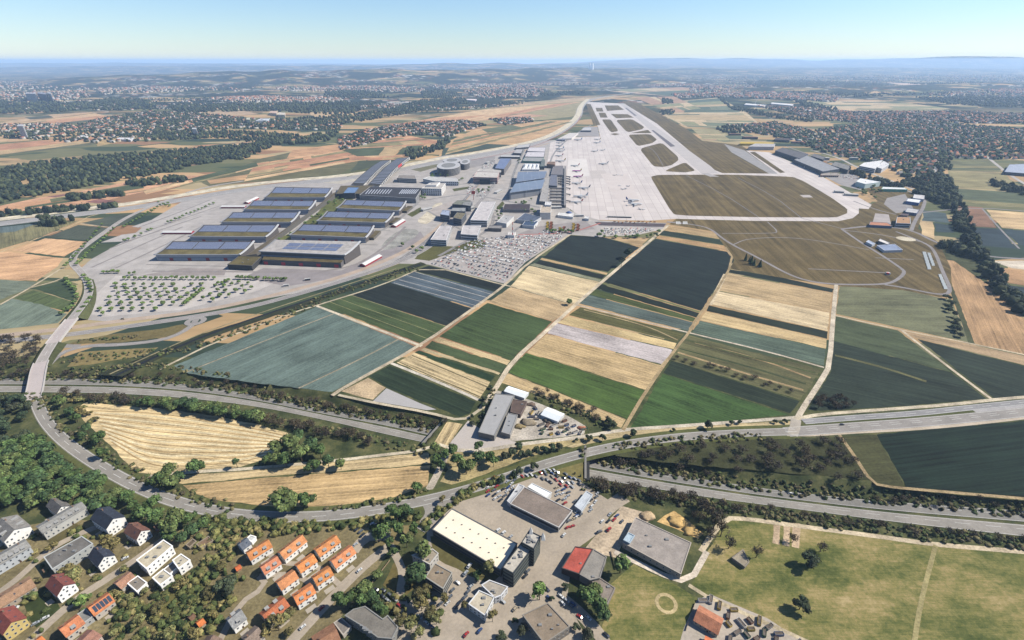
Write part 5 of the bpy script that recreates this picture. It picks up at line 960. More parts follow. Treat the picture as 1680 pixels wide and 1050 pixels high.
flat('office_building', 'low building with gravel roof and chimneys at the bottom edge, centre', [(857.5, 1009), (898.6, 989.6), (934.6, 1028), (893, 1056)], 9, C(150, 142, 130), C(158, 142, 122), cat='office', kit=4)
flat('apartment_house', 'grey flats with stepped flat roof at the bottom edge between trees', [(566, 1010), (580, 1000), (599, 995), (628, 1016), (636, 1010), (653, 1029), (643, 1048), (620, 1046), (596, 1028)], 9, C(150, 148, 142), C(140, 134, 124), cat='house', kit=6)
flat('workshop', 'workshop with bright red roof on the corner by the yard', [(921.8, 932), (943.6, 897), (973, 901), (950.5, 942)], 8, C(90, 78, 74), C(208, 106, 90), cat='workshop', hs=[6.5, 6.5, 8, 8], kit=1, win=None)
flat('workshop', 'grey corrugated workshop attached to the red-roofed one', [(951.5, 942.5), (974, 901.5), (995, 914), (984, 948), (968, 952)], 7.5, C(150, 144, 136), C(164, 158, 148), cat='workshop', kit=1, win=None)
flat('workshop', 'low grey wing in front of the corrugated workshop, half under the tree', [(972, 955), (985, 949), (1009, 965), (995, 994)], 5, C(150, 140, 130), C(154, 142, 130), cat='workshop', kit=1, win=None)
flat('warehouse', 'very long pale grey warehouse beside the orange sand heap', [(1022, 890.6), (1042.7, 849), (1133.8, 890.7), (1117, 942)], 6, C(190, 178, 164), C(178, 168, 158), cat='warehouse', kit=3, win='single', pitch=5)
flat('shed', 'pale blue container roof on the left end of the long grey warehouse', [(1023, 886), (1031, 874), (1041, 879), (1033, 891)], 8, C(180, 196, 206), C(190, 208, 218), cat='shed', win=None, kit=0)
flat('shed', 'pale field shed among bare trees in the meadow', [(1201, 915), (1219, 902), (1229, 922), (1222, 930)], 3, C(150, 140, 124), C(178, 166, 144), cat='shed', win=None, kit=0)
gable('house', 'orange-tiled farm house in the storage yard at the bottom edge', (1144, 1001), (1184, 1024), 13, 4, 7, C(206, 192, 170), C(200, 136, 104), chim=0)
gable('house', 'bright orange annex roof at the bottom edge below the farm house', (1156, 1050), (1172, 1058), 9, 3, 5.5, C(206, 192, 170), C(226, 132, 88), chim=0, win=False)
# recycling yard
flat('industrial_hall', 'long pale grey hall on the left side of the scrap yard', [(785, 709), (813, 646), (844, 649), (811, 715)], 7, C(150, 148, 142), C(186, 184, 180), cat='hall', kit=2, rmat=METAL, win=None)
flat('industrial_hall', 'brown flat roof right behind the long pale grey hall', [(837.6, 676), (841, 655), (864.6, 659), (854, 680)], 5, C(120, 104, 96), C(112, 96, 88), cat='hall', kit=1, win=None)
flat('industrial_hall', 'small grey hall with a red door between the long hall and the scrap heaps', [(823, 709), (834, 678), (849, 681), (837, 713)], 5.5, C(170, 166, 160), C(172, 172, 170), cat='hall', kit=2, rmat=METAL, win=None)
gable('tent_hall', 'white tent hall at the top of the scrap yard beside the track', (831, 636), (864, 647), 11, 3.5, 5, C(236, 238, 238), C(240, 244, 244, 1.3), cat='hall', chim=0, win=False, roofmat=PAINT)
gable('tent_hall', 'white tent hall in the middle of the scrap yard below the hedge', (893, 672), (921, 683), 15, 4, 6, C(236, 238, 238), C(240, 244, 244, 1.3), cat='hall', chim=0, win=False, roofmat=PAINT)
def heap(x, y, r, h, col, label, name='scrap_heap', seed=1, cat='heap'):
    v, f = blob(5, 12, seed, .3); v = v * np.array((r, r * .7, h)); v[:, 2] = np.maximum(v[:, 2], -.1); o = npmesh(name, v + np.array((x, y, .1)), f, [SOIL], color=C(*col)); return tag(o, label, cat)
for k, (px, py, r_, h_, c_, lb) in enumerate([(866, 694, 9, 2.5, (150, 138, 118), 'grey scrap heap in the middle of the scrap yard'), (853, 700, 6, 2, (168, 150, 110), 'sandy heap left of the grey scrap heap'), (903, 690, 8, 2, (140, 128, 112), 'brown heap below the middle white tent hall'), (955, 703, 5, 2.2, (196, 130, 100), 'reddish heap at the right tip of the scrap yard'), (870, 664, 6, 2, (120, 104, 92), 'dark heap beside the brown flat roof'),
                                             (1110, 856, 8, 2.2, (230, 192, 128), 'orange sand heap behind the long pale grey warehouse'), (1134, 873, 7, 2, (222, 186, 124), 'smaller orange sand heap at the right corner of the long grey warehouse'), (1062, 848, 7, 2.5, (214, 188, 150), 'pale sand heap at the upper left corner of the long grey warehouse')]):
    q = P2(px, py); heap(q[0], q[1], r_, h_, c_, lb, 'sand_heap' if 'sand' in lb else 'scrap_heap', 40 + k)
rj = random.Random(5)
BOXC = {'white': (226, 226, 222), 'blue': (70, 104, 150), 'rust-brown': (140, 92, 70), 'green': (70, 110, 84), 'yellow': (212, 178, 66), 'grey': (140, 140, 138)}
def containers(poly, n, seed, where, group):
    for k, (x, y) in enumerate(scatter(poly, n, seed, 6)):
        cn = rj.choice(list(BOXC)); a = rj.choice((0, .5, 1.1, 2.0)); t = empty('container', (x, y, .15), a); tag(t, '%s open-topped container or crate stack %s' % (cn, where), 'container', group); L = rj.uniform(4, 7)
        m = MB(); m.box(-L / 2, L / 2, -1.2, 1.2, 0, .2).box(-L / 2, L / 2, -1.2, -1.1, .2, 2.1).box(-L / 2, L / 2, 1.1, 1.2, .2, 2.1).box(-L / 2, -L / 2 + .1, -1.1, 1.1, .2, 2.1).box(L / 2 - .1, L / 2, -1.1, 1.1, .2, 2.1); m.build('box', METAL, t, C(*BOXC[cn]))
        MB().box(-L / 2 + .2, L / 2 - .2, -1.0, 1.0, .25, 1.7).build('load', SOIL, t, C(120, 110, 100))
containers([(868, 668), (885, 672), (880, 690), (868, 686)], 5, 3, 'in the scrap yard behind the middle white tent hall', 'containers in the scrap yard')
containers([(885, 698), (925, 690), (960, 704), (955, 712), (890, 716)], 20, 4, 'in the right half of the scrap yard', 'containers along the front of the scrap yard')
containers([(1150, 985), (1170, 985), (1250, 1020), (1310, 1056), (1290, 1064), (1190, 1014)], 22, 6, 'along the hedge of the bottom storage yard', 'containers in the storage yard')
containers([(1192, 1024), (1215, 1030), (1250, 1056), (1196, 1060)], 10, 8, 'right of the orange-tiled farm house', 'containers beside the farm house')
# ================================================================ cars near the camera
def near_cars(poly, n, seed, where, group, ang, mind=4.2, cw=('white', 'black', 'grey', 'silver', 'white', 'black', 'grey', 'silver', 'white', 'beige', 'black', 'blue', 'grey', 'white', 'red')):
    r = random.Random(seed)
    for x, y in scatter(poly, n, seed, mind):
        c = r.choice(cw); car(x, y, ang + r.uniform(-.15, .15) + (math.pi if r.random() < .5 else 0), c, '%s car %s' % (c, where), group)
near_cars([(800, 800), (850, 783), (838, 815), (820, 822), (800, 815)], 24, 1, 'in the crowded corner left of the brown-grey warehouse', 'dealer cars left of the brown-grey warehouse', .7)
near_cars([(855, 782), (905, 770), (950, 785), (955, 800), (930, 800), (880, 785)], 30, 2, 'in the back row of the dealer yard under the main road', 'dealer cars in the back rows', 2.2)
near_cars([(912, 800), (935, 805), (928, 828), (908, 818)], 16, 3, 'in the double row behind the brown-grey warehouse', 'dealer cars in the double row', .6)
near_cars([(940, 815), (985, 808), (975, 835), (945, 850)], 16, 4, 'around the small white showroom right of the brown-grey warehouse', 'dealer cars at the right end', .8)
near_cars([(925, 862), (945, 845), (952, 850), (932, 872)], 8, 5, 'along the right end wall of the brown-grey warehouse', 'cars along the warehouse end wall', .5)
flat('showroom', 'small pale showroom among the cars right of the brown-grey warehouse', [(943, 830), (962, 806), (972, 812), (954, 838)], 4, C(206, 212, 216), C(214, 220, 224), cat='showroom', kit=0, win=None)
SING = [(817, 872, .9, 'white', 'white van at the back wall of the white warehouse, left one of two', 1), (826, 876, .9, 'white', 'white van at the back wall of the white warehouse, right one of two', 1), (838, 882, .9, 'silver', 'silver car at the back wall of the white warehouse near the tower', 0), (925, 879, .9, 'white', 'white car alone on the street behind the tower', 0),
        (862, 946, .8, 'black', 'black car parked along the tower front, nearest the street corner', 0), (866, 938, .8, 'grey', 'grey car parked along the tower front, second from the corner', 0), (751, 957, -.6, 'white', 'white car crossing the car park left of the white L-shaped office', 0), (773, 963, .9, 'silver', 'silver car at the upper end of the row beside the white L-shaped office', 0), (768, 972, .9, 'grey', 'grey car in the row beside the white L-shaped office', 0),
        (763, 981, .9, 'grey', 'grey car low in the row beside the white L-shaped office', 0), (755, 989, .9, 'black', 'black car in the row beside the white L-shaped office', 0), (749, 996, .9, 'black', 'black car at the lower end of the row beside the white L-shaped office', 0), (770, 930, 1.0, 'white', 'white lorry between the lawn and the green tree', 1), (764, 942, 1.0, 'silver', 'silver lorry behind the white one beside the lawn', 1),
        (825, 988, -.6, 'silver', 'silver car in front of the white L-shaped office', 0), (845, 1000, .9, 'beige', 'beige car on the street below the white L-shaped office', 0), (528, 999, .9, 'red', 'small red car on the street by the lowest orange terrace house', 0), (497, 1030, .9, 'white', 'white car at the bottom of the street', 0), (590, 937, .9, 'white', 'white car on the street beside the hedge of the terrace houses', 0),
        (586, 869, 1.0, 'black', 'black car in the parking bay above the terrace houses, left one', 0), (592, 873, 1.0, 'grey', 'grey car in the parking bay above the terrace houses, middle one', 0), (595, 879, 1.0, 'black', 'black car in the parking bay above the terrace houses, right one', 0), (613, 861, .3, 'white', 'white van at the top of the parking bay below the hedge', 1), (583, 895, .9, 'silver', 'silver car at the end of the hedge by the terrace houses', 0),
        (630, 970, -.6, 'black', 'black car on the shaded car park, first from the street', 0), (640, 977, -.6, 'grey', 'grey car on the shaded car park, second from the street', 0), (648, 984, -.6, 'silver', 'silver car on the shaded car park, third from the street', 0), (688, 1013, -.6, 'silver', 'silver car under the trees by the bottom car park', 0), (700, 1023, -.6, 'white', 'white car under the trees by the bottom car park', 0), (708, 1029, -.6, 'blue', 'blue car under the trees by the bottom car park', 0),
        (920, 979, -.7, 'white', 'white car by the hedge under the big tree', 0), (929, 986, -.7, 'silver', 'silver car by the hedge under the big tree', 0), (940, 992, -.7, 'blue', 'blue car by the hedge under the big tree', 0), (965, 1015, -.8, 'white', 'white car on the lane beside the meadow', 0), (995, 1043, -.8, 'black', 'black car at the bottom of the lane beside the meadow', 0), (787, 1036, .9, 'blue', 'blue car between trees at the bottom edge', 0), (765, 1042, .9, 'red', 'red car at the bottom edge', 0),
        (75, 1015, .75, 'white', 'white car on the lane right of the yellow house', 0), (59, 1024, .75, 'silver', 'silver car on the lane beside the yellow house', 0), (206, 917, .7, 'white', 'white car on the lane left of the white flats', 0), (25, 999, .3, 'white', 'white caravan behind the yellow house', 1), (999, 870, .8, 'red', 'red digger on the sandy yard behind the workshops', 1), (983, 874, .5, 'grey', 'grey lorry on the sandy yard behind the workshops', 1),
        (1381, 697.5, .03, 'black', 'black car alone on the main road, right of the crossing', 0), (811, 784, .35, 'red', 'small red car on the main road above the dealer yard', 0), (62, 614, 1.4, 'red', 'red car on the bridge over the sunken motorway', 0), (202, 524, .1, 'beige', 'yellow-beige lorry on the road below the car park', 1)]
for x, y, a, c, lb, v in SING:
    q = P2(x, y, 2.0 if 'bridge' in lb else 0); car(q[0], q[1], a, c, lb, None, z=(2.2 if 'bridge' in lb else .45), van=bool(v))
def motorway_cars():
    for k, (x, y, c) in enumerate([(1297, 810, 'white'), (1425, 824, 'silver')]):
        q = P2(x, y, -CUTD); car(q[0], q[1], -.15, c, '%s car in the far lane of the right sunken motorway' % c, None, z=.2)
motorway_cars()
# hedge along roads, woods, trees near the camera
def trees(lst, kind, label, group, seed, hk=1.1, cat='tree'):
    r = random.Random(seed)
    for x, y, dpx in lst:
        t_ = CAM_H / (SP - (525 - y) / FOC * CP); dia = dpx * t_ / FOC; q = P2(x, y); tree(q[0], q[1], dia, dia * hk * r.uniform(.85, 1.15), kind, label, group, rnd=r, cat=cat)
trees([(165, 728, 26), (171, 752, 20), (146, 712, 18), (128, 692, 18), (118, 682, 17), (106, 668, 18), (96, 660, 16), (138, 722, 16)], 'green', 'green tree between the curving road and the striped stubble field', 'trees between the road curve and the stubble field', 1)
trees([(262, 796, 26), (279, 785, 30), (296, 790, 24), (284, 800, 26)], 'green', 'big tree of the dense clump at the left end of the long stubble field', 'clump at the left end of the long stubble field', 2, .9)
trees([(326, 777, 30)], 'green', 'single round tree right of the dense clump at the stubble track', None, 3)
trees([(443, 762, 24), (456, 745, 26), (470, 765, 28), (480, 740, 30), (496, 758, 32), (512, 742, 28), (527, 752, 26), (540, 768, 24), (515, 774, 26), (560, 770, 20), (492, 728, 24), (455, 762, 22)], 'green', 'tree of the big green grove at the right end of the stubble field', 'grove at the right end of the stubble field', 4)
trees([(470, 836, 46)], 'green', 'big round tree below the long stubble field, left one of the pair', None, 5, .85); trees([(505, 833, 34)], 'green', 'big round tree below the long stubble field, right one of the pair', None, 6, .9)
trees([(685, 807, 20)], 'green', 'small tree alone at the right end of the long stubble field', None, 7); trees([(726, 825, 14)], 'olive', 'dark round shrub on the road island left of the white warehouse', None, 8, 1.3)
trees([(715, 745, 20), (717, 765, 22), (726, 772, 18), (744, 748, 24), (750, 765, 24), (765, 778, 30), (787, 764, 26), (785, 742, 18), (803, 756, 20), (810, 766, 20), (731, 755, 18), (775, 770, 18)], 'green', 'tree of the loose group between the farm track and the main road', 'trees between the farm track and the main road', 9, 1.2)
trees([(390, 768, 14)], 'green', 'small slim tree on the pale track below the stubble field', None, 10, 1.4)
trees([(840, 747, 16), (856, 750, 16), (867, 747, 14), (880, 744, 14), (893, 741, 16), (905, 739, 16), (918, 738, 16), (850, 738, 18), (828, 752, 16)], 'dark', 'dark shrub in the hedge between scrap yard track and main road', 'hedge between scrap yard track and main road', 11, .9)
trees([(876, 771, 15), (852, 778, 15), (844, 782, 13), (821, 792, 12)], 'dark', 'dark round roadside tree above the car dealer', 'roadside trees above the car dealer', 12, 1.0)
trees([(966, 723, 13), (988, 723, 13), (1037, 716, 15), (1105, 707, 7), (1160, 703, 17), (1200, 697, 9), (1212, 695, 9), (946, 724, 7), (1271, 694, 9), (1287, 694, 9)], 'dark', 'small dark round tree on the dry strip between farm track and main road', 'small trees between farm track and main road', 13, 1.0)
trees([(1005, 703, 16), (998, 697, 14)], 'dark', 'dark tree at the right tip of the hedge beside the scrap yard', 'trees at the tip of the scrap yard hedge', 14)
trees([(653, 862, 34), (627, 886, 32), (668, 898, 22), (697, 916, 32), (641, 872, 24), (670, 850, 22), (640, 900, 18), (680, 880, 22), (645, 912, 18), (655, 880, 22)], 'green', 'tall green tree in the belt between terrace houses and the white warehouse', 'tree belt left of the white warehouse', 15, 1.25)
trees([(684, 956, 42)], 'green', 'very large round tree in front of the gravel-roofed office cube', None, 16, 1.0); trees([(620, 950, 18)], 'green', 'small round street tree right of the terrace houses street', None, 17)
trees([(689, 990, 28), (692, 1002, 24), (708, 1014, 22), (716, 1024, 22), (730, 992, 18), (700, 975, 20)], 'olive', 'olive tree in the row between car park and office cube', 'row of olive trees left of the white L-shaped office', 18, 1.3)
trees([(566, 1000, 34), (585, 985, 26), (600, 977, 26), (612, 990, 26), (622, 1003, 24), (630, 1012, 20), (597, 995, 24)], 'green', 'green tree in the clump behind the stepped grey flats', 'clump behind the stepped grey flats', 19, 1.2)
trees([(661, 1028, 24), (675, 1037, 24), (690, 1046, 20), (480, 1010, 18), (458, 1034, 30), (442, 1040, 26), (470, 1020, 20), (476, 1042, 16)], 'olive', 'olive-green garden tree near the bottom edge left of centre', 'garden trees at the bottom edge', 20, 1.2)
trees([(375, 972, 36)], 'dark', 'large dark round tree left of the orange terrace houses', None, 21, .95)
trees([(885, 984, 30)], 'bright', 'light green tree at the street fork behind the gravel-roofed low building', None, 22, 1.1); trees([(1017, 940, 32)], 'bright', 'light green tree right of the corrugated workshop', None, 23, 1.1)
trees([(968, 992, 34), (982, 1005, 30), (955, 978, 24), (990, 1018, 26), (975, 975, 26)], 'green', 'big tree of the group hiding the low grey workshop wing', 'trees over the low workshop wing', 24, 1.0)
trees([(783, 950, 20)], 'green', 'green tree left of the dark tower end', None, 25); trees([(803, 945, 24), (808, 1020, 18), (762, 1000, 12)], 'olive', 'olive tree close to the white L-shaped office', 'olive trees around the white L-shaped office', 26, 1.4)
trees([(927, 968, 16), (857, 1040, 22), (845, 1022, 12), (963, 1046, 26), (945, 1034, 14), (822, 1048, 18), (905, 985, 10)], 'dark', 'dark shrub around the gravel-roofed low building at the bottom edge', 'shrubs around the low building at the bottom edge', 27, .9)
trees([(239, 852, 32), (262, 862, 30), (222, 838, 22), (214, 826, 24), (256, 838, 26)], 'green', 'tree of the left half of the big clump above the red-brown roofed white house', 'big clump inside the road curve, left half', 28, 1.1)
trees([(290, 872, 42), (309, 862, 28), (318, 880, 26), (282, 886, 26), (302, 892, 24), (335, 868, 22), (320, 852, 16)], 'green', 'tree of the right half of the big clump below the road curve', 'big clump inside the road curve, right half', 29, 1.05)
trees([(185, 905, 28), (178, 890, 18)], 'olive', 'wide olive tree between the two dark-roofed white houses', 'olive trees between the dark-roofed white houses', 30, .9); trees([(139, 990, 26)], 'bright', 'vivid green tree beside the bright white gabled house', None, 31, 1.0)
trees([(126, 950, 32), (112, 940, 22), (88, 902, 16), (206, 938, 16), (66, 955, 12)], 'olive', 'olive garden tree in the gardens between the long terraces', 'garden trees between the terraces', 32, .9)
trees([(1325, 930, 30)], 'dark', 'dark dense tree standing alone in the meadow, upper one', None, 33, 1.0); trees([(1311, 1000, 30)], 'dark', 'dark dense tree standing alone in the meadow, lower one', None, 34, .95)
trees([(1170, 868, 30), (1158, 850, 26), (1182, 880, 26), (1152, 838, 26), (1165, 885, 24), (1180, 855, 22), (1240, 915, 22), (1195, 900, 22), (1146, 858, 20)], 'bare', 'bare brown tree in the clump right of the long grey warehouse', 'bare trees right of the long grey warehouse', 35, 1.2)
trees([(1300, 890, 18), (1138, 850, 16), (1345, 905, 20)], 'bare', 'bare brown tree at the vegetable beds in the meadow', 'bare trees at the vegetable beds', 36, 1.2)
trees([(1030, 424, 16)], 'dark', 'dark tree over the field track between the two large dark fields, upper one', None, 37, 1.1); trees([(1019, 437, 14)], 'dark', 'dark tree over the field track between the two large dark fields, lower one', None, 38, 1.2)
trees([(933, 500, 12)], 'bright', 'single tree at the crossing of the two field tracks', None, 39, 1.0); trees([(75, 366, 20)], 'dark', 'single big tree at the left edge of the motorway corridor', None, 40, .9)
trees([(1080, 383, 8)], 'bright', 'small tree where the field track meets the airport yard', None, 41, 1.0)
for k, (pts, n, lb, gr, kd, dm, hh) in enumerate([([(100, 611), (200, 613), (300, 619), (420, 634)], 18, 'bare shrub tree on the upper bank of the left motorway, left part', 'bare trees above the left motorway', 'bare', 9, 8), ([(420, 636), (530, 657), (620, 672), (725, 695)], 24, 'bare shrub tree on the upper bank of the left motorway, between road and teal field', 'bare trees between motorway and teal field', 'bare', 9, 9),
                                            ([(100, 650), (160, 656), (235, 660)], 12, 'bare brown tree along the lower side of the left motorway above the stubble field', 'bare trees above the stubble field', 'bare', 12, 10), ([(430, 690), (500, 706), (560, 718), (612, 728)], 20, 'bare brown tree on the lower bank of the left motorway, right part', 'bare trees on the lower motorway bank', 'bare', 12, 11),
                                            ([(240, 664), (300, 672), (360, 680), (425, 692)], 22, 'green tree in the row between the left motorway and the stubble field', 'green row below the left motorway', 'green', 15, 13), ([(975, 800), (1060, 812), (1150, 830)], 22, 'bare tree on the lower bank of the right motorway beside the dealer yard', 'bare trees beside the dealer yard', 'bare', 12, 10),
                                            ([(1180, 832), (1300, 845), (1500, 870), (1680, 892)], 22, 'bare shrub on the lower bank of the right motorway above the meadow', 'bare shrubs above the meadow', 'bare', 8, 7), ([(1440, 806), (1560, 815), (1680, 826)], 12, 'bare shrub between the big dark field and the right motorway', 'bare shrubs below the big dark field', 'bare', 8, 7),
                                            ([(1115, 592), (1160, 600), (1220, 618), (1300, 645)], 14, 'small bare orchard tree in the garden plots', 'orchard trees in the garden plots', 'bare', 9, 6), ([(1342, 668), (1360, 655), (1385, 660), (1400, 668), (1350, 660), (1375, 672)], 12, 'bare tree in the clump at the road crossing', 'clump at the road crossing', 'bare', 12, 10),
                                            ([(880, 642), (905, 652), (945, 668), (990, 690)], 16, 'bare or dark shrub in the hedge above the scrap yard', 'hedge above the scrap yard', 'bare', 10, 7), ([(795, 666), (786, 690), (770, 700), (810, 640)], 7, 'dark shrub at the left end of the scrap yard', 'shrubs left of the scrap yard', 'dark', 8, 6),
                                            ([(1553, 492), (1563, 520), (1575, 548), (1582, 555)], 9, 'shrubby tree in the column between meadow and brown field', 'column of trees beside the brown field', 'dark', 13, 9), ([(1225, 428), (1232, 432), (1243, 437)], 5, 'dark conifer on the airfield edge beside the perimeter road', 'conifers on the airfield edge', 'conifer', 9, 13)]):
    r = random.Random(k)
    for x, y in along(pts, n, 4.5, k): tree(x, y, dm * r.uniform(.7, 1.3), hh * r.uniform(.75, 1.2), kd, lb, gr, rnd=r)
for k, (poly, n, lb, gr, kd, dm, hh) in enumerate([([(-30, 735), (60, 728), (112, 775), (200, 808), (205, 835), (150, 838), (90, 826), (-30, 845)], 62, 'tree crown of the dark green wood at the left edge below the road', 'dark green wood at the left edge', 'green', 17, 14), ([(-20, 560), (70, 553), (62, 590), (48, 612), (-20, 615)], 30, 'bare brown tree in the thicket left of the bridges', 'bare thicket left of the bridges', 'bare', 14, 11),
                                             ([(-20, 655), (40, 655), (60, 705), (80, 735), (-20, 740)], 22, 'dark tree left of the road curve below the motorway bridge', 'trees left of the road curve', 'dark', 15, 12), ([(1010, 752), (1140, 735), (1380, 722), (1425, 790), (1260, 775), (1120, 770)], 46, 'bare orchard tree on the dark slope above the right motorway', 'orchard above the right motorway', 'bare', 12, 9),
                                             ([(100, 640), (125, 645), (160, 690), (150, 700), (115, 668)], 10, 'bare shrub at the tip of the stubble field by the road', 'bare shrubs at the tip of the stubble field', 'olive', 9, 7)]):
    r = random.Random(k + 50)
    for x, y in scatter(poly, n, k + 3, dm * .45): tree(x, y, dm * r.uniform(.7, 1.3), hh * r.uniform(.75, 1.2), kd, lb, gr, rnd=r)
# uncountable shrubbery
mass('shrubbery', sum([scatter(p, n, 30 + k) for k, (p, n) in enumerate([([(330, 848), (560, 858), (700, 835), (690, 850), (600, 866), (420, 880), (330, 868)], 190), ([(180, 975), (250, 960), (350, 925), (400, 950), (380, 1000), (340, 1050), (190, 1060)], 230), ([(310, 880), (400, 870), (380, 920), (330, 930)], 60), ([(-20, 880), (100, 850), (240, 900), (330, 1050), (-20, 1050)], 90), ([(560, 1000), (700, 940), (740, 1050), (600, 1050)], 50), ([(700, 868), (735, 835), (790, 800), (850, 785), (850, 778), (780, 795), (728, 828), (690, 862)], 70)])], []),
     'dense green hedges and garden shrubs around the houses and the road', 'shrubs', (2.5, 6.5), (1.5, 4.5), ((84, 94, 54), (112, 110, 66), (64, 76, 44), (136, 126, 82), (96, 100, 58)), 4, True)
mass('bank_scrub', sum([along(p, n, j, 60 + k) for k, (p, n, j) in enumerate([([(-60, 612), (100, 611), (300, 621), (420, 636)], 300, 7), ([(420, 638), (529, 660), (631, 676), (720, 697)], 300, 7), ([(-60, 655), (123, 652), (309, 664), (420, 680), (620, 722), (700, 738)], 340, 8), ([(960, 742), (1100, 765), (1260, 790), (1680, 828), (1760, 835)], 420, 8), ([(960, 790), (1100, 815), (1260, 838), (1500, 868), (1760, 898)], 620, 10), ([(990, 738), (1100, 725), (1250, 716)], 110, 6),
     ([(60, 645), (110, 700), (200, 765), (300, 812), (380, 832)], 170, 6), ([(110, 590), (300, 575), (440, 530), (560, 478), (680, 440)], 300, 10), ([(110, 608), (260, 600), (380, 618)], 100, 6), ([(130, 560), (230, 552)], 30, 4), ([(880, 648), (990, 694)], 80, 8), ([(790, 700), (812, 640)], 25, 4), ([(540, 836), (640, 822), (705, 806)], 40, 3)])], []),
     'low brown-green scrub covering the banks of the sunken motorways and the canal', 'scrub', (1.6, 4.8), (.9, 3.2), ((82, 92, 54), (100, 100, 64), (64, 76, 48), (120, 112, 78), (90, 84, 62)), 5, True)

near_cars([(735, 960), (748, 968), (735, 1000), (722, 992)], 8, 21, 'on the car park right of the row of olive trees', 'cars right of the olive trees', .9, 4.5)
near_cars([(600, 960), (660, 985), (655, 1000), (625, 980)], 5, 22, 'in the shade between the green trees and the lawn', 'cars in the shade by the lawn', -.6, 5)
near_cars([(880, 955), (960, 1010), (950, 1018), (872, 962)], 6, 23, 'parked along the lane beside the big tree group', 'cars along the lane by the big trees', -.75, 6)
near_cars([(1018, 862), (1024, 850), (1000, 842), (985, 856)], 7, 24, 'at the entrance of the sandy yard', 'cars at the sandy yard entrance', .7, 5)

# terraces, garden sheds and board fences beside the houses
rg = random.Random(31); hs_ = [o for o in COL.objects if o.get('category') == 'house' and o.name.split('.')[0] in ('house', 'terraced_house')]
for o in hs_:
    x, y = o.location.x, o.location.y; a = o.rotation_euler.z; cs, sn = math.cos(a), math.sin(a)
    t = tag(MB().obox((x - sn * -9.5, y + cs * -9.5), (cs, sn), rg.uniform(5, 9), 4, .02, .18).build('terrace_paving', CONC, color=C(196, 184, 166)), kind='structure')
for k, (px, py, qx, qy, lb) in enumerate([(232, 978, 262, 958, 'in front of the white flats'), (28, 985, 62, 964, 'in front of the long sandy pink row'), (640, 920, 605, 965, 'along the street of the terrace houses'), (60, 880, 84, 862, 'above the long grey-roofed terrace'), (1002, 905, 1010, 935, 'beside the corrugated workshop'), (1125, 1035, 1140, 990, 'left of the orange-tiled farm house'), (340, 960, 372, 995, 'in the gardens left of the pale grey roofed house'), (145, 905, 118, 930, 'between the two white gabled houses')]):
    a = np.array(P2(px, py)); b_ = np.array(P2(qx, qy)); L = np.linalg.norm(b_ - a); d = (b_ - a) / L; c = (a + b_) / 2; t = empty('fence', (c[0], c[1], 0)); tag(t, 'pale wooden board fence ' + lb, 'fence', None)
    MB().obox((0, 0), d, L, .1, .3, 1.6).build('boards', WALL, t, C(170, 150, 120))
    for j in range(int(L / 4) + 1): MB().obox(tuple(d * (j * 4 - L / 2)), d, .18, .22, 0, 1.75).build('post', WALL, t, C(140, 122, 98))

trees([(345, 980, 24), (300, 965, 22), (262, 1004, 26), (232, 1026, 24), (320, 1045, 22), (214, 985, 18), (366, 935, 18), (280, 1046, 24), (352, 1014, 20), (240, 975, 16), (190, 1042, 18)], 'olive', 'large rounded garden tree between hedges in the lower left gardens', 'large garden trees lower left', 51, .95)
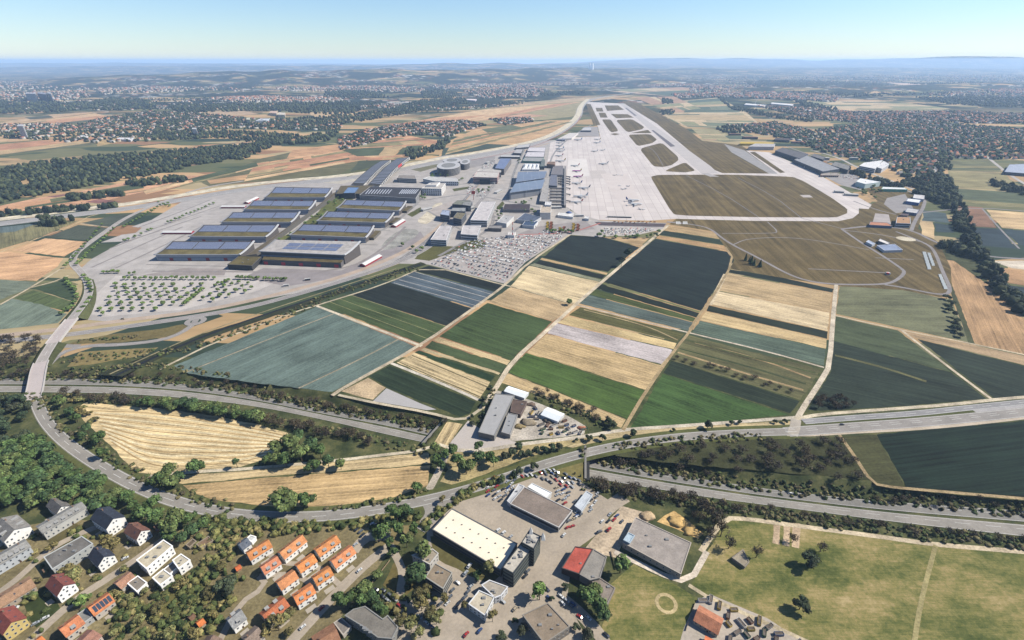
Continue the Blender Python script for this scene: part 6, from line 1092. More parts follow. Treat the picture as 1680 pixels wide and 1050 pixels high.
# ================================================================ exhibition halls
def hall(label, fl, fr, bl, br, zf=13, zb=22, roofc=(122, 112, 76), solar='three', side=(196, 200, 208), doors=4, doorc=(178, 66, 76), lightroof=False):
    a, b_, d, e = [np.array(P2(*p, z)) for p, z in ((fl, zf), (fr, zf), (bl, zb), (br, zb))]; c = (a + b_ + d + e) / 4; t = empty('exhibition_hall', (c[0], c[1], 0)); tag(t, label, 'exhibition hall', 'curved-roof exhibition halls')
    a, b_, d, e = a - c, b_ - c, d - c, e - c
    def pt(u, v, dz=0.0): q = (a * (1 - u) + b_ * u) * (1 - v) + (d * (1 - u) + e * u) * v; return (q[0], q[1], zf + (zb - zf) * max(v, 0) ** 1.9 + dz)
    NV = 12
    def patch(name, u0, u1, v0, v1, dz, th, mat, col, uv=False):
        m = MB(); vv = [v0 + (v1 - v0) * k / NV for k in range(NV + 1)]
        m.v = [pt(u, v, dz) for v in vv for u in (u0, u1)] + [pt(u, v, dz - th) for v in vv for u in (u0, u1)]; o = 2 * (NV + 1)
        for k in range(NV): m.f += [(2 * k, 2 * k + 1, 2 * k + 3, 2 * k + 2), (o + 2 * k, o + 2 * k + 2, o + 2 * k + 3, o + 2 * k + 1), (2 * k, 2 * k + 2, o + 2 * k + 2, o + 2 * k), (2 * k + 1, o + 2 * k + 1, o + 2 * k + 3, 2 * k + 3)]
        m.f += [(0, o, o + 1, 1), (2 * NV, 2 * NV + 1, o + 2 * NV + 1, o + 2 * NV)]
        W = np.linalg.norm(b_ - a); D_ = np.linalg.norm(d - a); uvs = [(u * W, v * D_) for _ in (0, 1) for v in vv for u in (u0, u1)]
        return mesh(name, m.v, m.f, mat, t, color=C(*col), uv=uvs)
    ends = []; m = MB(); vv = [k / NV for k in range(NV + 1)]
    m.v = [pt(0, v, -.6) for v in vv] + [(*pt(0, v)[:2], 0) for v in vv] + [pt(1, v, -.6) for v in vv] + [(*pt(1, v)[:2], 0) for v in vv]; k1 = NV + 1
    for k in range(NV): ends.append((k, k + 1, k1 + k + 1, k1 + k)); ends.append((2 * k1 + k, 3 * k1 + k, 3 * k1 + k + 1, 2 * k1 + k + 1))
    m.f += [(0, k1, 3 * k1, 2 * k1), (NV, 2 * k1 + NV, 3 * k1 + NV, k1 + NV)]; mesh('wall', m.v, m.f, WALL, t, color=C(*side)); mesh('end_wall', m.v, ends, WALL, t, color=C(104, 98, 96))
    patch('roof', -.005, 1.005, -.02, 1.01, .0, .5, FLAT, (roofc if lightroof else (88, 84, 80)))
    if not lightroof: patch('green_roof', .02, .98, .02, .42, .25, .2, SOIL, roofc)
    if solar == 'three':
        for k in range(3): patch('solar_field', .02 + k * .325, .02 + k * .325 + .312, .48, .95, .45, .15, SOLAR, (108, 116, 146))
    else:
        for r_ in range(2):
            for k in range(4): patch('solar_field', .2 + k * .165, .2 + k * .165 + .155, .30 + r_ * .27, .30 + r_ * .27 + .23, .45, .15, SOLAR, (100, 112, 150))
    patch('edge_beam', 1.0, 1.02, -.03, 1.02, 1.2, 1.8, PAINT, (222, 222, 222)); patch('edge_beam', -.02, 0, -.03, 1.02, .6, 1.2, PAINT, (170, 170, 172))
    W = np.linalg.norm(b_ - a); dd = (b_ - a) / W; n = np.array((dd[1], -dd[0])); m = MB().obox(tuple((a + b_) / 2 + n * .8), dd, W * 1.01, 1.5, zf - 1.2, zf + .5); m.build('eave', PAINT, t, C(206, 206, 208))
    MB().obox(tuple((a + b_) / 2 + n * .08), dd, W * .98, .3, zf * .35, zf * .62).build('window_band', PAINT, t, C(150, 160, 178))
    for k in range(doors):
        q = a + (b_ - a) * (k + .8) / (doors + .6) + n * .2; MB().obox(tuple(q), dd, 7, .5, 0, 6).build('gate', PAINT, t, C(*doorc))
    return t
HW = [((255, 417.5), (392, 417.5), (282.5, 396), (415, 396), 'left row, nearest curved exhibition hall, beside the low entrance box'), ((311, 387.5), (435, 388.5), (334, 369), (455, 369), 'left row, second curved exhibition hall from the front'), ((363, 364), (476, 364.5), (382, 348), (490.5, 348), 'left row, third curved exhibition hall from the front'),
      ((400.5, 343), (505, 344), (416, 329), (517, 329.5), 'left row, fourth curved exhibition hall from the front'), ((435, 323.5), (532, 323.5), (452, 306.7), (544, 308.5), 'left row, farthest curved exhibition hall next to the motorway'),
      ((476, 385), (599, 389.5), (497, 367.6), (612, 371), 'right row, second curved exhibition hall, behind the big pale-roofed one'), ((521, 362), (631, 365), (538, 346.7), (645, 349.5), 'right row, third curved exhibition hall from the front'), ((553, 341), (654, 345.5), (568, 327.6), (665, 330.5), 'right row, farthest curved exhibition hall below the dark-roofed hall')]
for fl, fr, bl, br, lb in HW:
    t = hall(lb, fl, fr, bl, br)
    if lb.startswith('right'):
        a = np.array(P2(*fr, 0)); e = np.array(P2(*br, 0)); c = np.array((t.location.x, t.location.y))
        q = P2(fr[0] + 9, fr[1] + 1, 5); q2 = P2(br[0] + 8, br[1] + 8, 5); v = np.array(q2) - np.array(q); L = np.linalg.norm(v); MB().obox(tuple((np.array(q) + q2) / 2 - c), v / L, L, 14, 0, 5.5).build('side_wing', WALL, t, C(120, 116, 108)); MB().obox(tuple((np.array(q) + q2) / 2 - c), v / L, L, 13, 5.5, 6).build('wing_roof', SOIL, t, C(110, 100, 76))
hall('right row, big high exhibition hall with plain pale roof and dark terraced base', (427, 412), (564, 418), (453, 393.5), (589, 396.6), 20, 28, (196, 190, 184), 'eight', (116, 114, 116), 0, lightroof=True)
t = [o for o in COL.objects if o.get('label', '').startswith('right row, big high')][0]; cx, cy = t.location.x, t.location.y
ba, bb_, bc = [np.array(P2(*p, 10)) - np.array((cx, cy)) for p in ((430, 426), (559, 431.5), (592, 404))]; fa, fb_ = [np.array(P2(*p, 20)) - np.array((cx, cy)) for p in ((431, 413), (562, 418.5))]
m = MB(); m.prism([tuple(ba), tuple(bb_), tuple(fb_), tuple(fa)], 0, 10.0); m.build('base', WALL, t, C(116, 112, 112)); m = MB().prism([tuple(ba * .98 + fa * .02), tuple(bb_ * .98 + fb_ * .02), tuple(fb_), tuple(fa)], 10.02, 10.5); m.build('terrace_roof', SOIL, t, C(112, 100, 70))
u = (bb_ - ba) / np.linalg.norm(bb_ - ba); n = np.array((u[1], -u[0]))
for k in range(5): MB().obox(tuple(ba + (bb_ - ba) * (.04 + k * .225) + n * .3), u, 8, .6, 0, 6.5).build('gate', PAINT, t, C(220, 70, 92))
flat('entrance_building', 'low entrance box with olive roof and white end wall before the exhibition halls', [(373, 434), (392, 420), (429, 421), (413, 436)], 10, C(96, 94, 94), C(112, 102, 70), rmat=SOIL, win='band', kit=3, band=(40, 44, 48))
flat('covered_walkway', 'long narrow dark walkway building running between the two rows of exhibition halls', [(404, 419), (421, 417), (447, 394), (512, 346), (556, 316), (548, 316), (504, 351)], 9, C(110, 106, 100), C(112, 102, 84), win=None, kit=0)
flat('conference_building', 'olive-roofed congress building at the far end of the exhibition garden', [(551, 318), (559, 305), (614, 304), (590, 318)], 13, C(90, 88, 90), C(112, 102, 78), win='band', kit=3)
flat('conference_building', 'small block with bright blue glass roof on the congress building', [(563, 317), (571, 307.5), (589, 307.5), (582, 316.5)], 17, C(96, 96, 100), C(120, 150, 190), win=None, kit=0)
t = flat('exhibition_hall', 'dark flat-roofed hall with two fields of white skylights behind the right row', [(590, 320), (607, 306.5), (693, 308.5), (682, 325.5)], 14, C(206, 204, 202), C(72, 72, 78), cat='exhibition hall', win='band', kit=0)
for f in (0, 1):
    for k in range(9):
        x0 = 604 + f * 55 + k * (4.6 if f == 0 else 3.2); p = [P2(x0 + dx, y, 14) for dx, y in ((-5, 318), (-3.4, 318), (2.6, 311), (1.2, 311))]; mesh('skylight', [(q[0] - t.location.x, q[1] - t.location.y, 14.35) for q in p], [(0, 1, 2, 3)], PAINT, t, color=C(214, 218, 228))
for a, b_, lb in (((594, 432.5), (622, 417), 'white and red tent beside the near big exhibition hall, along the road'), ((645, 369), (661, 359), 'white and red tent right of the exhibition hall side wings'), ((268, 378.5), (316, 378.5), 'long white and red tent on the left, at the second exhibition hall'), ((364, 337), (403, 337), 'white and red tent at the fourth exhibition hall'), ((403, 331), (421, 322.5), 'slanting white and red tent at the farthest left exhibition hall')):
    gable('tent', lb, a, b_, 13, 4, 6.5, C(176, 70, 82), C(238, 236, 232), cat='tent', group='red and white tents', chim=0, win=False, roofmat=PAINT)
# twin arched car park over the motorway
def arch(label, nl, nr, fr, fl, hi, logo=False):
    a, b_, e, d = [np.array(P2(*p, z)) for p, z in ((nl, 2), (nr, 2), (fr, hi), (fl, hi))]; c = (a + b_ + d + e) / 4; t = empty('arched_car_park', (c[0], c[1], 0)); tag(t, label, 'car park building', 'twin arched car park'); a, b_, d, e = a - c, b_ - c, d - c, e - c; NV = 16
    z = lambda v: 2 + (hi - 2) * math.sin(min(1, v * 1.12) * math.pi / 2)
    m = MB(); n0 = NV + 1
    for k in range(n0):
        v = k / NV; L = a * (1 - v) + d * v; R_ = b_ * (1 - v) + e * v; m.v += [(*L, z(v)), (*R_, z(v)), (*R_, max(z(v) - 9, 0)), (*L, max(z(v) - 9, 0))]
    for k in range(NV):
        for j in range(4): m.f.append((4 * k + j, 4 * k + (j + 1) % 4, 4 * k + 4 + (j + 1) % 4, 4 * k + 4 + j)); m.m.append(0)
    m.f += [(0, 3, 2, 1), (4 * NV, 4 * NV + 1, 4 * NV + 2, 4 * NV + 3)]; m.m += [0, 0]; m.build('truss_hall', WALL, t, C(222, 220, 216))
    mesh('roof', [((*(a * (1 - v) + d * v) * 1.0, z(v) + .12) if s == 0 else (*(b_ * (1 - v) + e * v), z(v) + .12)) for v in [k / NV for k in range(NV + 1)] for s in (0, 1)], [(2 * k, 2 * k + 1, 2 * k + 3, 2 * k + 2) for k in range(NV)], FLAT, t, color=C(72, 70, 66))
    for k in range(22):
        v0, v1 = .06 + k * .042, .06 + k * .042 + .026; q = [(*(a * (1 - v) + d * v) * (1 - s) + (b_ * (1 - v) + e * v) * s, z(v) + .35) for v, s in ((v0, .06), (v0, .94), (v1, .94), (v1, .06))]; q = [((a * (1 - v) + d * v) * (1 - s) + (b_ * (1 - v) + e * v) * s) for v, s in ((v0, .06), (v0, .94), (v1, .94), (v1, .06))]
        mesh('solar_row', [(*q[0], z(v0) + .3), (*q[1], z(v0) + .3), (*q[2], z(v1) + .3), (*q[3], z(v1) + .3)], [(0, 1, 2, 3)], PAINT, t, color=C(132, 138, 152))
        w = b_ * (1 - v0) + e * v0; w2 = b_ * (1 - v1) + e * v1; nn = (b_ - a) / np.linalg.norm(b_ - a) * .15; zz = z((v0 + v1) / 2); h0 = max(zz - 7.5, .5)
        if zz > 5: mesh('opening', [(*(w + nn), h0), (*(w2 + nn), h0), (*(w2 + nn), zz - 1.5), (*(w + nn), zz - 1.5)], [(0, 1, 2, 3)], PAINT, t, color=C(54, 56, 64))
    if logo:
        nn = (b_ - a) / np.linalg.norm(b_ - a) * .6; w = b_ * .42 + e * .58; w2 = b_ * .30 + e * .70; zz = z(.64); mesh('sign', [(*(w + nn), zz - 8), (*(w2 + nn), zz - 8), (*(w2 + nn), zz + .5), (*(w + nn), zz + .5)], [(0, 1, 2, 3)], PAINT, t, color=C(224, 70, 70))
arch('left one of two solar-covered arched car park wings crossing the motorway', (576, 303), (596, 304), (641, 262.5), (625, 264), 22)
arch('right one of two solar-covered arched car park wings, white truss side with a red sign', (603, 304), (622, 306), (672, 257.5), (652, 259.5), 26, True)
# ---------------------------------------------------------------- airport city
GW = C(214, 212, 208); B_ = [
 ('hotel', 'white hotel with regular dark window grid beside the dark flat-roofed hall', [(692, 309), (705, 301.5), (731, 300.5), (724, 310)], 20, (232, 228, 222), (196, 190, 182), 'grid'), ('hotel', 'white upper storey block on the grid-windowed hotel', [(698, 304), (706, 300), (722, 299), (716, 304)], 24, (232, 228, 222), (206, 200, 194), None),
 ('office_building', 'long white office wing with small windows behind the grid-windowed hotel', [(694, 293), (706, 289.5), (748, 292.5), (752, 298), (714, 297.5)], 13, (226, 226, 224), (198, 196, 192), 'grid'), ('office_building', 'dark striped low office block right of the twin arched car park', [(651, 292), (654, 287.5), (681, 288), (683, 293.5)], 14, (196, 190, 182), (150, 142, 134), 'band'),
 ('hotel', 'pink and white hotel with a dark glass front, wings around a court', [(776, 290.5), (783, 281.5), (819, 283), (816, 291.5)], 20, (214, 176, 166), (206, 200, 192), 'band'), ('hotel', 'dark glass atrium in the middle of the pink and white hotel', [(787, 293.5), (788, 288), (805, 288), (804, 294)], 17, (44, 50, 56), (80, 84, 88), 'band'), ('office_building', 'low white block behind the pink and white hotel', [(783, 281), (788, 277), (822, 277), (822, 283)], 16, (220, 214, 206), (196, 190, 182), 'band'),
 ('car_park_building', 'tall grey block with slanted blue-grey solar roof behind the pink hotel', [(812, 276), (821, 260), (839, 260), (827, 277.5)], 20, (124, 120, 120), (124, 138, 170), None), ('office_building', 'long low white roof crossing in front of the motorway', [(820, 257), (822, 254.5), (853, 255), (853, 257.5)], 8, (110, 108, 108), (206, 204, 202), None), ('office_building', 'grey flat-roofed block near the motorway, left of the striped cargo halls', [(842, 251), (847, 245), (858, 245), (855, 251.5)], 10, (120, 118, 118), (186, 184, 184), 'band'),
 ('cargo_hall', 'cargo hall with pale lilac roof, farthest of the striped ones', [(865, 248), (868, 242), (895, 242), (894, 249)], 9, (150, 148, 146), (216, 210, 212), None), ('cargo_hall', 'cargo hall with pale lilac roof, nearer of the striped ones', [(861, 257), (865, 249.5), (894, 249.5), (892, 257.5)], 9, (120, 118, 116), (214, 208, 210), None), ('cargo_hall', 'low grey hall with green front edge behind the white tent roofs', [(857, 264), (861, 258), (892, 258.5), (890, 265)], 8, (90, 140, 124), (162, 162, 160), None),
 ('office_building', 'orange-brown office block beside the gates', [(897, 269), (899, 265.5), (911, 265.5), (910, 270)], 14, (190, 140, 106), (140, 116, 100), 'band'), ('office_building', 'slim dark green office slab left of the orange-brown block', [(886, 273), (889, 262), (894, 262), (893, 273)], 12, (84, 104, 100), (120, 128, 124), 'band'),
 ('terminal', 'dark flat-roofed gate building beside the airliners, farther half', [(904, 286), (908, 272), (924, 272), (924, 287)], 7, (160, 156, 154), (132, 128, 130), 'band'), ('terminal', 'blue-grey roofed gate building beside the airliners, nearer half', [(901, 304), (904, 287), (914, 287), (914, 305)], 8, (150, 150, 154), (120, 124, 138), 'band'), ('terminal', 'long narrow gate pier parallel to the parked airliners', [(925.5, 337), (926, 273), (928.5, 273), (928.5, 337)], 7, (150, 148, 146), (150, 146, 144), None),
 ('terminal', 'grey connecting wing between the blue terminal roofs and the gate pier', [(885, 330), (893, 291), (902, 291), (897, 331)], 9, (170, 166, 162), (176, 172, 168), 'band'), ('hall', 'dark brown flat slab roof standing alone before the blue terminal roofs', [(825, 343.5), (828, 335), (870, 335), (869, 344)], 8, (150, 146, 142), (80, 72, 76), None),
 ('office_building', 'grey-white box with ribbed walls left of the white striped car park tower mast', [(815, 364), (827, 353), (843, 355.5), (831, 367)], 10, (206, 204, 200), (186, 184, 182), None), ('tower_building', 'beige block with a white rooftop box at the foot of the apron', [(886, 349), (888, 337), (904.5, 337), (903.5, 349)], 17, (226, 218, 208), (198, 184, 166), None), ('tower_building', 'white rooftop box on the beige block', [(894, 336), (895, 331), (904.5, 331), (904, 336.5)], 21, (232, 230, 228), (226, 224, 222), None),
 ('hall', 'blue-grey solar roofed hall beside the bus yard, larger part', [(847.5, 360), (861, 349.5), (888, 356.5), (876, 364)], 8, (190, 190, 190), (96, 106, 124), None), ('hall', 'blue-grey solar roofed hall beside the bus yard, front part', [(857, 369), (862, 362), (883, 363), (876, 371)], 7, (206, 206, 206), (74, 92, 118), None),
 ('fire_station', 'low white buildings beside the blue dome on the bus yard', [(915, 353), (917, 349), (941, 350), (940, 356)], 6, (226, 224, 220), (230, 228, 224), None), ('office_building', 'small white box right of the blue dome', [(959, 358), (960, 355), (966, 355.5), (966, 359)], 6, (226, 224, 220), (226, 224, 220), None),
 ('car_park_building', 'white terraced multi-storey car park, left of the two nearest the lawn', [(706.5, 393), (722, 371), (741, 371), (732, 394)], 14, (222, 220, 218), (198, 192, 190), 'band'), ('car_park_building', 'white multi-storey car park, right of the two nearest the lawn', [(756, 384), (760, 370), (789, 370), (783, 386)], 12, (222, 220, 218), (204, 198, 196), 'band'),
 ('car_park_building', 'long white multi-storey car park stretching towards the blue terminal roofs', [(772, 361), (790, 331), (813, 331), (799, 362)], 16, (224, 222, 220), (206, 200, 198), 'band'), ('office_building', 'blue-roofed office cube in the group left of the long white car park, left cube', [(722, 351.5), (726, 344.5), (738, 345.5), (737, 354)], 16, (130, 134, 144), (170, 180, 200), 'band'),
 ('office_building', 'olive-roofed office cube in the group left of the long white car park, front cube', [(743.5, 357), (750, 348.5), (765, 349.5), (757, 360)], 16, (124, 128, 136), (130, 122, 100), 'band'), ('office_building', 'wide office block closing the court of the cube group', [(739, 346), (743, 341), (764, 341), (763, 347)], 16, (130, 134, 142), (160, 162, 160), 'band'), ('office_building', 'far dark office block behind the cube group', [(742, 335), (750, 329), (772, 329), (769, 337)], 13, (96, 98, 100), (136, 138, 124), 'band'),
 ('office_building', 'small office block between the cube group and the long white car park', [(758, 336), (762, 331), (775, 331), (772, 338)], 15, (104, 108, 112), (150, 150, 148), 'band'), ('bridge_building', 'grey gateway block beside the right multi-storey car park', [(800, 374), (802, 370), (824, 370), (822, 375)], 8, (128, 122, 118), (150, 146, 144), None), ('hall', 'white wall block at the upper left corner of the big open car park', [(833, 386), (835, 381), (846, 381), (844, 386)], 7, (224, 220, 214), (216, 210, 204), None),
 ('office_building', 'slim dark curved office slab at the motorway slip road', [(846, 243), (850, 238), (870, 236), (868, 241)], 8, (110, 108, 110), (196, 194, 192), 'band'), ('hangar', 'long pale hangar beside the motorway at the far left corner of the apron', [(915, 228), (935, 218), (949, 218), (938, 227)], 8, (206, 200, 192), (216, 210, 204), None), ('hangar', 'grey hangar group at the far end of the apron road', [(953, 214), (958, 209), (970, 209), (970, 214)], 9, (120, 120, 124), (196, 196, 196), 'band'),
 ('hall', 'pale lilac low roof at the head of the row of far airliners', [(914, 229.5), (917, 226), (928, 226), (927, 230)], 6, (110, 114, 130), (130, 134, 150), None),
 # right side of the airfield
 ('hangar', 'big pale grey hangar with yellow and red stripe behind, at the right grey taxiway', [(1228, 240.5), (1239, 235.5), (1272, 236), (1270, 241)], 14, (196, 192, 188), (190, 186, 184), None), ('hangar', 'flat yellow-edged roof behind the big pale grey hangar', [(1213, 235.5), (1216, 233), (1270, 234), (1269, 236)], 9, (222, 186, 60), (214, 184, 80), None), ('office_building', 'dark brown flat block right of the yellow-edged roof', [(1270, 229), (1273, 226), (1297, 227), (1295, 230.5)], 10, (66, 62, 66), (92, 82, 80), 'band'),
 ('hangar', 'long dark-roofed hangar with light blue edge on the right apron, farther half', [(1272, 247), (1284, 242), (1326, 253), (1312, 260)], 15, (70, 80, 98), (108, 106, 108), 'band'), ('hangar', 'long grey sawtooth-roofed hangar on the right apron, nearer half', [(1303, 262), (1322, 254), (1378, 277), (1350, 281.5)], 13, (84, 90, 104), (160, 160, 162), 'band'), ('office_building', 'dark office block behind the sawtooth-roofed hangar, left one', [(1331, 256), (1336, 252), (1354, 258), (1350, 262)], 12, (66, 68, 74), (124, 122, 122), 'band'),
 ('office_building', 'dark office block behind the sawtooth-roofed hangar, right one', [(1364, 271), (1370, 265), (1396, 272), (1391, 279)], 14, (70, 72, 76), (140, 138, 134), 'band'), ('office_building', 'low brick-coloured building in front of the sawtooth-roofed hangar', [(1346, 287.5), (1349, 283), (1378, 283.5), (1376, 288)], 6, (190, 156, 136), (170, 160, 150), 'grid'), ('office_building', 'large white angular office complex at the edge of the town, left wing', [(1410, 272), (1418, 267), (1448, 263), (1436, 277)], 16, (232, 232, 232), (232, 230, 228), 'band'),
 ('office_building', 'large white angular office complex at the edge of the town, right wing', [(1438, 274), (1450, 264), (1459, 269), (1447, 277)], 15, (232, 232, 232), (226, 224, 222), 'grid'), ('hangar', 'white-roofed hangar with pale green doors at the tip of the right apron', [(1405, 298), (1412, 292.5), (1445, 298.5), (1420, 302)], 14, (206, 220, 214), (240, 240, 240), None), ('hangar', 'low white-roofed hangar with bright green front among trees', [(1446, 310), (1449, 306.5), (1484, 308), (1489, 311)], 8, (122, 196, 162), (236, 236, 234), None),
 ('hangar', 'small grey-white hangar, uppermost of the three beside the curved road', [(1498, 325), (1500, 319), (1517, 320.5), (1516, 327)], 7, (200, 200, 200), (216, 212, 210), None), ('hangar', 'small hangar with white roof and blue front, middle of the three', [(1487, 330), (1490, 325.5), (1511, 328), (1508, 333)], 8, (96, 124, 178), (242, 242, 238), None), ('hangar', 'small grey-roofed hangar, lowest of the three beside the curved road', [(1485, 347.5), (1489, 341), (1508, 344), (1504, 350)], 7, (110, 122, 150), (200, 198, 196), None),
 ('office_building', 'square building with orange-brown roof and white frame on the airfield edge', [(1470, 366), (1472, 356), (1493, 356.5), (1494, 367)], 10, (190, 194, 200), (190, 150, 112), 'band'), ('hangar', 'low long building with orange zigzag roof on the airfield edge', [(1426, 369), (1428, 364), (1456, 365.5), (1464, 371)], 6, (120, 130, 150), (196, 140, 110), None), ('shed', 'brown flat roof behind the square orange-roofed building', [(1477, 353), (1479, 350), (1491, 351), (1489, 354)], 6, (110, 90, 90), (112, 98, 100), None),
 ('hall', 'wide blue-grey roofed hall in the airfield grass below the apron curve', [(1451, 411), (1439, 402.5), (1468, 400.5), (1481, 410)], 5, (206, 206, 210), (150, 162, 186), None), ('shed', 'small pale blue roof left of the wide blue-grey hall', [(1421, 396.5), (1425, 394), (1436, 399.5), (1431, 401.5)], 5, (200, 204, 210), (186, 196, 214), None), ('shed', 'narrow white roof behind the wide blue-grey hall', [(1441, 395), (1444, 391.5), (1460, 398.5), (1456, 401)], 6, (120, 124, 134), (232, 226, 218), None),
 ('factory', 'large pale blue-roofed factory at the right picture edge above the striped field', [(1648, 282), (1656, 270), (1700, 268), (1700, 286)], 10, (110, 120, 140), (176, 184, 200), 'band'), ('factory', 'long white roof in the fields beyond the town, left one', [(1221, 171.5), (1224, 169.5), (1258, 172), (1252, 174)], 10, (200, 198, 200), (238, 236, 234), None), ('factory', 'long white roof in the fields beyond the town, right one', [(1265, 170), (1266, 168), (1302, 171), (1298, 173)], 10, (200, 198, 200), (238, 236, 234), None), ('factory', 'white flat roof beyond the tree belt, right of the two long roofs', [(1320, 181), (1322, 178.5), (1336, 181), (1333, 182.5)], 8, (200, 200, 200), (226, 226, 226), None),
 ('tower_block', 'grey-white leaning-looking tower block at the left edge between fields', [(28, 207), (30, 204), (38, 204), (37, 207)], 60, (216, 214, 214), (190, 190, 190), 'grid'), ('tower_block', 'white tower block in the woods left of centre', [(315, 211.5), (316, 209.5), (322, 209.5), (322, 212)], 38, (232, 228, 224), (200, 198, 196), 'grid'), ('tower_block', 'wide slab block on the far left hill, left one', [(41, 153.5), (44, 151.5), (59, 152), (58, 154)], 75, (206, 200, 200), (180, 176, 180), 'grid'), ('tower_block', 'dark wide slab block on the far left hill, middle one', [(61, 153), (63, 150.5), (77, 153), (75, 155)], 75, (96, 100, 130), (150, 150, 160), 'grid'),
 ('tower_block', 'slim slab block on the far left hill, right one', [(78, 153), (79, 150.5), (83, 151), (83, 154)], 80, (196, 194, 200), (180, 180, 184), 'grid'), ('school', 'long cream buildings in the wood above the orange-roofed village, left', [(441, 185), (445, 182), (455, 182), (453, 186)], 18, (230, 206, 176), (210, 180, 160), 'grid'), ('school', 'long cream buildings in the wood above the orange-roofed village, right', [(455, 188), (458, 184), (468, 185), (467, 188.5)], 18, (232, 214, 184), (216, 206, 190), 'grid'), ('tower_block', 'pale yellow block in the woods left of the cream buildings', [(404, 196), (405, 193), (410, 193), (410, 196.5)], 28, (226, 220, 176), (200, 198, 180), 'grid'),
 ('school', 'white long block in the woods below the cream buildings', [(419, 198), (428, 194.5), (443, 194.5), (437, 197.5)], 16, (216, 222, 228), (206, 210, 216), 'grid'), ('factory', 'white roofs beside the field right of the dark wood', [(764, 163.5), (766, 162), (782, 162.5), (780, 165)], 10, (200, 190, 196), (236, 220, 216), None), ('factory', 'white factory roof at the lower left end of the wood', [(127, 224.5), (134, 222), (145, 223), (140, 225)], 8, (206, 206, 210), (232, 232, 232), None), ('factory', 'white roofs left of the wood, beside the pale car park', [(190, 228), (196, 225.5), (219, 226), (214, 229.5)], 9, (206, 204, 204), (228, 224, 222), None)]
for nm, lb, px, h, wc, rc_, win in B_: flat(nm, lb, px, h, C(*wc, 1.35 if min(wc) > 150 else 1.1), C(*rc_, 1.1), win=win, floor=4.2, pitch=6, kit=2 if h > 8 and px[0][1] > 240 else 0, band=(70, 76, 86))
# oval banded towers
for cx, cy, rx, ry, h, lb in ((736, 271.5, 19, 6.2, 24, 'nearest oval office tower of stacked white and dark bands'), (741.5, 263, 14.5, 4, 22, 'middle oval office tower with white ring roof'), (763, 265.5, 8, 4.2, 20, 'rightmost oval office tower, dark bands')):
    q = P(cx, cy, h); r_ = rx * (P(cx + 1, cy, h)[0] - q[0]); ryw = abs(P(cx, cy - ry, h)[1] - P(cx, cy + ry, h)[1]) / 2; t = empty('office_tower', (q[0], q[1], 0)); tag(t, lb, 'office', 'oval office towers'); L = [(r_ * math.cos(a), ryw * math.sin(a)) for a in np.linspace(0, 2 * math.pi, 33)[:-1]]
    MB().prism([(x * .96, y * .96) for x, y in L], 0, h - .3).build('glass_body', PAINT, t, C(44, 48, 58))
    for k in range(6): MB().prism(L, h * (k + .78) / 6, h * (k + .94) / 6).build('floor_band', PAINT, t, C(180, 178, 176))
    MB().prism(L, h - .28, h + 1.0).build('roof', PAINT, t, C(204, 202, 200)); MB().prism([(x * .6, y * .6) for x, y in L], h + 1.02, h + 1.4).build('roof_garden', FLAT, t, C(150, 150, 148))
# blue terminal roofs, slanted slabs of solar panels
def slab(label, px, zs, col, th=1.2, wall=(150, 152, 158), nm='terminal'):
    pts = [np.array(P2(*p, z)) for p, z in zip(px, zs)]; c = sum(pts) / len(pts); t = empty(nm, (c[0], c[1], 0)); tag(t, label, 'terminal'); L = [tuple(p - c) for p in pts]; n = len(L)
    uv = [(x, y) for x, y in L] * 2; vs = [(*p, z) for p, z in zip(L, zs)] + [(*p, z - th) for p, z in zip(L, zs)]
    mesh('roof', vs, [tuple(range(n)), tuple(range(2 * n - 1, n - 1, -1))] + [(i, n + i, n + (i + 1) % n, (i + 1) % n) for i in range(n)], SOLAR2, t, color=C(*col), uv=uv)
    I = [(x * .94, y * .94) for x, y in L]; MB().prism(I, 0, [z - th - .05 for z in zs]).build('glass_hall', PAINT, t, C(*wall))
    for i in range(n):
        for s in (0, .5): x = L[i][0] * (1 - s) + L[(i + 1) % n][0] * s; y = L[i][1] * (1 - s) + L[(i + 1) % n][1] * s; z = zs[i] * (1 - s) + zs[(i + 1) % n] * s; MB().cone((x * .985, y * .985, 0), (x * .985, y * .985, z - th), .6, .6, 6).build('column', PAINT, t, C(190, 192, 196))
    for s in (.33, .66):
        a_ = np.array(L[0]) * (1 - s) + np.array(L[-1]) * s; b_ = np.array(L[1]) * (1 - s) + np.array(L[2]) * s; za = zs[0] * (1 - s) + zs[-1] * s; zb = zs[1] * (1 - s) + zs[2] * s; m = MB(); d = (b_ - a_) / np.linalg.norm(b_ - a_); nn = np.array((-d[1], d[0])) * .8
        m.face([(*(a_ - nn), za + .12), (*(a_ + nn), za + .12), (*(b_ + nn), zb + .12), (*(b_ - nn), zb + .12)]); m.build('roof_rib', PAINT, t, C(206, 212, 222))
slab('farther large terminal hall under a tilted blue-grey solar roof', [(846, 299), (850, 282), (897, 281), (893, 292)], [16, 20, 20, 16], (130, 138, 154))
slab('nearer large terminal hall under a tilted blue-grey solar roof with tree-like columns', [(836, 316), (845, 301), (894, 294), (889, 309)], [22, 17, 17, 20], (134, 142, 158))
t = empty('tent_roof', (*P2(871, 273, 6), 0)); tag(t, 'row of four white membrane tent roofs behind the terminal', 'tent roof'); c = P2(871, 273, 6)
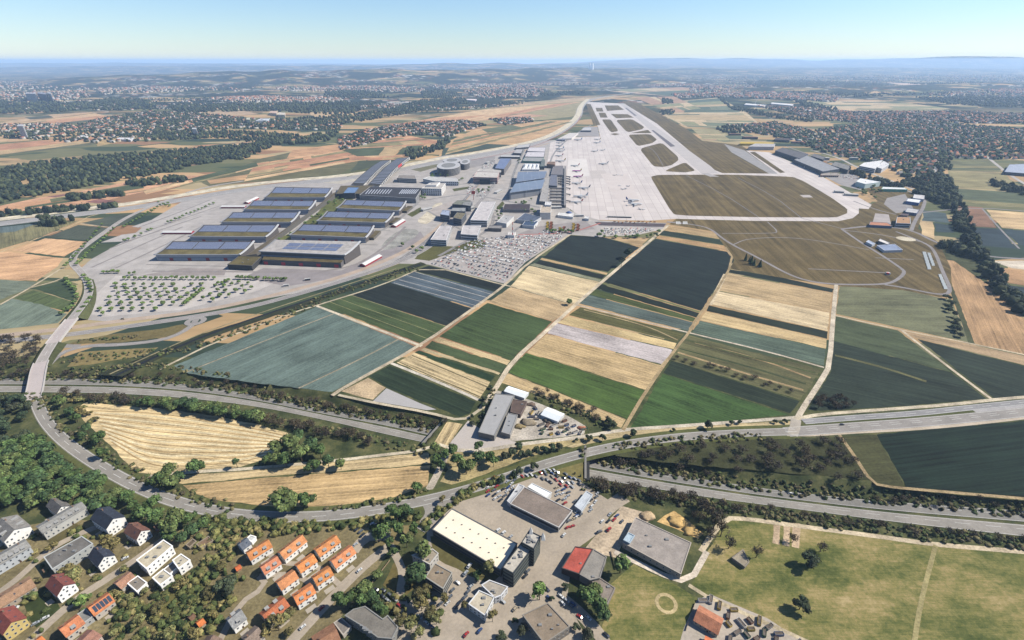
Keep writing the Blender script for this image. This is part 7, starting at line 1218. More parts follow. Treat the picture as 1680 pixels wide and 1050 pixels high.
for k in range(4):
    m = MB(); q = [P2(x, y, z) for x, y, z in ((856 + k * 7.2, 278, 6), (863.2 + k * 7.2, 278, 6), (867 + k * 6.2, 268.5, 6), (860.5 + k * 6.2, 268.5, 6), (862 + k * 6.8, 272, 14))]; z = (6, 6, 6, 6, 14); m.v = [(a - c[0], b_ - c[1], zz) for (a, b_), zz in zip(q, z)] + [(q[j][0] - c[0], q[j][1] - c[1], 0) for j in range(4)]
    m.f = [(0, 1, 4), (1, 2, 4), (2, 3, 4), (3, 0, 4), (0, 5, 6, 1), (1, 6, 7, 2), (2, 7, 8, 3), (3, 8, 5, 0)]; m.m = [0] * 8; m.build('membrane', PAINT, t, C(244, 244, 242))
# gate bridges
r = random.Random(9)
for k, y in enumerate((289, 293, 297, 301, 308, 313, 318, 323, 329, 335)):
    x0 = 902 if y > 305 else 915; a = np.array(P2(x0, y, 5)); b_ = np.array(P2(925, y + .5, 5)); c = (a + b_) / 2; t = empty('gate_wing', (c[0], c[1], 0)); tag(t, 'low grey gate walkway wing reaching the pier, part of the comb beside the airliners', 'gate wing', 'comb of gate walkways'); d = (b_ - a) / np.linalg.norm(b_ - a); MB().obox((0, 0), d, np.linalg.norm(b_ - a), 5, 2.5, 6).build('walkway', METAL, t, C(120, 116, 114)); MB().obox((0, 0), d, 1.5, 4, 0, 2.5).build('support', CONC, t, C(150, 146, 142))
    if k % 2 == 0 or y < 305:
        e = np.array(P2(936, y + 1.5, 4)); f = np.array(P2(929, y + .5, 4)); c = (e + f) / 2; t = empty('jet_bridge', (c[0], c[1], 0)); tag(t, 'grey passenger boarding bridge between the pier and a parking stand', 'jet bridge', 'boarding bridges on the pier'); d = (e - f) / np.linalg.norm(e - f); MB().obox((0, 0), d, np.linalg.norm(e - f), 3, 3.4, 6).build('tunnel', METAL, t, C(110, 108, 110)); MB().obox(tuple(d * 5), d, 1.2, 2.4, 0, 3.4).build('leg', METAL, t, C(90, 90, 92))
PL = [(943, 273, (222, 76, 60), 'airliner with red tail, farthest of the seven beside the pier', 1), (946, 282, (236, 196, 70), 'airliner with pink and blue body and yellow tail beside the pier', 1), (948, 291, (214, 60, 60), 'airliner with red tail below the pink and blue one', 1), (946, 302, (44, 80, 160), 'airliner with dark blue tail beside the pier', 1), (958, 310, (70, 80, 110), 'airliner with grey-blue tail standing farther out from the pier', 1.1), (952, 324, (236, 236, 236), 'all-white long airliner at the pier', 1.25), (946, 333, (216, 90, 84), 'airliner with reddish tail, nearest at the pier', 1),
      (918, 230, (230, 230, 230), 'white airliner at the top of the far left column', 1), (917, 235, (226, 226, 226), 'white airliner second in the far left column', 1), (917, 239.5, (216, 216, 220), 'white airliner third in the far left column', 1), (918, 245, (80, 170, 214), 'airliner with light blue tail in the far left column', 1.1), (919, 249, (226, 226, 226), 'white airliner below the light blue tailed one', 1.1), (917, 256.5, (190, 50, 110), 'airliner with magenta tail in the far left column', 1), (919, 265.5, (236, 190, 50), 'airliner with yellow tail at the bottom of the far left column', 1.2),
      (948, 230.5, (90, 170, 210), 'airliner with pale blue markings at the upper middle of the apron', 1.2), (980, 229.5, (230, 196, 70), 'airliner with yellow tail at the upper middle of the apron', 1), (979, 235, (70, 140, 200), 'airliner with blue tail below the yellow tailed one', 1), (989.5, 270, (220, 220, 222), 'white airliner standing alone in the middle of the apron', 1.1), (988, 247, (226, 226, 226), 'small white airliner in the upper middle of the apron', .7), (975, 249, (236, 236, 236), 'pale airliner barely visible on the bright upper apron', .9)]
for x, y, tc, lb, s in PL:
    q = P2(x, y); o = plane(q[0], q[1], math.pi + .03, tc, lb, s)
    if 'pink' in lb: [setattr(ch, 'color', (*C(190, 70, 170), .5)) for ch in o.children if ch.name.startswith('fuselage')]
for x, y, tc, lb in ((1038, 330.5, (50, 84, 170), 'airliner with blue tail pointing right, upper one of the two at the right apron edge'), (1042, 337, (214, 216, 220), 'white airliner pointing right, lower one of the two at the right apron edge')): q = P2(x, y); plane(q[0], q[1], .03, tc, lb, 1.15)
r = random.Random(12)   # small propeller and business aircraft
for k, (x, y, lb) in enumerate([(1008, 288, 'small light aircraft in the fan-shaped group on the apron'), (1014, 287.5, 'small light aircraft in the fan-shaped group on the apron'), (1020, 288, 'small light aircraft in the fan-shaped group on the apron'), (1017, 305, 'small light aircraft in the loose rows of the middle apron'), (1022, 311, 'small light aircraft in the loose rows of the middle apron'), (1030, 306, 'small light aircraft in the loose rows of the middle apron'), (1026, 310, 'small light aircraft in the loose rows of the middle apron'), (1050, 344, 'small aircraft in the short row at the near apron corner'), (1056, 344, 'small aircraft in the short row at the near apron corner')]):
    q = P2(x, y); plane(q[0], q[1], r.uniform(0, 6.28), (200, 200, 204), lb, .42, (226, 226, 226), lb.split(' in the ')[1])
# yellow service vehicles and buses
for gx, gy, n, cn, rgb in ((897, 371, 8, 'yellow', (232, 190, 50)), (903, 371, 8, 'orange', (196, 110, 66)), (918, 374, 4, 'yellow', (232, 190, 50)), (924, 371, 3, 'orange', (190, 110, 76)), (940, 372, 7, 'yellow', (232, 190, 50)), (947, 373, 7, 'orange', (190, 110, 76))):
    for k in range(n):
        q = P2(gx + (k % 3) * .8 + k * .15, gy - k * 1.6 + 6); t = empty('service_truck', (q[0], q[1], .6), .1); tag(t, '%s service truck parked in a short column on the airport yard' % cn, 'truck', '%s trucks on the airport yard' % cn); MB().box(-3.2, 1.8, -1.2, 1.2, .9, 3.0).build('body', PAINT, t, C(*rgb)); MB().box(1.9, 3.4, -1.1, 1.1, .7, 2.6).build('cab', PAINT, t, C(150, 120, 80)); MB().box(-3, 3, -1.0, 1.0, .1, .7).build('chassis', RUB, t)
for k in range(11): q = P2(1008 + k * 6.6, 364.5 + (k % 3) * .9); t = empty('service_truck', (q[0], q[1], .7), k * .9); tag(t, 'small orange vehicle on the dark asphalt strip below the apron', 'truck', 'vehicles on the dark asphalt strip'); MB().box(-2.8, 1.5, -1.1, 1.1, .8, 2.6).build('body', PAINT, t, C(196, 130, 76)); MB().box(1.6, 2.9, -1.0, 1.0, .5, 2.3).build('cab', PAINT, t, C(90, 70, 60))
# masts, dome, chimneys, sign
def mast(name, label, px, py, h, r_, cols, cat):
    q = P2(px, py); t = empty(name, (q[0], q[1], 0)); tag(t, label, cat); n = len(cols)
    for k, c_ in enumerate(cols): MB().cone((0, 0, h * k / n), (0, 0, h * (k + 1) / n), r_ * (1 - .4 * k / n), r_ * (1 - .4 * (k + 1) / n), 10).build('section', PAINT, t, C(*c_))
    return t
mast('mast', 'slim red and white striped mast left of the big open car park', 841, 390, 36, 1.2, [(230, 226, 220), (206, 70, 60)] * 3, 'mast'); mast('sign_mast', 'red airport sign mast between the hotel and the white car park', 777, 328, 20, .8, [(180, 120, 110), (206, 60, 50)], 'mast'); q = P2(777, 328); t = [o for o in COL.objects if o.name == 'sign_mast'][0]; MB().box(-5, 5, -.4, .4, 16, 25).build('sign_panel', PAINT, t, C(226, 62, 44))
q = P2(933, 353); t = empty('dome', (*q, 0)); tag(t, 'small blue hexagonal dome on the airport yard', 'dome'); v, f = blob(8, 6, 1, 0); v = v * np.array((11, 11, 10)); v[:, 2] = np.maximum(v[:, 2], -.1); npmesh('shell', v, f, [PAINT], parent=t, color=C(74, 104, 160)); MB().cone((0, 0, 0), (0, 0, 1.2), 11.3, 11.3, 12).build('base', CONC, t, C(190, 190, 190))
for k, x in enumerate((966.8, 971.2)):
    q = P2(x, 126); t = empty('chimney', (*q, 0)); tag(t, 'very tall thin white power station chimney on the horizon, %s of the pair' % ('left' if k == 0 else 'right'), 'chimney'); h = 300; MB().cone((0, 0, 0), (0, 0, h), 30, 20, 12).build('shaft', PAINT, t, (.85, .85, .85)); MB().cone((0, 0, h), (0, 0, h + 3), 21, 21, 12).build('rim', PAINT, t, (.8, .8, .8))
q = P2(1456, 450.5); t = empty('marker', (*q, 0)); tag(t, 'small red and white checkered marker hut on the airfield grass', 'marker hut'); MB().box(-3, 3, -3, 3, 0, 4).build('hut', PAINT, t, C(236, 232, 230)); MB().box(-3.1, .5, -3.1, .5, 1.5, 4.2).build('red_panel', PAINT, t, C(216, 66, 60))
# ground solar arrays and orange lights
for (a, b_, c_, d, n, lb) in (((1513, 414), (1519, 414.5), (1528, 443), (1522, 443), 6, 'left long column of tilted solar panels at the airfield corner'), ((1521, 415.5), (1526, 416), (1534, 437), (1529, 437), 5, 'short column of tilted solar panels beside the left long one'), ((1539, 451), (1544, 451), (1555, 475.5), (1549, 475.5), 5, 'lower column of tilted solar panels near the road bend')):
    q0 = P2(*a); t = empty('solar_array', (*q0, 0)); tag(t, lb, 'solar array', 'solar arrays on the airfield')
    for k in range(n):
        f0, f1 = k / n, (k + .85) / n; pp = [tuple(np.array(P2(*p)) * (1 - f) + np.array(P2(*r_)) * f - np.array(q0)) for p, r_, f in ((a, d, f0), (b_, c_, f0), (b_, c_, f1), (a, d, f1))]
        z = (1.8, 1.8, .5, .5); m = MB(); m.v = [(*p, zz) for p, zz in zip(pp, z)] + [(*p, zz - .15) for p, zz in zip(pp, z)]; m.f = [(0, 1, 2, 3), (7, 6, 5, 4), (0, 4, 5, 1), (1, 5, 6, 2), (2, 6, 7, 3), (3, 7, 4, 0)]; m.m = [0] * 6; m.build('solar_panel', METAL, t, C(176, 182, 180))
        MB().box(pp[0][0] - .1, pp[0][0] + .1, pp[0][1] - .1, pp[0][1] + .1, 0, 1.6).build('post', METAL, t, C(150, 150, 150))
# ---------------------------------------------------------------- trees around the exhibition ground
def small_trees(P_, label, group, dia=8.5, h=8, kind='bright', seed=1):
    r = random.Random(seed)
    for x, y in P_: q = P2(x, y); tree(q[0], q[1], dia * r.uniform(.85, 1.2), h * r.uniform(.85, 1.15), kind, label, group, rnd=r)
PKR = [(664.5, [760, 825, 885, 948, 1010, 1075, 1138, 1262, 1325]), (695, [770, 830, 895, 958, 1022, 1090, 1155, 1215, 1285]), (722, [782, 838, 905, 972, 1040, 1105, 1170, 1238]), (752, [725, 782, 858, 922, 987, 1058, 1122, 1190]), (788, [725, 800, 868, 937, 1002, 1072, 1140]), (825, [665, 740, 812, 878, 945, 1022]), (855, [685])]
small_trees([(x / 4, 300 + (y + 14) / 4) for y, xs_ in PKR for x in xs_], 'small round tree in the tree grid of the car park before the exhibition halls', 'tree grid of the exhibition car park', seed=2)
small_trees([(303.5 + k * 3.6, 501 - k * 2.9) for k in range(9)], 'tree in the dense slanting line crossing the tree grid', 'dense slanting line of trees', seed=3)
small_trees([(x / 4, 300 + (y + 14) / 4) for x, y in ((1415, 670), (1437, 660), (1460, 652), (1482, 645), (1500, 636), (1525, 660), (1430, 700), (1485, 705), (1548, 705), (1610, 710), (1385, 728), (1445, 735), (1510, 738), (1340, 757), (1405, 765), (1655, 685), (1595, 680), (1570, 650), (1632, 655), (1470, 670))], 'small tree in the right part of the exhibition car park', 'right part of the exhibition car park', seed=4)
small_trees([(205 + k * 8.6, 459) for k in range(18)], 'tree in the straight row along the top of the exhibition car park', 'top row of the exhibition car park', seed=5)
small_trees([(391 + k * 6.5 + (6 if k > 5 else 0), 458 + k * .3) for k in range(12)], 'tree in the row below the entrance building of the exhibition halls', 'row below the entrance building', seed=6)
small_trees([(170, 449), (178, 449), (187, 448), (195, 448), (214, 452), (222, 451)], 'tree of the short row beside the curving access road', 'short row beside the access road', seed=7)
small_trees(list(((108 + 4.6 * k, 440 - 5.3 * k) for k in range(14))), 'tree on the left side of the avenue beside the orange field', 'left side of the avenue', seed=8)
small_trees(list(((126 + 4.4 * k, 436 - 4.2 * k) for k in range(15))), 'tree on the right side of the avenue beside the orange field', 'right side of the avenue', seed=9)
small_trees([(204 + 5 * k, 374 - 2.9 * k) for k in range(13)], 'tree in the upper continuation of the avenue', 'upper avenue', seed=10)
small_trees([(205, 397), (211, 395), (222, 390), (232, 386), (244, 380), (249, 378)] + [(276 + 6.2 * k, 367 - 2.6 * k) for k in range(13)], 'tree in the slanting row across the parking fields of the halls', 'slanting row across the parking fields', seed=11)
small_trees([(109, 461), (113, 466), (117, 470), (121, 475), (125, 480), (128, 486), (128, 492), (124, 498), (119, 506), (113, 510), (106, 512), (102, 517)], 'tree in the curved row left of the road bend', 'curved row left of the road bend', 9.5, 8, seed=12)
small_trees([(139, 455), (142, 459), (145, 464), (147, 468), (150, 474), (152, 480), (150, 492), (145, 499), (139, 507), (132, 515)], 'tree in the curved row right of the road bend', 'curved row right of the road bend', 9.5, 8, seed=13)
small_trees(sum([scatter(p, n, 20 + k, 8) for k, (p, n) in enumerate([([(452, 394), (480, 379), (500, 384), (460, 398)], 7), ([(485, 376), (515, 356), (525, 362), (495, 380)], 9), ([(520, 350), (550, 328), (565, 335), (535, 350)], 9)])], []) and [], '', None)
for k, (p, n, lb, gr) in enumerate([([(450, 396), (480, 379), (520, 352), (548, 320), (575, 322), (545, 345), (510, 372), (480, 392)], 26, 'tree in the garden strip between the two rows of exhibition halls', 'garden strip between the halls'), ([(255, 332), (275, 333), (285, 340), (258, 341)], 5, 'tree in the small clump beside the avenue at the motorway', 'small clump beside the avenue'), ([(700, 290), (722, 283), (735, 290), (715, 294)], 12, 'tree on the roof-garden slope between hotel and oval towers', 'trees between hotel and oval towers'),
                                     ([(745, 300), (760, 292), (762, 300), (750, 306)], 5, 'tree beside the long white office wing', 'trees beside the long white office wing'), ([(780, 312), (812, 308), (808, 316), (785, 318)], 7, 'tree in front of the pink hotel', 'trees in front of the pink hotel'), ([(1405, 310), (1425, 306), (1445, 320), (1440, 328), (1420, 322)], 11, 'tree in the group between apron tip and green-door hangar', 'trees at the apron tip'),
                                     ([(1428, 306), (1448, 306), (1446, 316), (1430, 316)], 6, 'tree left of the bright green hangar front', 'trees left of the green hangar'), ([(845, 335), (872, 328), (875, 334), (850, 340)], 7, 'tree in the small row before the terminal', 'small row before the terminal'), ([(968, 388), (986, 382), (990, 388), (975, 390)], 4, 'tree at the corner of the small staff car park', 'trees at the small staff car park'),
                                     ([(985, 390), (1080, 388), (1078, 391), (990, 392)], 14, 'low tree along the small staff car park', 'row along the small staff car park')]):
    r = random.Random(k + 90)
    for x, y in scatter(p, n, 40 + k, 3): tree(x, y, 9 * r.uniform(.8, 1.3), 8 * r.uniform(.8, 1.3), 'bright', lb, gr, rnd=r)
# ---------------------------------------------------------------- big open car park
CP_ = [(704, 433), (720, 424), (770, 396), (835, 386), (926, 387), (862, 428), (829, 462)]
A0 = np.array(P2(704, 434)); A1 = np.array(P2(829, 465)); du = (A1 - A0) / np.linalg.norm(A1 - A0); dv = np.array((-du[1], du[0]))
if dv[1] < 0: dv = -dv
W_ = [P2(*p) for p in CP_]; r = random.Random(77); spots = []
for row in range(60):
    off_ = 6 + (row // 2) * 17.5 + (row % 2) * 5.2
    for k in range(-90, 140):
        q = A0 + du * (k * 2.75) + dv * off_
        if inpoly(q[0], q[1], W_) and r.random() < .44: spots.append((q[0], q[1]))
spots.sort(key=lambda q: q[1]); angc = math.atan2(dv[1], dv[0]); names = ('white', 'black', 'grey', 'silver', 'white', 'black', 'white', 'black', 'grey', 'silver', 'white', 'blue', 'black', 'white', 'grey', 'red')
NNEAR = 165
for k, (x, y) in enumerate(spots[:NNEAR]):
    c_ = r.choice(names); car(x, y, angc + (math.pi if r.random() < .5 else 0), c_, '%s car in the near rows of the big open car park' % c_, '%s cars in the big open car park' % c_, z=.55, near=False)
def carmass(name, pts, ang, label, seed):
    rr = np.random.default_rng(seed); v, f = CNP; v = v * np.array((1.08, 1.08, 1.08)); Vs, Fs, Cs = [], [], []; o = 0
    tri = []; [tri.extend([(q[0], q[i], q[i + 1]) for i in range(1, len(q) - 1)]) for q in f]; tri = np.array(tri); cs = [C(*CCOL[n_]) for n_ in names]
    for x, y in pts: a = ang + rr.choice((0, math.pi)); R2 = np.array(((math.cos(a), -math.sin(a)), (math.sin(a), math.cos(a)))); q = v.copy(); q[:, :2] = q[:, :2] @ R2.T; Vs.append(q + np.array((x, y, .3))); Fs.append(tri + o); o += len(v); Cs.append(np.tile(cs[rr.integers(len(cs))], (len(tri), 1)))
    return tag(npmesh(name, np.vstack(Vs), np.vstack(Fs), [CARV], fcol=np.vstack(Cs)), label, 'cars', kind='stuff')
carmass('parked_cars', spots[NNEAR:] + scatter([(988, 374), (1068, 375), (1075, 377), (1040, 385), (992, 386)], 150, 8, 2.6) + scatter([(890, 378), (925, 378), (930, 384), (880, 386)], 30, 9, 3) + scatter([(790, 270), (812, 262), (808, 275), (790, 278)], 60, 10, 3) + scatter([(770, 300), (800, 318), (790, 326), (765, 318)], 60, 11, 3) + scatter([(1375, 288), (1400, 288), (1405, 294), (1385, 294)], 30, 12, 3) + scatter([(1300, 262), (1345, 282), (1340, 284), (1296, 264)], 40, 13, 3), angc, 'far rows of parked cars in the open car park and beside the airport buildings', 3)
# ================================================================ woods, villages
T1 = ((46, 56, 44), (64, 72, 50), (38, 48, 42), (78, 84, 58))
def polyarea(poly): W = [P2(*p) for p in poly]; return abs(sum(W[i][0] * W[(i + 1) % len(W)][1] - W[(i + 1) % len(W)][0] * W[i][1] for i in range(len(W)))) / 2
WOOD = [([(-30, 300), (-30, 285), (60, 268), (150, 258), (250, 252), (320, 245), (395, 240), (440, 232), (480, 226), (400, 262), (330, 270), (280, 283), (200, 297), (120, 312), (60, 322), (-30, 340)], 1900, 'dark mixed wood along the stream left of the exhibition ground'),
        ([(250, 220), (330, 216), (430, 218), (500, 224), (560, 216), (540, 232), (480, 238), (420, 236), (360, 226), (250, 232)], 600, 'thin woodland between the village and the exhibition ground'), ([(-30, 158), (60, 165), (130, 172), (130, 182), (-30, 192)], 500, 'woods above the pale fields at the left edge'), ([(128, 172), (180, 162), (240, 164), (260, 176), (200, 182), (140, 180)], 420, 'dark rounded wood on the left hill'),
        ([(280, 175), (420, 172), (560, 168), (600, 180), (560, 190), (430, 182), (290, 186)], 900, 'wood band below the white suburb'), ([(400, 200), (560, 190), (640, 180), (690, 165), (760, 160), (770, 170), (720, 178), (650, 190), (560, 205), (420, 212)], 1100, 'long wood reaching the dark hill at centre left'), ([(690, 152), (720, 147), (760, 156), (745, 162), (695, 162)], 300, 'dark rounded wood left of the fields'), ([(535, 148), (600, 150), (640, 160), (560, 163), (530, 160)], 400, 'flat dark wood plateau left of centre'),
        ([(665, 258), (668, 246), (700, 244), (735, 236), (730, 244), (700, 254), (680, 262)], 130, 'dark conifer copse behind the twin arched car park'), ([(718, 236), (735, 228), (740, 234), (725, 240)], 40, 'copse in the orange fields'), ([(885, 152), (960, 150), (960, 154), (890, 158)], 200, 'wood strip in the distance left of the chimneys'),
        ([(1218, 134), (1300, 132), (1420, 136), (1480, 142), (1500, 150), (1420, 152), (1380, 160), (1300, 152), (1235, 142)], 2200, 'large dark wood on the ridge beyond the town'), ([(1400, 150), (1480, 143), (1575, 148), (1560, 154), (1400, 160)], 800, 'right end of the dark wood ridge'), ([(1480, 137), (1600, 136), (1700, 140), (1700, 146), (1560, 142)], 500, 'distant wood strip at the right edge'),
        ([(1174, 158), (1180, 156), (1200, 175), (1240, 182), (1290, 192), (1340, 198), (1330, 201), (1270, 194), (1200, 180)], 300, 'tree belt running from the far suburb to the town'), ([(1300, 164), (1340, 172), (1375, 180), (1370, 185), (1320, 176)], 120, 'copse between far fields'), ([(1085, 163), (1102, 163), (1104, 170), (1088, 171)], 60, 'small dark wood right of the runway end'), ([(1078, 184), (1105, 180), (1108, 187), (1085, 189)], 40, 'trees round the blue farm right of the runway end'),
        ([(1170, 212), (1190, 207), (1240, 212), (1245, 218), (1190, 220)], 70, 'green trees left of the town edge'), ([(1500, 318), (1530, 300), (1560, 300), (1575, 330), (1595, 380), (1610, 410), (1630, 440), (1650, 470), (1700, 520), (1700, 540), (1640, 490), (1600, 430), (1575, 390), (1555, 345), (1530, 330)], 300, 'tree belt between the airfield and the fields at the right edge'), ([(1540, 400), (1605, 420), (1600, 426), (1545, 408)], 36, 'bushes along the perimeter road below the sand circle'),
        ([(1470, 300), (1540, 285), (1560, 300), (1530, 318), (1490, 312)], 90, 'trees behind the small hangars'), ([(1380, 275), (1450, 300), (1490, 305), (1480, 310), (1440, 304), (1400, 288)], 60, 'trees along the railway behind the hangars'), ([(1620, 298), (1680, 312), (1700, 322), (1700, 326), (1640, 312)], 40, 'dark bushes beside the striped field'), ([(1535, 256), (1560, 262), (1556, 300), (1535, 300)], 60, 'trees between the town and the striped field'),
        ([(560, 300), (700, 268), (702, 271), (565, 303)], 0, ''), ([(0, 352), (200, 338), (205, 341), (0, 356)], 40, 'sparse bushes along the motorway corridor'), ([(110, 325), (200, 318), (205, 322), (120, 330)], 60, 'sparse dark bushes in the orange fields'), ([(200, 300), (300, 292), (310, 298), (215, 308)], 60, 'sparse bushes near the motorway in the orange fields'), ([(60, 362), (120, 362), (100, 372), (60, 372)], 14, 'bushes at the single big tree')]
for k, (p, n, lb) in enumerate(WOOD):
    if n:
        y_ = sum(q[1] for q in p) / len(p); big_ = y_ < 200; s_ = 1.5 if y_ < 180 else 1.15 if y_ < 240 else 1.0; mass('wood', scatter(p, n, 100 + k), lb, 'wood', (9 * s_, 17 * s_), (10 * s_, 17 * s_), T1, 100 + k, fine=(y_ > 290 and n < 400))
# villages: nearest 230 houses of the town as things, the rest and the garden trees as masses
def hprof(L, w, he, hr): return [(-L / 2, -w / 2, 0), (L / 2, -w / 2, 0), (L / 2, w / 2, 0), (-L / 2, w / 2, 0), (-L / 2, -w / 2, he), (L / 2, -w / 2, he), (L / 2, w / 2, he), (-L / 2, w / 2, he), (-L / 2, 0, hr), (L / 2, 0, hr)]
HF_W = [(0, 1, 5, 4), (1, 2, 6, 5), (2, 3, 7, 6), (3, 0, 4, 7)]
RC_ = [((206, 132, 100), 'orange-red'), ((176, 116, 94), 'brown-red'), ((216, 150, 114), 'orange'), ((156, 126, 112), 'brown'), ((168, 160, 154), 'grey'), ((198, 142, 112), 'faded red')]; WC_ = [(246, 240, 230), (236, 224, 202), (226, 220, 212)]
def houses_mass(name, pts, label, seed, s=1.0):
    rr = random.Random(seed); Vs, Fs, Cs = [], [], []; o = 0
    for x, y in pts:
        L, w = rr.uniform(11, 18) * s, rr.uniform(9, 12) * s; he = rr.uniform(5, 7.5) * s; hr = he + rr.uniform(3, 5) * s; a = rr.choice((.3, .3 + math.pi / 2, -.4, 1.2)) + rr.uniform(-.2, .2); ca, sa = math.cos(a), math.sin(a); rc_, wc = C(*rr.choice(RC_)[0], .9), C(*rr.choice(WC_), .7)
        if rr.random() < .16: hr = he + .1; L *= 1.7; w *= 1.4; rc_ = C(200, 198, 196)
        Vs.append(np.array([(x + ca * p[0] - sa * p[1], y + sa * p[0] + ca * p[1], p[2]) for p in hprof(L, w, he, hr)])); tf = []
        for q in HF_W: tf += [(q[0], q[1], q[2]), (q[0], q[2], q[3])]
        nw = len(tf) + 2; tf += [(5, 6, 9), (7, 4, 8), (4, 5, 9), (4, 9, 8), (6, 7, 8), (6, 8, 9)]; Fs.append(np.array(tf) + o); o += 10; Cs += [wc] * nw + [rc_] * 4
    return tag(npmesh(name, np.vstack(Vs), np.vstack(Fs), [VCOL], fcol=np.array(Cs)), label, 'houses', kind='stuff')
TOWN = [(1330, 215), (1400, 205), (1500, 200), (1620, 208), (1720, 215), (1720, 260), (1640, 262), (1560, 260), (1530, 285), (1535, 300), (1500, 300), (1460, 280), (1410, 262), (1365, 255), (1330, 245), (1300, 230), (1240, 220), (1215, 207), (1270, 200)]
near_pts = sorted(scatter(TOWN, 900, 5, 22), key=lambda q: q[1] + abs(q[0] - 900) * .0)
r = random.Random(21); NH = 235
protos = {}
for kk, (rc_, nm) in enumerate(RC_):
    for wv in range(2):
        L, w, he, hr = (13, 10, 6, 10.2) if wv else (16, 11, 6.5, 11); pv = hprof(L, w, he, hr); wm = mesh('wall', pv, HF_W + [(5, 6, 9), (7, 4, 8)], WALL); rv = [(-L / 2 - .5, -w / 2 - .5, he - .4), (L / 2 + .5, -w / 2 - .5, he - .4), (L / 2 + .5, 0, hr + .1), (-L / 2 - .5, 0, hr + .1), (L / 2 + .5, w / 2 + .5, he - .4), (-L / 2 - .5, w / 2 + .5, he - .4)]; rm = mesh('roof', rv, [(0, 1, 2, 3), (3, 2, 4, 5)], ROOF); protos[(kk, wv)] = (wm.data, rm.data); bpy.data.objects.remove(wm); bpy.data.objects.remove(rm)
for x, y in near_pts[:NH]:
    kk = r.choices(range(6), (4, 3, 3, 2, 2, 2))[0]; wv = r.randrange(2); wd, rd = protos[(kk, wv)]; t = empty('town_house', (x, y, 0), r.choice((.3, .3 + math.pi / 2, -.5, 1.1)) + r.uniform(-.2, .2)); tag(t, '%s roofed small house in the near part of the town right of the airfield' % RC_[kk][1], 'house', '%s roofed town houses' % RC_[kk][1])
    a = bpy.data.objects.new('wall', wd); COL.objects.link(a); a.parent = t; a.color = (*C(*r.choice(WC_)), 1); b_ = bpy.data.objects.new('roof', rd); COL.objects.link(b_); b_.parent = t; b_.color = (*C(*RC_[kk][0]), 1)
houses_mass('town', near_pts[NH:], 'far houses of the town right of the airfield, roofs between trees', 1)
mass('wood', scatter(TOWN, 3500, 66), 'garden and street trees filling the town right of the airfield', 'trees', (9, 17), (8, 14), ((58, 74, 52), (76, 92, 60), (48, 62, 50), (66, 80, 54)), 66)
VILL = [([(330, 210), (340, 222), (480, 232), (600, 232), (650, 224), (760, 222), (790, 212), (820, 200), (700, 198), (640, 202), (560, 216), (480, 215)], 0, 0), ([(555, 228), (600, 214), (680, 202), (760, 198), (800, 206), (765, 214), (735, 226), (690, 222), (640, 226), (590, 240), (560, 246)], 380, 900), ([(800, 196), (870, 193), (875, 200), (830, 206)], 60, 120), ([(150, 198), (240, 183), (330, 186), (420, 196), (560, 205), (560, 214), (380, 212), (300, 216), (130, 214)], 330, 1500), ([(-20, 205), (60, 204), (200, 204), (230, 214), (60, 216), (-20, 216)], 170, 250),
        ([(-20, 152), (80, 152), (140, 150), (150, 160), (60, 170), (-20, 166)], 260, 240), ([(150, 146), (300, 142), (310, 150), (170, 156)], 190, 200), ([(340, 162), (420, 158), (560, 162), (560, 168), (380, 168)], 420, 200), ([(450, 143), (600, 140), (700, 146), (700, 152), (560, 150), (460, 150)], 420, 260), ([(760, 150), (860, 138), (900, 148), (880, 160), (790, 162)], 420, 500), ([(700, 140), (860, 132), (1000, 134), (1000, 140), (860, 140), (720, 148)], 700, 400),
        ([(1040, 134), (1130, 136), (1150, 142), (1060, 142)], 350, 160), ([(1100, 155), (1180, 152), (1280, 152), (1380, 160), (1370, 168), (1300, 164), (1180, 160), (1110, 160)], 650, 500), ([(1230, 172), (1300, 176), (1400, 184), (1560, 183), (1700, 188), (1700, 204), (1560, 202), (1440, 204), (1330, 196)], 900, 1700), ([(1500, 160), (1700, 158), (1700, 178), (1560, 172)], 0, 420), ([(1620, 146), (1700, 146), (1700, 154), (1620, 152)], 160, 100), ([(1190, 206), (1250, 204), (1330, 212), (1300, 226), (1230, 218)], 60, 110), ([(1560, 300), (1700, 296), (1700, 300)], 0, 0)]
vh, vt, fh_, ft = [], [], [], []
for k, (p, n, m_) in enumerate(VILL):
    y_ = sum(q[1] for q in p) / len(p); (vh if y_ > 180 else fh_).extend(scatter(p, n, 300 + k) if n else []); (vt if y_ > 180 else ft).extend(scatter(p, int(m_ * (1.7 if y_ > 150 else 1.3)), 400 + k) if m_ else [])
for k, (p, n, m_) in enumerate([([(-60, 133), (400, 138), (400, 150), (-60, 150)], 500, 900), ([(400, 138), (900, 128), (900, 138), (400, 146)], 700, 700), ([(1000, 126), (1740, 122), (1740, 134), (1000, 140)], 900, 900), ([(-60, 168), (330, 160), (600, 168), (600, 180), (-60, 182)], 160, 900), ([(1130, 142), (1240, 140), (1230, 150), (1130, 152)], 200, 200), ([(1500, 146), (1740, 144), (1740, 162), (1520, 158)], 260, 500), ([(-60, 214), (330, 216), (400, 226), (150, 236), (-60, 222)], 60, 500), ([(560, 166), (740, 176), (860, 166), (860, 172), (700, 186), (600, 176)], 60, 300)]):
    (vh if k in (3, 6, 7) else fh_).extend(scatter(p, n, 700 + k)); (vt if k in (3, 6, 7) else ft).extend(scatter(p, m_, 800 + k))
houses_mass('village', vh, 'village houses with orange and pale roofs beyond the motorway and the airport', 2, 1.15); houses_mass('suburb', fh_, 'distant pale suburbs below the hills', 3, 1.7)
mass('wood', vt, 'trees among the houses of the villages beyond the motorway', 'trees', (9, 16), (8, 14), T1, 67); mass('wood', ft, 'trees among the distant suburbs below the hills', 'trees', (14, 26), (10, 18), T1, 68)


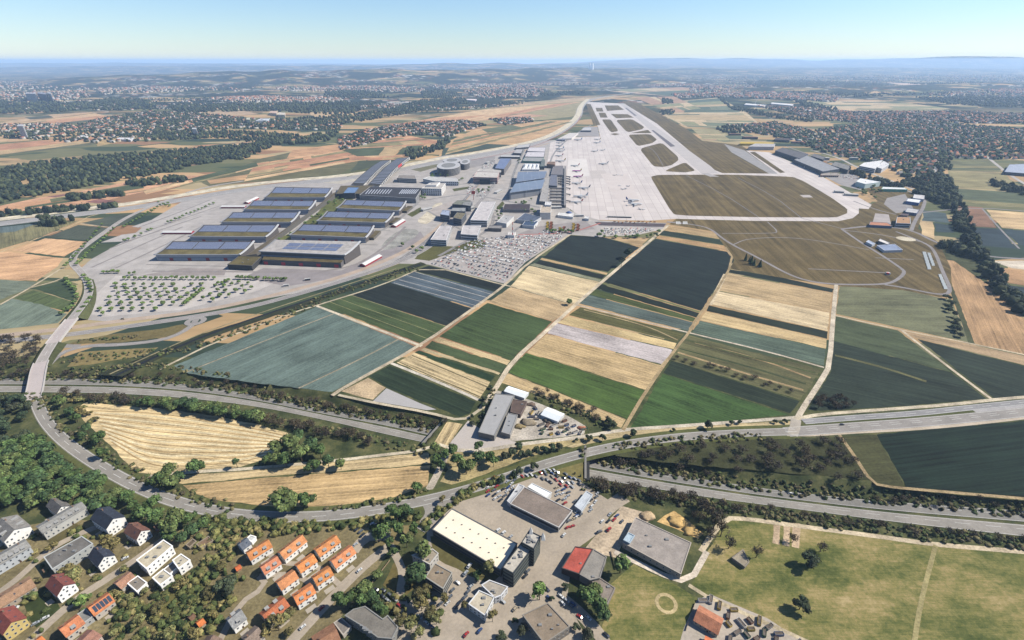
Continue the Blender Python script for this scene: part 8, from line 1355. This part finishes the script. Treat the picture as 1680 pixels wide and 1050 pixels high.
# small service buildings, trees and lots between the terminal, the hotels and the hangars
for k, (x, y, L, w, h, ang, lb) in enumerate([(700, 345, 30, 12, 5, .8, 'small service hall beside the cream gravel strip'), (812, 300, 40, 14, 5, 1.2, 'low bus station roof before the terminal'), (818, 315, 46, 10, 4, 1.2, 'long low canopy along the terminal road'), (772, 345, 22, 12, 9, .9, 'small office between the cube group and the long white car park'), (800, 268, 26, 10, 5, 1.2, 'low white shed on the lot beside the slanted solar roof'),
    (895, 322, 24, 12, 6, 1.3, 'service building at the foot of the connecting wing'), (912, 342, 30, 10, 5, .1, 'low service building at the lower end of the gate pier'), (950, 355, 22, 9, 4, .1, 'long low shed on the near edge of the apron'), (1016, 357, 60, 4, 3, -.1, 'thin dark blast fence at the near edge of the apron'), (1327, 276, 30, 14, 6, -.8, 'white service hall below the sawtooth-roofed hangar'), (1311, 268, 26, 12, 5, -.8, 'pale service hall below the dark-roofed hangar'), (1376, 316, 24, 14, 5, -.3, 'grey garage at the tip of the right apron'),
    (1396, 321, 34, 14, 5, -.3, 'cream garage at the tip of the right apron'), (1352, 262, 34, 16, 8, -.3, 'grey hall behind the sawtooth-roofed hangar'), (1400, 262, 30, 14, 8, -.2, 'white hall between sawtooth-roofed hangar and white office complex'), (1230, 228, 70, 24, 10, 0, 'wide low hall with brown roof left of the dark brown block'), (1205, 222, 60, 20, 8, 0, 'dark red brown hall with trees behind, beyond the yellow-edged roof'), (1310, 235, 60, 22, 7, -.1, 'pale hall at the edge of the town below the dark brown block'), (470, 470, 9, 3.2, 3.2, .3, 'white bus on the road below the exhibition halls'), (505, 460, 9, 3.2, 3.2, .3, 'dark bus on the road below the exhibition halls')]):
    q = P2(x, y); t = empty('bus' if 'bus on' in lb else 'service_hall', (q[0], q[1], .3 if 'bus on' in lb else 0), ang); tag(t, lb, 'bus' if 'bus on' in lb else 'service hall'); wc = C(*((70, 72, 78) if 'dark' in lb else (222, 220, 214)))
    MB().box(-L / 2, L / 2, -w / 2, w / 2, 0, h).build('wall' if h > 3.3 or L > 12 else 'body', WALL, t, wc); MB().box(-L / 2 - .4, L / 2 + .4, -w / 2 - .4, w / 2 + .4, h + .01, h + .5).build('roof', FLAT, t, C(*((150, 112, 100) if 'brown' in lb else (206, 204, 200)))); MB().box(-L / 2 + 1, L / 2 - 1, -w / 2 - .06, w / 2 + .06, h * .45, h * .75).build('window_band', PAINT, t, C(80, 86, 96))
for k, (p, n) in enumerate([([(855, 345), (880, 345), (878, 352), (858, 350)], 6), ([(812, 345), (822, 340), (826, 350), (818, 362)], 6), ([(760, 345), (770, 335), (774, 338), (764, 350)], 4), ([(686, 326), (697, 322), (698, 330), (690, 334)], 4), ([(870, 365), (884, 368), (880, 374), (868, 372)], 5), ([(890, 378), (960, 382), (955, 384), (890, 381)], 10), ([(640, 400), (650, 396), (700, 412), (690, 420)], 4), ([(846, 268), (850, 262), (854, 262), (852, 270)], 4), ([(1345, 286), (1395, 284), (1395, 288), (1345, 289)], 7)]):
    r = random.Random(k + 190)
    for x, y in scatter(p, n, 140 + k, 3): tree(x, y, 9 * r.uniform(.8, 1.3), 8 * r.uniform(.8, 1.3), 'bright', 'young tree among the streets and buildings of the airport town', 'street trees of the airport town', rnd=r)
